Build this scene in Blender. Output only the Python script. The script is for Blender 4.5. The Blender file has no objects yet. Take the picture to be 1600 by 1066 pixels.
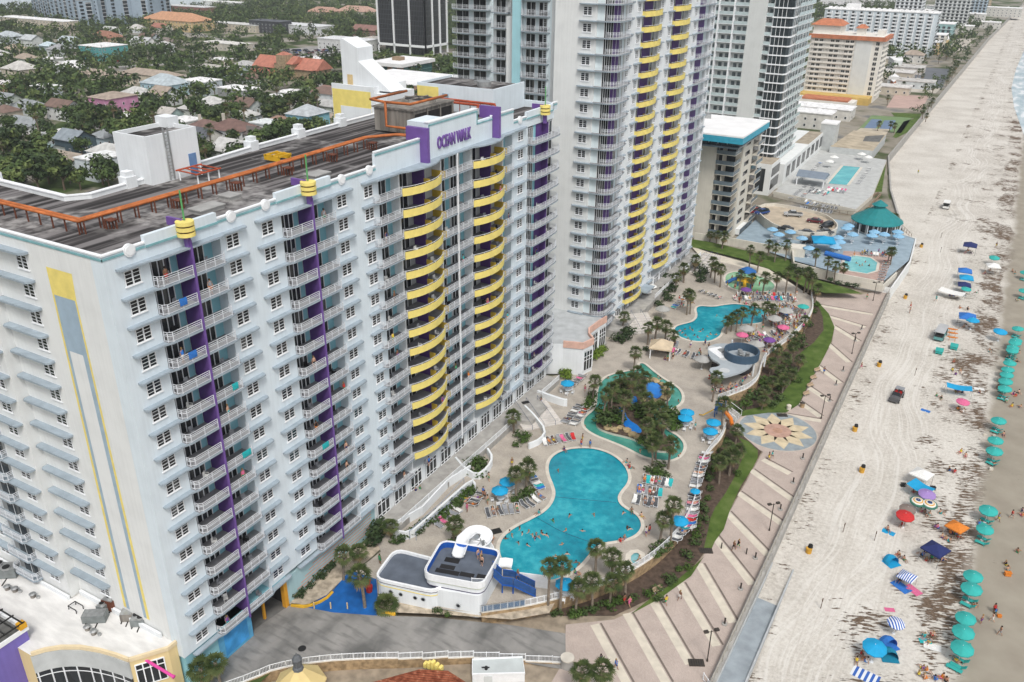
import bpy,math,random,bmesh
from mathutils import Vector,Matrix,geometry,noise
R=math.radians
S=bpy.context.scene
COL=S.collection
# ---------------- camera ----------------
F_,PIT,YAW,ROL=1328.023,.441905,.513881,.010631
fw=Vector((-math.sin(YAW)*math.cos(PIT),math.cos(YAW)*math.cos(PIT),-math.sin(PIT)))
r0=Vector((math.cos(YAW),math.sin(YAW),0));u0=r0 .cross(fw)
rt=math.cos(ROL)*r0+math.sin(ROL)*u0;up=-math.sin(ROL)*r0+math.cos(ROL)*u0
CAM=Vector((66.6548,-43.9114,78.5602))
cam=bpy.data.cameras.new('camera');camo=bpy.data.objects.new('camera',cam);COL.objects.link(camo)
camo.matrix_world=Matrix(((rt.x,up.x,-fw.x,CAM.x),(rt.y,up.y,-fw.y,CAM.y),(rt.z,up.z,-fw.z,CAM.z),(0,0,0,1)))
cam.sensor_width=36;cam.sensor_fit='HORIZONTAL';cam.lens=F_/1600*36;cam.clip_end=6000;cam.clip_start=.5
S.camera=camo
# ---------------- sky, sun, exposure ----------------
SUN_EL,SUN_AZ=R(55),R(138)  # azimuth clockwise from +Y
w=bpy.data.worlds.new('World');S.world=w;w.use_nodes=True
nt=w.node_tree;bg=nt.nodes['Background']
sky=nt.nodes.new('ShaderNodeTexSky');sky.sky_type='NISHITA';sky.sun_disc=False
sky.sun_elevation=SUN_EL;sky.sun_rotation=SUN_AZ;sky.dust_density=4;sky.air_density=1.2;sky.ozone_density=1
hs=nt.nodes.new('ShaderNodeHueSaturation');hs.inputs['Saturation'].default_value=.32
nt.links.new(sky.outputs[0],hs.inputs['Color']);nt.links.new(hs.outputs[0],bg.inputs[0]);bg.inputs[1].default_value=.135
sl=bpy.data.lights.new('sun','SUN');sl.energy=1.5;sl.angle=R(12);sl.color=(1,.955,.89)
so=bpy.data.objects.new('sun',sl);COL.objects.link(so)
sd=Vector((math.sin(SUN_AZ)*math.cos(SUN_EL),math.cos(SUN_AZ)*math.cos(SUN_EL),math.sin(SUN_EL)))
so.rotation_euler=sd.to_track_quat('Z','Y').to_euler();so.location=(200,-100,300)
S.view_settings.view_transform='Standard';S.view_settings.look='None';S.view_settings.exposure=.2;S.view_settings.gamma=1
S.cycles.max_bounces=5;S.cycles.diffuse_bounces=3;S.cycles.glossy_bounces=2;S.cycles.transparent_max_bounces=6
S.cycles.caustics_reflective=False;S.cycles.caustics_refractive=False
random.seed(7)
# ---------------- helpers ----------------
def G(px,py,z=0.):
 """ground point seen at a photo position (survey of the photograph)"""
 d=fw*F_+rt*(px-800)+up*(533-py)
 return CAM+d*((z-CAM.z)/d.z)
def sees(x,y,z=3):
 d=Vector((x,y,z))-CAM;w_=d.dot(fw);return 800+F_*d.dot(rt)/w_,533-F_*d.dot(up)/w_
def GP(s,z):
 v=[float(t)for t in s.replace(',',' ').split()]
 return[tuple(G(v[i],v[i+1],z)[:2])for i in range(0,len(v),2)]
class MB:
 def __init__(s):s.v=[];s.f=[];s.m=[]
 def face(s,pts,m=0):
  b=len(s.v);s.v+=[tuple(p)for p in pts];s.f.append(tuple(range(b,b+len(pts))));s.m.append(m)
 def box(s,x0,y0,z0,x1,y1,z1,m=0,mt=None):
  s.obox((x0+x1)/2,(y0+y1)/2,z0,x1-x0,y1-y0,z1-z0,0,m,mt)
 def obox(s,cx,cy,z0,lx,ly,h,a=0,m=0,mt=None,taper=1):
  b=len(s.v);c,n=math.cos(a),math.sin(a)
  for k,zz in((1,z0),(taper,z0+h)):
   for sx,sy in((-1,-1),(1,-1),(1,1),(-1,1)):
    X,Y=sx*lx/2*k,sy*ly/2*k;s.v.append((cx+X*c-Y*n,cy+X*n+Y*c,zz))
  for i,q in enumerate(((3,2,1,0),(4,5,6,7),(0,1,5,4),(1,2,6,5),(2,3,7,6),(3,0,4,7))):
   s.f.append(tuple(b+j for j in q));s.m.append(mt if(i==1 and mt is not None)else m)
 def prism(s,poly,z0,z1,m=0,mt=None,bottom=True):
  if sum(poly[i-1][0]*poly[i][1]-poly[i][0]*poly[i-1][1]for i in range(len(poly)))<0:poly=poly[::-1]
  n=len(poly);b=len(s.v)
  s.v+=[(p[0],p[1],z0)for p in poly]+[(p[0],p[1],z1)for p in poly]
  for i in range(n):
   j=(i+1)%n;s.f.append((b+i,b+j,b+n+j,b+n+i));s.m.append(m)
  s.f.append(tuple(range(b+n,b+2*n)));s.m.append(m if mt is None else mt)
  if bottom:s.f.append(tuple(range(b+n-1,b-1,-1)));s.m.append(m)
 def sheet(s,poly,z,m=0,holes=()):
  loops=[[Vector((p[0],p[1],0))for p in q]for q in[poly,*holes]]
  flat=[p for q in loops for p in q];b=len(s.v);s.v+=[(p.x,p.y,z)for p in flat]
  for t in geometry.tessellate_polygon(loops):
   a,c,d=(flat[i]for i in t)
   if(c-a).cross(d-a).z<0:t=t[::-1]
   s.f.append(tuple(b+i for i in t));s.m.append(m)
 def wall(s,path,z0,z1,t,m=0,mt=None,close=False):
  """upright wall of thickness t along a 2D path; z0/z1 may be numbers"""
  P=[Vector(p[:2])for p in path];n=len(P);L=[];Rr=[]
  for i in range(n):
   a=P[i-1]if(i or close)else P[i];c=P[(i+1)%n]if(i<n-1 or close)else P[i]
   d=(c-a).normalized();nn=Vector((-d.y,d.x))*t/2;L.append(P[i]+nn);Rr.append(P[i]-nn)
  b=len(s.v)
  for p,q in zip(L,Rr):s.v+=[(p.x,p.y,z0),(p.x,p.y,z1),(q.x,q.y,z0),(q.x,q.y,z1)]
  for i in range(n if close else n-1):
   a=b+4*i;c=b+4*((i+1)%n)
   for q,mm in(((a,a+1,c+1,c),m),((a+2,c+2,c+3,a+3),m),((a+1,a+3,c+3,c+1),m if mt is None else mt)):
    s.f.append(q);s.m.append(mm)
  if not close:
   s.f.append((b,b+2,b+3,b+1));s.m.append(m);e=b+4*(n-1);s.f.append((e,e+1,e+3,e+2));s.m.append(m)
 def strip(s,path,z,wd,m=0,close=False):
  P=[Vector(p[:2])for p in path];n=len(P);b=len(s.v)
  for i in range(n):
   a=P[i-1]if(i or close)else P[i];c=P[(i+1)%n]if(i<n-1 or close)else P[i]
   d=(c-a).normalized();nn=Vector((-d.y,d.x))*wd/2
   s.v+=[(P[i].x-nn.x,P[i].y-nn.y,z),(P[i].x+nn.x,P[i].y+nn.y,z)]
  for i in range(n if close else n-1):
   a=b+2*i;c=b+2*((i+1)%n);s.f.append((a,c,c+1,a+1));s.m.append(m)
 def tube(s,pts,r,n=6,m=0,r1=None,cap=True):
  P=[Vector(p)for p in pts];b=len(s.v);k=len(P)
  for i,p in enumerate(P):
   d=(P[min(i+1,k-1)]-P[max(i-1,0)]).normalized()
   a=d.cross(Vector((0,0,1))if abs(d.z)<.95 else Vector((1,0,0))).normalized();c=d.cross(a)
   rr=r if r1 is None else r+(r1-r)*i/(k-1)
   for j in range(n):
    t=2*math.pi*j/n;q=p+(a*math.cos(t)+c*math.sin(t))*rr;s.v.append(tuple(q))
  for i in range(k-1):
   for j in range(n):
    j2=(j+1)%n;s.f.append((b+i*n+j,b+i*n+j2,b+(i+1)*n+j2,b+(i+1)*n+j));s.m.append(m)
  if cap:
   s.f.append(tuple(b+j for j in range(n))[::-1]);s.m.append(m)
   s.f.append(tuple(b+(k-1)*n+j for j in range(n)));s.m.append(m)
 def cyl(s,x,y,z0,z1,r,r1=None,n=12,m=0,mt=None):
  r1=r if r1 is None else r1;b=len(s.v)
  for zz,rr in((z0,r),(z1,max(r1,.001))):
   s.v+=[(x+rr*math.cos(2*math.pi*j/n),y+rr*math.sin(2*math.pi*j/n),zz)for j in range(n)]
  for j in range(n):
   k=(j+1)%n;s.f.append((b+j,b+k,b+n+k,b+n+j));s.m.append(m)
  s.f.append(tuple(range(b+n,b+2*n)));s.m.append(m if mt is None else mt)
  s.f.append(tuple(range(b+n-1,b-1,-1)));s.m.append(m)
 def dome(s,x,y,prof,n=12,m=0,alt=None):
  """lathe: prof = [(r,z)...]"""
  b=len(s.v);k=len(prof)
  for r,z in prof:s.v+=[(x+r*math.cos(2*math.pi*j/n),y+r*math.sin(2*math.pi*j/n),z)for j in range(n)]
  for i in range(k-1):
   for j in range(n):
    q=(j+1)%n;s.f.append((b+i*n+j,b+i*n+q,b+(i+1)*n+q,b+(i+1)*n+j));s.m.append(m if alt is None or j%2 else alt)
  if prof[-1][0]>.01:s.f.append(tuple(b+(k-1)*n+j for j in range(n)));s.m.append(m)
  if prof[0][0]>.01:s.f.append(tuple(b+j for j in range(n))[::-1]);s.m.append(m)
 def mesh(s,name,mats,smooth=False,off=(0,0,0),rz=0):
  me=bpy.data.meshes.new(name);v=s.v
  if any(off)or rz:
   c,n=math.cos(-rz),math.sin(-rz)
   v=[((p[0]-off[0])*c-(p[1]-off[1])*n,(p[0]-off[0])*n+(p[1]-off[1])*c,p[2]-off[2])for p in v]
  me.from_pydata(v,[],s.f)
  for m in mats:me.materials.append(m)
  me.polygons.foreach_set('material_index',s.m)
  if smooth:me.polygons.foreach_set('use_smooth',[True]*len(s.f))
  me.validate();me.update();return me
 def build(s,name,mats,parent=None,smooth=False,loc=None):
  """link as one object; world coordinates are kept, the origin goes to the parent's base or to loc"""
  mats=mats if isinstance(mats,(list,tuple))else[mats]
  base=Vector(loc)if loc is not None else(wloc(parent)if parent else Vector((0,0,0)))
  o=bpy.data.objects.new(name,s.mesh(name,mats,smooth,tuple(base)))
  COL.objects.link(o)
  if parent:o.parent=parent;o.location=base-wloc(parent)
  else:o.location=base
  return o
def wloc(o):
 v=Vector((0,0,0))
 while o:v=v+o.location;o=o.parent
 return v
def tag(o,label=None,cat=None,group=None,kind=None):
 if label:o['label']=label
 if cat:o['category']=cat
 if group:o['group']=group
 if kind:o['kind']=kind
 return o
def thing(name,label,cat,loc=(0,0,0),rz=0,group=None):
 o=bpy.data.objects.new(name,None);COL.objects.link(o);o.location=loc;o.rotation_euler=(0,0,rz);o.empty_display_size=.2
 return tag(o,label,cat,group)
def inst(name,me,loc,rz=0,parent=None,sc=1):
 """object using shared mesh data; loc is in world coordinates"""
 o=bpy.data.objects.new(name,me);COL.objects.link(o)
 o.location=Vector(loc)-(wloc(parent)if parent else Vector((0,0,0)));o.rotation_euler=(0,0,rz);o.parent=parent
 if sc!=1:o.scale=(sc,sc,sc)if isinstance(sc,(int,float))else sc
 return o
KIDS={}
def kids(r):
 if r.name not in KIDS:KIDS[r.name]=[c for c in r.children]
 return KIDS[r.name]
def dup(root,loc,rz=0,label=None,cat=None,group=None,sc=1,mats=None):
 r=root.copy();COL.objects.link(r);r.location=loc;r.rotation_euler=(0,0,rz)
 r.scale=(sc,sc,sc)if isinstance(sc,(int,float))else sc
 tag(r,label,cat,group)
 for ch in kids(root):
  c=ch.copy();COL.objects.link(c);c.parent=r
  if mats and ch.get('tint')in mats:
   c.material_slots[0].link='OBJECT';c.material_slots[0].material=mats[ch['tint']]
  for g in kids(ch):
   d=g.copy();COL.objects.link(d);d.parent=c
   if mats and g.get('tint')in mats:
    d.material_slots[0].link='OBJECT';d.material_slots[0].material=mats[g['tint']]
 return r
PROTOS=[]
def proto(o):
 PROTOS.append(o);return o
def drop_protos():
 for o in PROTOS:
  for ch in list(o.children):
   for g in list(ch.children):bpy.data.objects.remove(g)
   bpy.data.objects.remove(ch)
  bpy.data.objects.remove(o)
ORD='nearest second third fourth fifth sixth seventh eighth ninth tenth eleventh twelfth thirteenth fourteenth fifteenth sixteenth seventeenth eighteenth nineteenth twentieth'.split()
def ordn(i):
 w='first second third fourth fifth sixth seventh eighth ninth tenth eleventh twelfth thirteenth fourteenth fifteenth sixteenth seventeenth eighteenth nineteenth twentieth'.split()
 if i<20:return w[i]
 k=i+1;return '%d%s'%(k,'th' if k%100 in(11,12,13)else{1:'st',2:'nd',3:'rd'}.get(k%10,'th'))
 # ---------------- materials ----------------
def mat(name,c,rough=.7,var=.12,sc=1.2,bump=0,metal=0,spec=.3,c2=None,coord='Object',det=4,stretch=None,bsc=None):
 m=bpy.data.materials.new(name);m.use_nodes=True;t=m.node_tree;b=t.nodes['Principled BSDF']
 b.inputs['Roughness'].default_value=rough;b.inputs['Metallic'].default_value=metal;b.inputs['Specular IOR Level'].default_value=spec
 m.diffuse_color=(*c,1)
 if var or c2:
  tc=t.nodes.new('ShaderNodeTexCoord');mp=t.nodes.new('ShaderNodeMapping');n=t.nodes.new('ShaderNodeTexNoise')
  n.inputs['Scale'].default_value=sc;n.inputs['Detail'].default_value=det
  if stretch:mp.inputs['Scale'].default_value=stretch
  t.links.new(tc.outputs[coord],mp.inputs[0]);t.links.new(mp.outputs[0],n.inputs[0])
  r=t.nodes.new('ShaderNodeValToRGB');r.color_ramp.elements[0].position=.32;r.color_ramp.elements[1].position=.68
  a=tuple(x*(1-var)for x in c)if not c2 else c
  d=tuple(min(1,x*(1+var))for x in c)if not c2 else c2
  r.color_ramp.elements[0].color=(*a,1);r.color_ramp.elements[1].color=(*d,1)
  t.links.new(n.outputs[0],r.inputs[0]);t.links.new(r.outputs[0],b.inputs['Base Color'])
  if bump:
   n2=n
   if bsc:
    n2=t.nodes.new('ShaderNodeTexNoise');n2 .inputs['Scale'].default_value=bsc;t.links.new(mp.outputs[0],n2 .inputs[0])
   bp=t.nodes.new('ShaderNodeBump');bp.inputs['Strength'].default_value=bump;bp.inputs['Distance'].default_value=.1
   t.links.new(n2 .outputs[0],bp.inputs['Height']);t.links.new(bp.outputs[0],b.inputs['Normal'])
 else:b.inputs['Base Color'].default_value=(*c,1)
 return m
class NB:
 """small node-building shorthand for the special materials"""
 def __init__(s,name,rough=.8,spec=.2):
  s.m=bpy.data.materials.new(name);s.m.use_nodes=True;s.t=s.m.node_tree;s.b=s.t.nodes['Principled BSDF']
  s.b.inputs['Roughness'].default_value=rough;s.b.inputs['Specular IOR Level'].default_value=spec
  s.co=s.t.nodes.new('ShaderNodeTexCoord').outputs['Object']
 def lk(s,a,b):s.t.links.new(a,b)
 def map(s,scale=(1,1,1),rot=(0,0,0),loc=(0,0,0)):
  n=s.t.nodes.new('ShaderNodeMapping');n.inputs['Scale'].default_value=scale;n.inputs['Rotation'].default_value=rot;n.inputs['Location'].default_value=loc
  s.lk(s.co,n.inputs[0]);return n.outputs[0]
 def turn(s,ang,scale):
  n=s.t.nodes.new('ShaderNodeMapping');n.vector_type='TEXTURE';n.inputs['Rotation'].default_value=(0,0,ang);n.inputs['Scale'].default_value=scale;s.lk(s.co,n.inputs[0]);return n.outputs[0]
 def noise(s,sc,det=4,vec=None,rough=.5):
  n=s.t.nodes.new('ShaderNodeTexNoise');n.inputs['Scale'].default_value=sc;n.inputs['Detail'].default_value=det;n.inputs['Roughness'].default_value=rough
  s.lk(vec or s.co,n.inputs[0]);return n.outputs[0]
 def ramp(s,f,stops):
  r=s.t.nodes.new('ShaderNodeValToRGB');e=r.color_ramp.elements
  while len(e)<len(stops):e.new(.5)
  for k,(p,c)in enumerate(stops):
   e[k].position=p;e[k].color=(*c,1)if isinstance(c,tuple)else(c,c,c,1)
  s.lk(f,r.inputs[0]);return r.outputs[0]
 def math(s,op,a,b=0.):
  n=s.t.nodes.new('ShaderNodeMath');n.operation=op
  for i,x in enumerate((a,b)):
   if isinstance(x,(int,float)):n.inputs[i].default_value=x
   else:s.lk(x,n.inputs[i])
  return n.outputs[0]
 def mix(s,f,a,b,mode='MIX'):
  n=s.t.nodes.new('ShaderNodeMix');n.data_type='RGBA';n.blend_type=mode
  for i,x in((0,f),(6,a),(7,b)):
   if isinstance(x,(int,float)):n.inputs[i].default_value=x
   elif isinstance(x,tuple):n.inputs[i].default_value=(*x,1)
   else:s.lk(x,n.inputs[i])
  return n.outputs[2]
 def xyz(s,vec=None):
  n=s.t.nodes.new('ShaderNodeSeparateXYZ');s.lk(vec or s.co,n.inputs[0]);return n.outputs
 def col(s,c):s.lk(c,s.b.inputs['Base Color'])
 def bump(s,h,st=.3,d=.1):
  n=s.t.nodes.new('ShaderNodeBump');n.inputs['Strength'].default_value=st;n.inputs['Distance'].default_value=d
  s.lk(h,n.inputs['Height']);s.lk(n.outputs[0],s.b.inputs['Normal'])
def stucco(name,c,streak=.12):
 n=NB(name,.85,.15)
 a=n.noise(.35,5);b=n.noise(1.0,4,n.map((2.8,2.8,.10)))
 k=n.math('ADD',n.math('MULTIPLY',a,.6),n.math('MULTIPLY',b,.4))
 lo=tuple(x*(1-streak)for x in c);hi=tuple(min(1,x*(1+streak*.35))for x in c)
 n.col(n.ramp(k,[(.36,lo),(.56,hi)]));n.bump(n.noise(6,3),.12,.03);return n.m
WHITE=stucco('white_stucco',(.74,.77,.79),.07);WHITE2=stucco('warm_white_stucco',(.72,.735,.73),.07);BWHITE=stucco('bluish_white_stucco',(.66,.735,.785),.07)
TRIM=mat('white_paint',(.82,.84,.86),.5,.05,2)
LEDGE=mat('ledge_paint',(.31,.37,.42),.7,.12,.8);TEAL=mat('teal_coping',(.20,.40,.43),.6,.15,1)
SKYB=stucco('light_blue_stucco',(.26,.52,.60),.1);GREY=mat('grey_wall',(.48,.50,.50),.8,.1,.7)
YEL=mat('yellow_stucco',(.80,.66,.20),.7,.08,.9);YEL2=mat('mustard',(.55,.38,.05),.7,.1,1)
PUR=mat('purple_paint',(.10,.05,.20),.6,.12,1);PUR2=mat('bright_purple_paint',(.16,.085,.31),.5,.08,1)
def glass(name,dark,pale,sc=.55):
# dark panes, some with pale curtains behind; the pattern differs from one window to the next
 n=NB(name,.1,.5);oi=n.t.nodes.new('ShaderNodeObjectInfo');v=n.t.nodes.new('ShaderNodeVectorMath');v.operation='MULTIPLY_ADD';v.inputs[1].default_value=(1,1,.12)
 cb=n.t.nodes.new('ShaderNodeCombineXYZ')
 for i in range(3):n.lk(n.math('MULTIPLY',oi.outputs['Random'],37.),cb.inputs[i])
 n.lk(n.co,v.inputs[0]);n.lk(cb.outputs[0],v.inputs[2]);n.col(n.ramp(n.noise(sc,2,v.outputs[0]),[(.40,dark),(.58,tuple(x*1.7 for x in dark)),(.64,pale)]));return n.m
GLASS=glass('dark_glass',(.014,.017,.020),(.085,.09,.09));GLASS2=glass('balcony_door_glass',(.018,.021,.024),(.11,.11,.105),.7)
RAIL=mat('railing_paint',(.70,.73,.77),.45,.05,3);FLOORG=mat('balcony_floor',(.22,.22,.23),.8,.15,1)
PANEL=mat('railing_panel',(.46,.50,.54),.6,.08,2)
BLACK=mat('black_metal',(.02,.02,.02),.5,.2,3);METAL=mat('galvanised_metal',(.42,.43,.43),.4,.2,2,metal=.6)
CONC=mat('concrete',(.36,.35,.33),.9,.18,.8,bump=.15);DCONC=mat('dark_concrete',(.13,.13,.125),.9,.3,.5,bump=.2)
def plain(name,*c,r=.65,v=.12):return mat(name,tuple(c),r,v,2)
GRN=plain('green_paint',.10,.33,.12);BROWN=plain('brown_paint',.09,.05,.03);CREAM=plain('cream_paint',.62,.47,.25)
# ---------------- ground, beach, sea ----------------
def structure(mb,name,m,loc=None,smooth=False):
 return tag(mb.build(name,m,smooth=smooth),kind='structure')
n=NB('sand',.95,.1)
X,Y,Z=n.xyz()
fine=n.noise(2.2,6,rough=.65);broad=n.noise(.09,4)
dry=n.ramp(n.math('ADD',n.math('MULTIPLY',fine,.6),n.math('MULTIPLY',broad,.4)),[(.38,(.44,.41,.365)),(.5,(.57,.54,.49)),(.62,(.65,.625,.575))])
def window(n,X,a,b,c,d):
 u=n.t.nodes.new('ShaderNodeMapRange');u.interpolation_type='SMOOTHSTEP';n.lk(X,u.inputs[0]);u.inputs[1].default_value=a;u.inputs[2].default_value=b
 v=n.t.nodes.new('ShaderNodeMapRange');v.interpolation_type='SMOOTHSTEP';n.lk(X,v.inputs[0]);v.inputs[1].default_value=c;v.inputs[2].default_value=d
 return n.math('MULTIPLY',u.outputs[0],n.math('SUBTRACT',1.,v.outputs[0]))
wob=n.math('ADD',X,n.math('MULTIPLY',n.math('SUBTRACT',n.noise(.035,3),.5),9.))
cbx=n.t.nodes.new('ShaderNodeCombineXYZ');n.lk(n.math('MULTIPLY',n.math('ADD',X,n.math('MULTIPLY',n.math('SUBTRACT',n.noise(.018,2),.5),22.)),1.5),cbx.inputs[0]);n.lk(n.math('MULTIPLY',Y,.02),cbx.inputs[1])
rutn=n.noise(1,5,cbx.outputs[0],.6)
ruts=n.math('MULTIPLY',n.ramp(rutn,[(.5,0.),(.58,1.)]),window(n,wob,55,58,64,68))
sand=n.mix(n.math('MULTIPLY',ruts,.55),dry,(.69,.67,.63))
rut2=n.math('MULTIPLY',n.ramp(n.noise(1,4,n.map((2.6,.025,1),(0,0,R(4)))),[(.40,1.),(.46,0.)]),window(n,wob,54,57,67,71))
sand=n.mix(n.math('MULTIPLY',rut2,.35),sand,(.47,.43,.38))
wetm=n.t.nodes.new('ShaderNodeMapRange');wetm.interpolation_type='SMOOTHSTEP';n.lk(n.math('ADD',X,n.math('MULTIPLY',n.math('SUBTRACT',n.noise(.12,4),.5),4.)),wetm.inputs[0]);wetm.inputs[1].default_value=75.6;wetm.inputs[2].default_value=78.2
wet=n.ramp(n.noise(.25,5),[(.3,(.275,.245,.20)),(.7,(.335,.305,.25))])
sand=n.mix(wetm.outputs[0],sand,wet)
wv=n.turn(R(24),(2.3,.62,1))
weed=n.noise(1.6,7,wv,.62);patch=n.noise(.16,4)
belt=n.math('MAXIMUM',window(n,wob,69.5,73,76.5,78),n.math('MULTIPLY',window(n,wob,62,67,72,75),.6))
belt=n.math('MAXIMUM',belt,n.math('MULTIPLY',window(n,X,51.4,52.2,53.4,57),.62))
far=n.t.nodes.new('ShaderNodeMapRange');n.lk(Y,far.inputs[0]);far.inputs[1].default_value=150;far.inputs[2].default_value=260;far.inputs[3].default_value=0;far.inputs[4].default_value=.38
belt=n.math('MAXIMUM',belt,n.math('MULTIPLY',window(n,X,50,60,74,79),far.outputs[0]))
amt=n.math('ADD',n.math('MULTIPLY',weed,.75),n.math('MULTIPLY',n.math('ADD',n.math('MULTIPLY',patch,.62),n.math('MULTIPLY',belt,.19)),1.))
wm=n.ramp(amt,[(.872,0.),(.912,1.)])
weedc=n.ramp(n.noise(3,3),[(.3,(.095,.065,.045)),(.7,(.20,.15,.11))])
n.col(n.mix(n.math('MULTIPLY',wm,n.math('SUBTRACT',1.,n.math('MULTIPLY',wetm.outputs[0],.8))),sand,weedc))
hgt=n.math('ADD',n.math('MULTIPLY',fine,n.math('SUBTRACT',1.,wetm.outputs[0])),n.math('MULTIPLY',wm,.5))
n.bump(hgt,.8,.15)
SAND=n.m
b=MB()
xs=[30+2.5*i for i in range(28)]+[100+10*i for i in range(12)];ys=[-60+8*i for i in range(50)]+[340+60*i for i in range(50)]
for yy in ys:
 for xx in xs:b.v.append((xx,yy,-2.95-max(0,xx-54)*.006-max(0,xx-80)*.02+.05*noise.noise((xx*.15,yy*.15,0))))
nx=len(xs)
for j in range(len(ys)-1):
 for i in range(nx-1):b.f.append((j*nx+i,j*nx+i+1,(j+1)*nx+i+1,(j+1)*nx+i));b.m.append(0)
structure(b,'beach',[SAND],smooth=True)
n=NB('sea_water',.25,.5)
n.col(n.ramp(n.noise(.25,5,n.map((1,.25,1))),[(.35,(.36,.47,.52)),(.55,(.55,.64,.68)),(.62,(.80,.83,.84))]));n.bump(n.noise(.8,3),.3,.3)  # pale tones put foam and surface glare into the water's colour
b=MB();b.sheet([(120,250),(92,330),(80,395),(77,428),(73.8,470),(70.5,513),(67,590),(67,690),(69.5,836),(72,1000),(84,1500),(120,3000),(600,3000),(600,250)],-2.99);structure(b,'sea',n.m)
n=NB('inland_ground',.95,.1)
n.col(n.ramp(n.noise(.035,6),[(.36,(.045,.075,.02)),(.47,(.07,.10,.035)),(.53,(.24,.22,.18)),(.64,(.33,.31,.28))]));LAND=n.m
b=MB()
b.sheet([(-3500,-400),(5.9,-400),(5.9,176),(43,176),(49,190),(48,226),(38,275),(29.7,330),(30.6,390),(33,530),(36,708),(39,904),(45,1100),(56,1506),(90,3300),(-3500,3300)],-.06)
structure(b,'ground',LAND)
RIVER=mat('river_water',(.52,.58,.62),.25,.06,.02)
b=MB();b.sheet(GP('-300,30 0,17 60,9 210,17 275,20 300,14 345,10 352,-6 300,-40 -400,-60',0),-.02);structure(b,'river',RIVER)
b=MB();b.sheet(GP('1380,-3 1600,0 1590,-20 1400,-24',0),-.02);structure(b,'far_water',RIVER)
ASPH=mat('asphalt',(.15,.15,.15),.9,.25,.3);ROADC=mat('pale_street',(.30,.29,.28),.9,.15,.2)
b=MB()
for p,wd in(('60,480 -200,700',9),('-20,226 240,184 420,150 560,122 735,92',9),('-20,112 200,104 470,84 600,72',9),('175,178 235,197 330,232',6),('740,112 700,90 640,50 610,36',8),('0,60 300,52 420,78',7)):
 b.strip(GP(p,0),-.045,wd)
b.sheet(GP('425,97 520,92 545,78 520,70 430,78',0),-.05);b.sheet(GP('668,122 735,108 735,92 690,98',0),-.05)
structure(b,'street',ROADC)
b=MB();b.sheet([(5.9,229),(-60,229),(-60,1100),(40,1100),(38.6,904),(35.6,708),(32.6,530),(30.2,390),(29.3,330),(37,275),(46,229)],-.03)
n=NB('coastal_lots',.95,.1);n.col(n.ramp(n.noise(.06,6,n.map((1,.8,1))),[(.36,(.07,.09,.04)),(.45,(.22,.20,.16)),(.55,(.30,.275,.23)),(.66,(.15,.15,.15))]));structure(b,'coastal_ground',n.m)
# driveway and promenade (the promenade lies 1.3 m lower and the drive slopes down to it)
n=NB('drive_concrete',.9,.15)
st=n.ramp(n.noise(.28,5,n.map((1,.55,1),(0,0,R(25)))),[(.33,(.13,.13,.125)),(.5,(.24,.235,.225)),(.68,(.31,.30,.285))])
n.col(n.mix(n.ramp(n.noise(.9,6,n.map((.35,1.6,1),(0,0,R(30)))),[(.5,0.),(.72,.6)]),st,(.10,.10,.098)));n.bump(n.noise(5,4),.2,.02);DRIVE=n.m
def slope(x):return-1.296*max(0,min(1,(x-17)/16))
b=MB();NXS=12
edgeN=GP('330,1062 372,1010 385,992 449,948 455,945 505,948 560,958 600,962 690,965 800,970 884,978',0)
edgeS=GP('250,1180 330,1085 398,1060 430,1046 500,1034 570,1030 640,1029 720,1022 800,1022 885,1034',0)
def samp(path,t):
 L=[0]
 for p,q in zip(path,path[1:]):L.append(L[-1]+(Vector(q)-Vector(p)).length)
 d=t*L[-1]
 for i in range(len(path)-1):
  if d<=L[i+1]or i==len(path)-2:return Vector(path[i]).lerp(Vector(path[i+1]),(d-L[i])/(L[i+1]-L[i]))
for i in range(40):
 for k in range(6):
  p=samp(edgeN,i/39).lerp(samp(edgeS,i/39),k/5);b.v.append((p.x,p.y,slope(p.x)+.004))
for i in range(39):
 for k in range(5):a=i*6+k;b.f.append((a,a+1,a+7,a+6));b.m.append(0)
structure(b,'driveway',DRIVE)
n=NB('pink_pavers',.9,.1)
vor=n.noise(.5,5)
br=n.t.nodes.new('ShaderNodeTexBrick');n.lk(n.map((1,1,1),(0,0,R(45))),br.inputs[0]);br.inputs['Scale'].default_value=2.2
br.inputs['Color1'].default_value=(.52,.44,.39,1);br.inputs['Color2'].default_value=(.465,.385,.34,1);br.inputs['Mortar'].default_value=(.36,.31,.285,1);br.inputs['Mortar Size'].default_value=.012
n.col(n.mix(.55,br.outputs[0],n.ramp(vor,[(.35,(.80,.80,.80)),(.65,(1.,1.,1.))]),'MULTIPLY'));PINK=n.m
BEIGE=mat('beige_paver_band',(.60,.55,.46),.9,.1,.8);DARKL=mat('dark_paver_line',(.17,.14,.12),.9,.15,1)
b=MB();b.sheet([(5.9,-80),(5.9,176),(51.2,176),(51.2,-80)],-1.42);structure(b,'lower_ground',mat('packed_soil',(.30,.25,.19),.95,.25,.8))
PROM=GP('884,976 960,968 1020,940 1080,895 1105,860 1140,800 1178,731 1192,706 1165,690 1145,668 1150,652 1200,645 1228,645 1250,628 1300,535 1304,511 1294,490 1272,465 1282,456 1345,461 1372,455',-1.3)
b=MB();b.sheet(PROM+[(51.2,176),(51.2,-30),(36,0),(34.5,27)],-1.3)
structure(b,'promenade',PINK)
b=MB()
bands='937,974 995,1078 987,957 1050,1066 1027,936 1086,1036 1069,910 1128,1008 1099,880 1153,972 1121,835 1182,912 1141,799 1206,866 1158,768 1229,818 1178,733 1247,782 1196,716 1238,738 1229,646 1283,655 1250,625 1286,650 1264,602 1301,627 1281,571 1317,598 1297,536 1331,566 1304,508 1345,533 1297,493 1354,510 1282,476 1364,490'.split()
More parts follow.
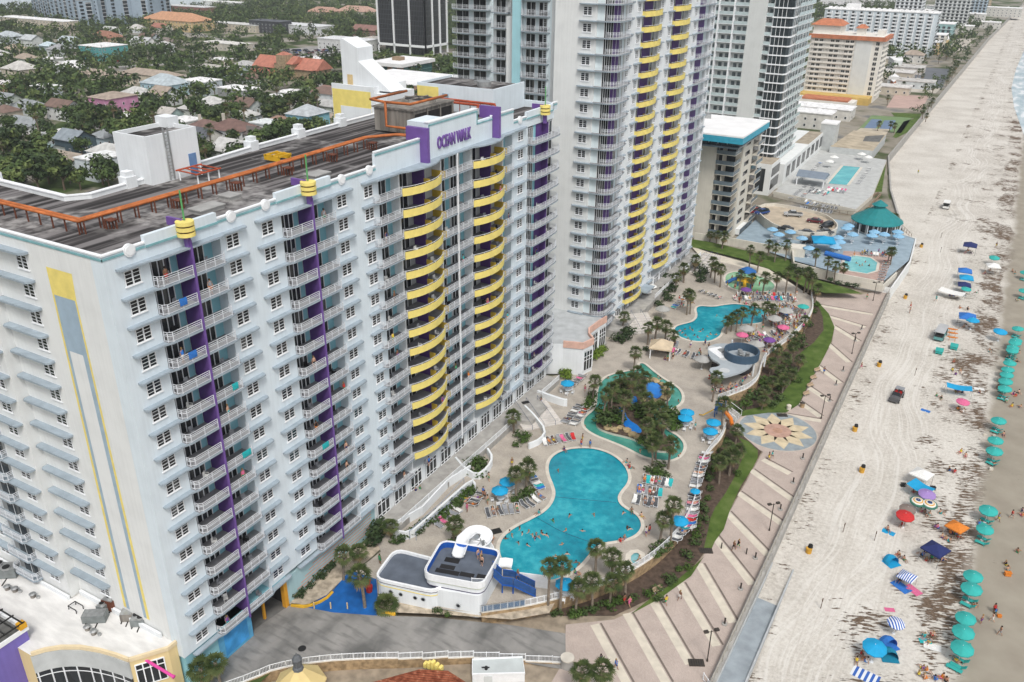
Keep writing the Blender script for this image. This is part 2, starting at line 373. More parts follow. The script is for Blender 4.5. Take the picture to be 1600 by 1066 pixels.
for i in range(0,len(bands),2):
 p,q=(Vector(G(*map(float,bands[i+k].split(',')),-1.3)[:2])for k in(0,1));d=(q-p).normalized();nn=Vector((-d.y,d.x))
 if nn.y>0:nn=-nn
 b.strip([p-nn*.15,q-nn*.15],-1.296,.28,1);b.strip([p+nn*.72,q+nn*.72],-1.296,1.15,0)
structure(b,'promenade_bands',[BEIGE,DARKL])
# sunflower mosaic set in the paving
fc=Vector(G(1215,673,-1.3)[:2]);b=MB()
b.cyl(fc.x,fc.y,-1.31,-1.291,7.0,n=40,m=3);b.cyl(fc.x,fc.y,-1.31,-1.288,6.75,n=40,m=0)
for k in range(10):
 a=2*math.pi*k/10+.1;d=Vector((math.cos(a),math.sin(a)));e=Vector((-d.y,d.x))
 b.face([(*(fc+d*2.0+e*.1),-1.284),(*(fc+d*2.2-e*1.0),-1.284),(*(fc+d*4.0-e*1.25),-1.284),(*(fc+d*6.2),-1.284),(*(fc+d*4.0+e*1.25),-1.284),(*(fc+d*2.2+e*1.0),-1.284)],1)
b.cyl(fc.x,fc.y,-1.31,-1.280,2.4,n=28,m=2);b.cyl(fc.x,fc.y,-1.31,-1.276,.9,n=20,m=4)
structure(b,'sunflower_mosaic',[mat('mosaic_blue',(.27,.31,.33),.9,.15,.8),mat('mosaic_yellow',(.56,.47,.32),.9,.15,.8),mat('mosaic_pink',(.44,.28,.22),.9,.15,1),mat('mosaic_rim',(.48,.42,.36),.9,.1,1),mat('mosaic_core',(.40,.24,.17),.9,.2,2)])
# lawns and planting beds
n=NB('lawn_grass',.95,.1)
n.col(n.ramp(n.math('ADD',n.math('MULTIPLY',n.noise(.5,5),.6),n.math('MULTIPLY',n.noise(9,3),.4)),[(.36,(.05,.085,.02)),(.52,(.085,.135,.03)),(.66,(.13,.17,.055))]));n.bump(n.noise(14,3),.6,.06);GRASS=n.m
SOIL=mat('bed_soil',(.085,.06,.045),.95,.35,1.5,bump=.4)
def sheetpx(name,s,z,m):
 b=MB();b.sheet(GP(s,z),z);return structure(b,name,m)
def stuffpx(name,s,z,m):
 b=MB();b.sheet(GP(s,z),z);o=b.build(name,m);return tag(o,kind='stuff')
tag(sheetpx('planting_bed','860,962 960,962 1018,935 1080,890 1105,858 1138,800 1176,731 1190,706 1160,680 1140,660 1150,650 1200,645 1250,630 1298,535 1302,511 1292,490 1270,462 1250,450 1262,500 1240,530 1200,552 1188,585 1170,608 1128,622 1136,665 1132,680 1110,700 1097,725 1094,745 1090,780 1080,806 1064,836 1040,864 1008,888 974,908 930,928 870,948',-1.25,SOIL),kind='structure')
for s,lb in(('1153,683 1170,690 1184,704 1184,715 1176,732 1157,760 1140,799 1131,827 1117,846 1111,860 1100,856 1106,830 1110,810 1117,794 1134,770 1148,745 1160,716 1162,695','lawn strip curving beside the pink promenade south of the sunflower mosaic'),
('1145,644 1170,640 1200,633 1214,624 1233,602 1254,570 1250,552 1272,535 1287,516 1286,496 1281,483 1270,466 1278,472 1295,490 1304,511 1299,534 1284,565 1263,600 1248,632 1228,645 1200,645 1160,650','long lawn strip north of the sunflower mosaic beside the promenade'),
('1018,934 1060,905 1096,874 1101,868 1080,900 1030,936 985,960','narrow grass verge along the south bed')):
 tag(stuffpx('grass',s,-1.235,GRASS),label=lb,cat='grass')
tag(sheetpx('north_walk','1080,385 1110,395 1200,420 1240,445 1265,462 1275,470 1260,458 1225,440 1150,415 1095,402',.42,BEIGE),kind='structure')
tag(stuffpx('grass','1082,374 1110,378 1200,400 1238,408 1242,428 1280,438 1330,452 1348,459 1290,458 1262,452 1225,430 1160,405 1100,390 1078,386',.44,GRASS),label='sloping lawn north of the pools below the neighbouring wall',cat='grass')
# seawall with the promenade railing, one long thing
b=MB();SWL=[(51.35,28),(51.35,176)]
b.wall(SWL,-3.4,-1.0,.7,0)
o=thing('seawall','long concrete seawall with railing between the promenade and the sand','wall',(51.35,28,-3.2))
b.build('wall',CONC,o)
b=MB()
for i in range(75):yy=28.3+i*1.98;b.box(51.28,yy-.09,-1.0,51.45,yy+.09,.05)
for zz in(-.02,-.36,-.68):b.box(51.29,28.1,zz,51.41,175.5,zz+.1)
b.build('railing',mat('weathered_rail',(.36,.34,.30),.7,.2,1),o)
b=MB();b.wall([(48,227),(38,275),(29.7,330),(30.6,390),(33,530),(36,708),(39,904),(45,1100),(56,1506)],-3.6,.75,.5)
tag(b.build('seawall',CONC,loc=(45,176,-3)),'pale far seawall running north along the beach hotels','wall')
b=MB();b.wall([(43,176.1),(51.6,176.1),(53.2,200),(52.2,222),(45,226)],-3.5,.3,.35);tag(b.build('seawall',WHITE2,loc=(51,176,-3)),'cream retaining wall round the small pool deck above the sand','wall')
# ---------------- pieces shared by the two white hotels ----------------
def window_mesh(w=1.72,h=1.48,rows=4):
 b=MB();f=.075
 b.box(-.1,-w/2,-h/2,.012,w/2,h/2,1)
 for y0,y1 in((-w/2,-w/2+f),(w/2-f,w/2),(-.07,.07)):b.box(0,y0,-h/2,.07,y1,h/2,0)
 for z0,z1 in((-h/2,-h/2+f),(h/2-f,h/2)):b.box(.001,-w/2+f,z0,.069,w/2-f,z1,0)
 for k in range(1,rows):
  zz=-h/2+h*k/rows;t=.035 if k*2==rows else.02
  for y0,y1 in((-w/2+f,-.07),(.07,w/2-f)):b.box(.002,y0,zz-t,.05,y1,zz+t,0)
 b.box(-.02,-w/2-.08,-h/2-.1,.12,w/2+.08,-h/2-.002,2)
 return b.mesh('window',[TRIM,GLASS,TRIM])
WIN=window_mesh();WIN2=window_mesh(1.3,1.55)
def rail(b,path,z,m=0,mp=1,bal=.11,panel=True):
 """railing along a 2D path: posts, rails and close balusters"""
 for p,q in zip(path,path[1:]):
  p,q=Vector(p),Vector(q);L=(q-p).length;a=math.atan2(q.y-p.y,q.x-p.x);c=(p+q)/2
  for zz in(1.02,.80,.62,.08):b.obox(c.x,c.y,z+zz,L,.05,.045,a,m)
  n=max(1,round(L/1.45))
  for i in range(n+1):
   r=p.lerp(q,i/n);b.obox(r.x,r.y,z,.06,.06,1.04,a,m)
  if bal and L>.5:
   k=int(L/bal)
   for i in range(1,k):r=p.lerp(q,i/k);b.obox(r.x,r.y,z+.12,.022,.022,.5,a,m)
def arc(cx,cy,r,a0,a1,n=5):return[(cx+r*math.cos(R(a0+(a1-a0)*i/n)),cy+r*math.sin(R(a0+(a1-a0)*i/n)))for i in range(n+1)]
def doors(b,y0,y1,x,z,n=3,h=2.35,mg=0,mf=1):
 b.box(x-.06,y0,z,x+.012,y1,z+h,mg)
 for i in range(n+1):
  yy=y0+(y1-y0)*i/n;b.box(x-.02,yy-.05,z,x+.06,yy+.05,z+h,mf)
 b.box(x-.02,y0,z+h-.08,x+.055,y1,z+h,mf)
D=1.35;FH=2.9;BASE=Vector((0,0,0))
def zf(i):return 48.32-FH*i  # top of the balcony slab of storey i (0 = top)
hotel=thing('beach_hotel','white hotel with purple fins, yellow curved balconies and a sign reading OCEAN WALK','hotel',(0,0,0))
solid=[(0,4.75),(13.35,22.15),(30.6,39.4),(73.6,78.7)]
# body: wall pieces between the balcony recesses, with the back walls of the recesses
b=MB()
for y0,y1 in solid:b.box(-D-.3,y0,5 if y0<30 else 4.2,0,y1,52.3,1)
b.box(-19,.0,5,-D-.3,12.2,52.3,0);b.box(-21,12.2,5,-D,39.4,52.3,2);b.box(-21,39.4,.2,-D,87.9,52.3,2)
b.box(-17.3,.002,5,-D-.29,.02,52.3,0)
b.box(-60,-1.3,5,-17.5,9.0,52.3,0)
b.box(-60,9,0,-19,10.5,52.3,1)
b.box(-D,4.75,50.98,0,13.35,52.3,1);b.box(-D,22.15,50.98,0,30.6,52.3,1);b.box(-D,39.4,50.98,0,73.6,52.3,1);b.box(-D,78.7,50.98,.0,87.9,52.3,1)
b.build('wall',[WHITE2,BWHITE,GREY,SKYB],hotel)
b=MB()  # painted base storey
b.box(-17,.25,-.2,-.15,4.75,5,0);b.box(-2.0,4.75,-.2,-.12,9.9,5,1);b.box(-18,4.75,4.3,-.05,16.1,5,0)
b.box(-2.2,16.1,-.2,-.05,34.2,4.3,2)
for k in range(7):
 zz=.75+k*.5;b.box(-.05,17+.8*k,zz,-.03,33.4,zz+.13,3)
b.box(-20,9.9,-.2,-12,16.1,4.3,7);b.box(-12,16.05,0,-.7,16.15,4.3,7);b.box(-12,9.85,0,-2.1,9.95,4.3,7);b.box(-12,9.9,4.25,-.06,16.1,4.29,7);b.box(-.6,15.5,0,0.0,16.1,4.3,5);b.box(-1.2,12.6,0,-.9,12.9,4.3,5)
b.box(-12,9.9,-.02,-.05,16.1,.0,4)
b.box(-.12,5.6,.4,-.09,9.2,3.8,6)
b.build('base_storey',[SKYB,mat('base_blue',(.10,.34,.56),.7,.15,.8),stucco('aqua_stucco',(.36,.52,.55),.1),mat('coral_stripe',(.62,.30,.22),.7,.1,1),DCONC,mat('amber_paint',(.62,.30,.03),.6,.1,1),mat('sea_blue_mural',(.05,.28,.60),.6,.3,.6),mat('garage_painted_shade',(.03,.03,.032),.9,.2,1)],hotel)  # near-black garage walls put the interior's shade into their colour
# decorative stripes on the south wall
b=MB()
def tall(pts,m,y=-.004):b.face([(p[0],y,p[1])for p in pts],m)
tall([(-8.72,50.2),(-8.72,47.4),(-5.1,47.4),(-4.89,50.2)],0)
tall([(-8.72,47.4),(-8.45,47.4),(-8.85,8.3),(-9.3,8.3)],0);tall([(-5.35,47.4),(-5.1,47.4),(-4.9,8.3),(-5.4,8.3)],0)
tall([(-8.44,47.398),(-8.1,41.5),(-8.3,8.3),(-8.84,8.3)],1);tall([(-5.36,47.398),(-6.05,41.5),(-5.9,8.3),(-5.41,8.3)],1)
tall([(-8.44,47.397),(-8.1,41.5),(-6.05,41.5),(-5.36,47.397)],1)
for f in b.f:pass
b.build('painted_panel',[YEL,mat('dusty_blue',(.33,.43,.52),.8,.08,.8)],hotel)
# windows (storeys counted from the top)
WYS=[2.71,14.96,19.96,32.27,37.32,76.2]
for i in range(16):
 for y in WYS:inst('window',WIN,(.0,y,50-FH*i),0,hotel)
for i in range(15):inst('window',WIN,(-12.38,0,50-FH*i),R(-90),hotel)
b=MB()
def addwin(b,me,x,y,z,south=False,mats=None):
 k=len(b.v)
 for v in me.vertices:p=v.co;b.v.append((x+p.y,y-p.x,z+p.z)if south else(x+p.x,y+p.y,z+p.z))
 for p in me.polygons:b.f.append(tuple(k+q for q in p.vertices));b.m.append(p.material_index)
for i in range(15):
 for x in(-17.66-2.2,-29.6,-33,-44):addwin(b,WIN,x,-1.3,50-FH*i,True)
tag(b.build('window',[TRIM,GLASS,TRIM],hotel),kind='stuff')
# balconies of the two purple-fin bays; the slab runs on as a brow over the windows beside them
def bay_slab(y0,y1,e0,e1):
 return arc(.30,e0+.35,.35,270,360,4)[0:0]+[(0,e0),(.35,e0),(.58,e0+.12),(.66,e0+.4),(.66,y0-.3),(.80,y0+.1),(.92,y0+.45),(.92,y1-.45),(.80,y1-.1),(.66,y1+.3),(.66,e1-.4),(.58,e1-.12),(.35,e1),(0,e1),(0,y1),(-D,y1),(-D,y0),(0,y0)]
def bay_meshes(y0,y1,e0,e1,fin):
 s=MB();s.prism(bay_slab(y0,y1,e0,e1),-.2,0,0);s.box(-D+.01,y0+.02,0,.7,y1-.02,.006,1)
 r=MB();rail(r,[(.02,y0+.1),(.5,y0+.14),(.85,y0+.5),(.85,fin-.16)],0);rail(r,[(.85,fin+.16),(.85,y1-.5),(.5,y1-.14),(.02,y1-.1)],0)
 d=MB();doors(d,y0+.35,fin-1.05,-D,0,4);doors(d,fin+.35,y1-1.2,-D,0,4)
 d.box(-D-.05,fin-1.0,0,-D+.01,fin-.2,2.6,2);d.box(-D-.05,y1-1.15,0,-D+.01,y1-.02,2.6,2)
 f=MB();f.box(-D+.02,fin-.14,0,.80,fin+.14,2.68,0)
 return s.mesh('balcony',[LEDGE,FLOORG]),r.mesh('railing',[RAIL]),d.mesh('sliding_door',[GLASS2,TRIM,SKYB]),f.mesh('dividing_wall',[PUR])
PPL=[]  # spots for people and things on balconies, filled as we go
for y0,y1,e0,e1,fin in((4.75,13.35,1.1,16.7,9.0),(22.15,30.6,18.2,34.0,26.3)):
 ms=bay_meshes(y0,y1,e0,e1,fin)
 for i in range(16):
  o=inst('balcony',ms[0],(0,0,zf(i)),0,hotel)
  for nm,me in zip(('railing','sliding_door','dividing_wall'),ms[1:]):inst(nm,me,(0,0,zf(i)),0,o)
 b=MB();b.prism(bay_slab(y0,y1,e0,e1),zf(-1)-.2,zf(-1),0);b.build('brow',LEDGE,hotel)
 b=MB();b.box(.82,fin-.11,zf(15)-.6,.97,fin+.11,51.9,0);b.build('purple_fin',PUR2,hotel)
 # centre block: grey, yellow, grey, yellow, grey balconies on each storey
def centre_slab(y0,y1):return[(-D,y0),(.95,y0),(.95,y1),(-D,y1)]
def curve(y0,y1,x0=.95,x1=2.1,n=10):return[(x0+(x1-x0)*math.sin(math.pi*i/n)**.8,y0+(y1-y0)*i/n)for i in range(n+1)]
def curved(y0,y1,ya,yb):
 c=curve(y0,y1);s=MB();s.prism([(-D,y0)]+c+[(-D,y1)],-.2,0,0,mt=1)
 p=MB();p.wall(c,-.24,.78,.12,0)
 for i in range(len(c)-1):p.tube([(*c[i],1.0),(*c[i+1],1.0)],.035,5,1,cap=False)
 for q in c[::2]:p.tube([(*q,.78),(*q,1.0)],.03,4,1,cap=False)
 f=MB();ym=(ya+yb)/2
 f.box(-D+.02,ym-.12,0,.55,ym+.12,2.68,0);l=MB();l.box(.56,ym-.08,0,1.5,ym+.08,.95,0);l2=MB();l2 .box(-D+.02,yb-.25,0,.9,yb-.13,.95,0)
 d=MB();doors(d,ya+.3,ym-1.3,-D,0,3);doors(d,ym+.5,yb-1.9,-D,0,3);d.box(-D-.05,ym-1.2,0,-D+.01,ym-.13,2.6,2)
 return s.mesh('curved_balcony',[LEDGE,FLOORG]),p.mesh('yellow_parapet',[YEL,RAIL]),f.mesh('dividing_wall',[PUR]),l.mesh('low_wall',[YEL2]),l2 .mesh('low_wall',[YEL2]),d.mesh('sliding_door',[GLASS2,TRIM,GREY])
def flat(y0,y1,ya,yb,round0=False):
 s=MB();s.prism(centre_slab(y0,y1)if not round0 else[(-D,y0),(.5,y0),(.85,y0+.2),(.95,y0+.55),(.95,y1),(-D,y1)],-.2,0,0,mt=1)
 r=MB();rail(r,([(.0,y0+.1),(.5,y0+.12),(.86,y0+.5),(.86,y1-.03)]if round0 else[(.86,y0+.03),(.86,y1-.03)]),0)
 d=MB();n=max(1,round((yb-ya)/4.2));L=(yb-ya)/n
 for k in range(n):
  a=ya+k*L;doors(d,a+.3,a+L-1.2,-D,0,3);d.box(-D-.05,a+L-1.15,0,-D+.01,a+L-.05,2.6,2)
 return s.mesh('balcony',[LEDGE,FLOORG]),r.mesh('railing',[RAIL]),d.mesh('sliding_door',[GLASS2,TRIM,SKYB])
parts=[flat(38.0,43.1,39.4,43.7,True),curved(43.1,52.1,43.75,53.3),flat(52.1,60.5,53.5,61.3),curved(60.5,69.5,61.5,70.5),flat(69.5,72.7,70.7,73.6)]
for i in range(16):
 for ms in parts:
  if ms[0].name.startswith('curved')and i>14.5:continue
  o=inst(ms[0].name.split('.')[0],ms[0],(0,0,zf(i)),0,hotel)
  for me in ms[1:]:inst(me.name.split('.')[0],me,(0,0,zf(i)),0,o)
b=MB()
for y in(43.7,53.4,61.4,70.6):b.box(-D,y-.1,4.2,.02,y+.1,51,0)
b.box(.8,56.2,4.2,1.0,56.4,51.2,0)
b.build('party_wall',[TRIM],hotel)
b=MB();b.prism([(0,36.0),(.4,36.0),(.66,36.3),(.66,38),(.95,38.4)]+curve(43.1,52.1)+curve(60.5,69.5)+[(.95,72.4),(.66,73),(.66,77.4),(.4,77.7),(0,77.7)],zf(-1)-.12,zf(-1)+.1,0);b.build('brow',LEDGE,hotel)
b=MB()
for i in range(16):
 for e0,e1 in((35.9,38.0),(72.7,77.6)):b.prism([(0,e0),(.35,e0),(.62,e0+.3),(.66,e1-.1),(.66,e1),(0,e1)],zf(i)-.2,zf(i),0)
tag(b.build('brow',LEDGE,hotel),kind='stuff')
for i in range(-1,14):
 b=MB();b.prism([(-17.4,0),(-11.05,0),(-11.05,-.5),(-11.4,-.85),(-17.2,-.85),(-17.4,-.6)],zf(i)-.2,zf(i)+.03,0);b.build('south_brow',LEDGE,hotel)
 # small rounded balconies of the west part of the south side
b=MB();b.prism([(-22.6,-1.3),(-22.6,-2.0),(-23.0,-2.35),(-26.6,-2.35),(-27,-2.0),(-27,-1.3)],-.2,0,0)
r=MB();rail(r,[(-22.65,-1.32),(-22.65,-1.95),(-23,-2.3),(-26.6,-2.3),(-26.95,-1.95),(-26.95,-1.32)],0)
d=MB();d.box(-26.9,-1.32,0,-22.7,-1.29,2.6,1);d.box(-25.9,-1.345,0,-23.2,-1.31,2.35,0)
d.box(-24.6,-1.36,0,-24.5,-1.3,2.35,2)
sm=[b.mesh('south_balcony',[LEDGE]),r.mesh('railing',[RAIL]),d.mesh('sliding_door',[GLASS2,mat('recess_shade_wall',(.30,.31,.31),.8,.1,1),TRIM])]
bb=MB();bb.prism([(-22.5,-1.3),(-17.7,-1.3),(-17.75,-1.85),(-18.1,-2.1),(-22.5,-2.1)],0,.22,0);sb1=bb.mesh('south_brow',[LEDGE]);bb=MB();bb.prism([(-27.1,-1.3),(-27.1,-2.1),(-31.5,-2.1),(-31.9,-1.85),(-31.9,-1.3)],0,.22,0);sb=bb.mesh('south_brow',[LEDGE])
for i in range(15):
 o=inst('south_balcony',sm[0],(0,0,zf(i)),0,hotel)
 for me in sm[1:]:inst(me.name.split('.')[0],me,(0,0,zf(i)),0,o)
 inst('south_brow',sb,(0,0,zf(i)+2.7),0,hotel);inst('south_brow',sb1,(0,0,zf(i)+2.7),0,hotel)
 # corner pod at the north end
def pod():
 c=[(-D,78.5),(.4,78.5)]+arc(.75,79.0,.6,270,350,4)+[(1.35,79.3),(1.45,83),(1.2,87.6)]+[(1.0,88.6),(.4,89.3),(-1,89.6),(-4,89.6),(-4,87.9),(-D,87.9)]
 s=MB();s.prism(c,-.2,0,0,mt=1);r=MB();rail(r,[(.1,78.6),(.7,78.6),(1.2,78.9),(1.36,79.5),(1.38,83),(1.14,87.5),(.9,88.5),(.3,89.2),(-1,89.5),(-4,89.5)],0)
 d=MB();doors(d,79,80.9,-.3,0,3);d.box(-.4,80.9,0,-.25,81.8,2.6,2);d.box(-.4,81.8,0,-.2,84.1,2.66,3);d.box(-.35,84.1,0,.9,84.3,2.66,3);d.box(-.4,84.3,0,-.3,87.9,2.66,4);doors(d,86.6,87.7,-.28,0,1)
 return s.mesh('balcony',[LEDGE,FLOORG]),r.mesh('railing',[RAIL]),d.mesh('sliding_door',[GLASS2,TRIM,SKYB,PUR,GREY])
pm=pod()
for i in range(16):
 o=inst('balcony',pm[0],(0,0,zf(i)),0,hotel)
 for me in pm[1:]:inst(me.name.split('.')[0],me,(0,0,zf(i)),0,o)
 # storefront storey
b=MB();b.box(-D-.4,34.2,1.2,-.02,87.9,4.6,0);b.build('ground_storey_wall',WHITE,hotel)
sf=MB();sf.box(-.03,-1.5,0,.05,1.5,3.0,1)
for k in range(4):sf.box(.0,-1.5+k*.95,0,.12,-1.36+k*.95,3.0,0)
for z0 in(0,.5,2.3,2.9):sf.box(.0,-1.5,z0,.1,1.5,z0+.1,0)
sfm=sf.mesh('shop_window',[TRIM,GLASS])
for y in[36.2+4.1*k for k in range(13)]:inst('shop_window',sfm,(0,y,1.45),0,hotel)
# roof, parapets, coping
n=NB('roof_membrane',.9,.15)
rs=n.noise(.5,5,n.map((2.2,.07,1)));rp=n.noise(.16,4)
n.col(n.mix(n.ramp(rp,[(.5,0.),(.62,.75)]),n.ramp(rs,[(.4,(.03,.028,.028)),(.5,(.06,.056,.056)),(.6,(.19,.18,.18))]),n.ramp(n.noise(.8,5),[(.4,(.09,.085,.085)),(.6,(.38,.37,.36))])));ROOF=n.m
b=MB();b.box(-20.8,.2,52.3,-.2,87.6,52.45,0);b.box(-60,-1.1,52.3,-20.8,10.3,52.45,0);b.build('roof_deck',ROOF,hotel)
b=MB();co=MB()
def para(y0,y1,z1,cop=True,x=0.,t=.28):
 b.box(x-t,y0,52.3,x,y1,z1,0)
 if cop:co.box(x-t-.03,y0,z1,x+.1,y1,z1+.14,1);co.box(x,y0,z1-.42,x+.07,y1,z1-.2,0)
for y0,y1 in((.27,39),(74,78.0)):para(y0,y1,52.72)
co.box(-.31,-.1,52.72,.1,.27,52.86,1);co.box(0,-.07,52.3,.07,.27,52.52,0)
for y0,y1 in((4.55,13.2),(21.6,30.5),(78.1,87.3)):b.box(-.33,y0,52.3,.13,y1,53.45,0);co.box(.13,y0,52.3,.2,y1,52.52,0)
para(39.0,49.5,54.45);para(67.2,73.9,54.5);para(87.3,89,53.5)
b.box(-.4,39,52.3,-.28,50,54.3,0)
b.box(-.5,49.5,51.1,.12,67.2,54.4,0);b.box(-.5,50.6,54.4,.12,62.9,56.2,0);co.box(-.55,50.5,56.2,.2,63,56.34,1);co.box(.12,50.6,55.78,.19,62.9,56.0,0)
b.box(-3.4,50.6,52.4,-.5,55.2,56.2,0)
co.box(.12,50.55,54.0,.19,50.75,55.9,0);co.box(.12,62.75,54.0,.19,62.95,55.9,0);co.box(.12,62.9,54.0,.19,67.2,54.2,0)
b.box(-60,-1.3,52.3,-17.6,-1.05,52.9,0);b.box(-17.6,0,52.3,0,.26,52.72,0);co.box(-17.6,-.1,52.72,-.32,.3,52.855,1);co.box(-17.6,-.07,52.3,.07,0,52.52,0);co.box(-60,-1.4,52.9,-17.5,-1.0,53.03,1);co.box(-60,-1.37,52.4,-17.5,-1.3,52.62,0)
b.box(-18.9,87.4,52.3,0,87.75,53.6,0)
b.build('parapet',[BWHITE],hotel);co.build('coping',[TEAL,TRIM],hotel)
b=MB()
inner=[(-60,10.6),(-36,10.6),(-19.5,10.2),(-18.1,12.2),(-18.6,22),(-20.4,40),(-20.9,56),(-21.2,68)]
b.wall(inner,51.8,52.95,.45,0);b.wall(inner,52.95,53.07,.6,1)
for q in((-33,10.5),(-18.6,17.5),(-20.5,38.5),(-20.8,48.0),(-21.0,57.4)):b.box(q[0]-.7,q[1]-.7,51.8,q[0]+.7,q[1]+.7,53.7,0);b.box(q[0]-.5,q[1]-.5,53.7,q[0]+.5,q[1]+.5,54.3,0)
b.build('courtyard_parapet',[WHITE,TRIM],hotel)
for y in(2.84,15.1,20.0,32.5,37.7,75.9):
 m=MB();k=20
 for r,x in((.62,.16),(.46,.22),(.34,.19)):m.tube([(-.12,y,52.55),(x,y,52.55)],r,k,0)
 m.build('medallion',TRIM,hotel)
for y in(8.9,26.2,83.4):
 m=MB()
 for k in range(3):m.cyl(.62,y,52.35+.55*k,52.72+.55*k,.88,n=18,m=0);m.cyl(.62,y,52.7+.55*k,52.92+.55*k,.7,n=16,m=1)if k<2 else None
 m.box(-1.8,y-.15,53.1,.3,y+.15,53.9,2);m.box(.35,y-.2,50.9,.9,y+.2,52.4,2);m.tube([(.62,y,53.9),(.62,y,56.8)],.09,8,3)
 m.build('ring_finial',[YEL,BROWN,PUR2,GRN],hotel)
for y in(48.9,67.6):
 m=MB();m.box(-.2,y-.28,51.3,1.25,y+.28,55.9,0);m.box(-2.2,y-.28,54.1,-.2,y+.28,55.9,0);m.build('purple_fin',PUR2,hotel)
def letters(txt,size,m,name,parent,origin,sx=1,depth=.12,rz=0,pitch=90):
 cu=bpy.data.curves.new(name,'FONT');cu.body=txt;cu.size=size;cu.extrude=depth;cu.offset=.04;cu.align_x='CENTER';cu.resolution_u=2
 t=bpy.data.objects.new('tmp_text',cu);COL.objects.link(t);bpy.context.view_layer.update()
 me=bpy.data.meshes.new_from_object(t.evaluated_get(bpy.context.evaluated_depsgraph_get()));bpy.data.objects.remove(t)
 M=Matrix.Rotation(rz,4,'Z')@Matrix.Rotation(R(pitch),4,'X')@Matrix.Diagonal((sx,1,1,1));me.transform(M);me.materials.clear();me.materials.append(m);me.name=name
 return inst(name,me,origin,0,parent)
letters('OCEAN WALK',2.35,PUR2,'sign_letters',hotel,(.2,56.7,52.4),.55,rz=R(90))
# roof-top structures of the near hotel
b=MB();b.box(-22.3,19.3,52,-16.8,26.6,57.5,0)
for q in((-22.3,19.3,-16.8,19.55),(-22.3,26.35,-16.8,26.6),(-22.3,19.55,-22.05,26.35),(-17.05,19.55,-16.8,26.35)):b.box(q[0],q[1],57.5,q[2],q[3],58.0,0)
b.box(-22.0,19.6,57.5,-17.1,26.3,57.54,1);b.box(-16.81,24.9,52.5,-16.74,26.0,55.0,2);b.box(-22.6,25.6,57.5,-20.4,27.2,58.8,0)
for y in(21.8,22.4):b.box(-16.8,y-.04,52.6,-16.6,y+.04,58.6,3)
for k in range(14):b.box(-16.68,21.8,53+.4*k,-16.62,22.4,53.06+.4*k,3)
b.build('stair_tower',[WHITE,ROOF,mat('blue_steel_door',(.14,.25,.45),.6,.1,1),METAL],hotel)
b=MB();b.box(-30,66.3,38,-21.3,75,56.3,1);b.box(-29.9,66.27,40,-22.0,66.3,56.2,0);b.box(-28.3,66.24,40,-22.0,66.27,53.6,1)
for q in((-30,66.3,-21.3,66.6),(-21.6,66.6,-21.3,75)):b.box(*q[:2],56.3,*q[2:],57.0,1)
pr=[(-28.6,56.3),(-28.6,63.6),(-28.2,63.9),(-25.2,62.6),(-25.2,60.6),(-18.9,56.3)]
k=len(b.v);b.v+=[(x,67.6,z)for x,z in pr]+[(x,71.5,z)for x,z in pr];n6=len(pr)
for i in range(n6):j=(i+1)%n6;b.f.append((k+i,k+j,k+n6+j,k+n6+i));b.m.append(1)
b.f+=[tuple(range(k,k+n6)),tuple(range(k+2*n6-1,k+n6-1,-1))];b.m+=[1,1]
b.box(-21.3,66.7,52,-19.0,74,56.0,1);b.box(-27.6,67.55,56.5,-26.5,67.6,58.4,2)
b.build('roof_monument',[YEL,WHITE,CREAM],hotel)
b=MB();b.box(-20.5,77,52.3,-5.5,87.3,56.2,0);b.box(-20.5,76.97,54.4,-16.2,77,56.1,1);b.box(-20.2,77.3,56.2,-5.8,87,56.24,2)
for q in((-20.5,77,-5.5,77.3),(-5.8,77.3,-5.5,87.3),(-20.5,77.3,-20.2,87.3)):b.box(*q[:2],56.2,*q[2:],56.6,0)
b.box(-15.4,76.9,52.5,-14.2,77,55.2,3);b.cyl(-10,81.5,56.24,57.0,1.2,n=14,m=4);b.box(-13,83,56.24,-11,85,56.7,4)
b.build('rooftop_house',[BWHITE,YEL,ROOF,mat('blue_grey_door',(.25,.36,.44),.6,.1,1),METAL],hotel)
ct=thing('cooling_tower','rusty brown rooftop cooling tower with dark louvres and a round fan behind the sign','cooling tower',(-10.6,62,52.45))
RUST=mat('rusty_panel',(.21,.195,.175),.85,.4,.7,stretch=(2,2,.15));LOUV=mat('dark_louvre',(.022,.02,.02),.8,.3,2)
b=MB();b.box(-14.2,57.2,52.7,-7.2,67.6,56.0,0);b.box(-7.2,57.6,53.1,-7.12,67.2,55.5,1)
for y in(57.2,60.6,64,67.4):b.box(-7.2,y,52.7,-7.05,y+.25,56,0)
for x in(-13.2,-11.6,-10,-8.4):b.box(x,57.1,52.7,x+.14,57.2,56,0)
b.box(-14.5,57,56,-7,67.8,56.2,0);b.build('housing',[RUST,LOUV],ct)
b=MB();b.cyl(-10.6,63.5,56.2,56.7,2.6,2.4,20,0);b.cyl(-10.6,63.5,56.5,56.72,2.1,n=20,m=1);b.box(-13.1,63.4,56.7,-8.1,63.6,56.85,0);b.box(-10.7,61,56.7,-10.5,66,56.85,0);b.build('fan_cowl',[RUST,LOUV],ct)
ORANGE=mat('orange_rust_pipe',(.42,.13,.04),.7,.25,1);DRUST=mat('dark_rust',(.14,.05,.03),.8,.3,1);REDP=mat('red_rust_pipe',(.36,.07,.03),.7,.25,1)
pp=thing('roof_pipeline','long pair of orange rusty pipes on legs across the dark hotel roof','pipeline',(-7.7,3.7,52.45))
b=MB()
for dx in(0,.5):
 b.tube([(-60,3.3+dx,53.8),(-7.8-dx,3.6+dx,53.8),(-7.8-dx,26,53.8),(-8.3-dx,48,53.8),(-6.2,51.5+dx,53.8),(-4,52+dx,53.8)],.17,8)
b.tube([(-7.9,56.6,53.6),(-11.6,56.6,53.6),(-11.6,56.6,57)],.2,8)
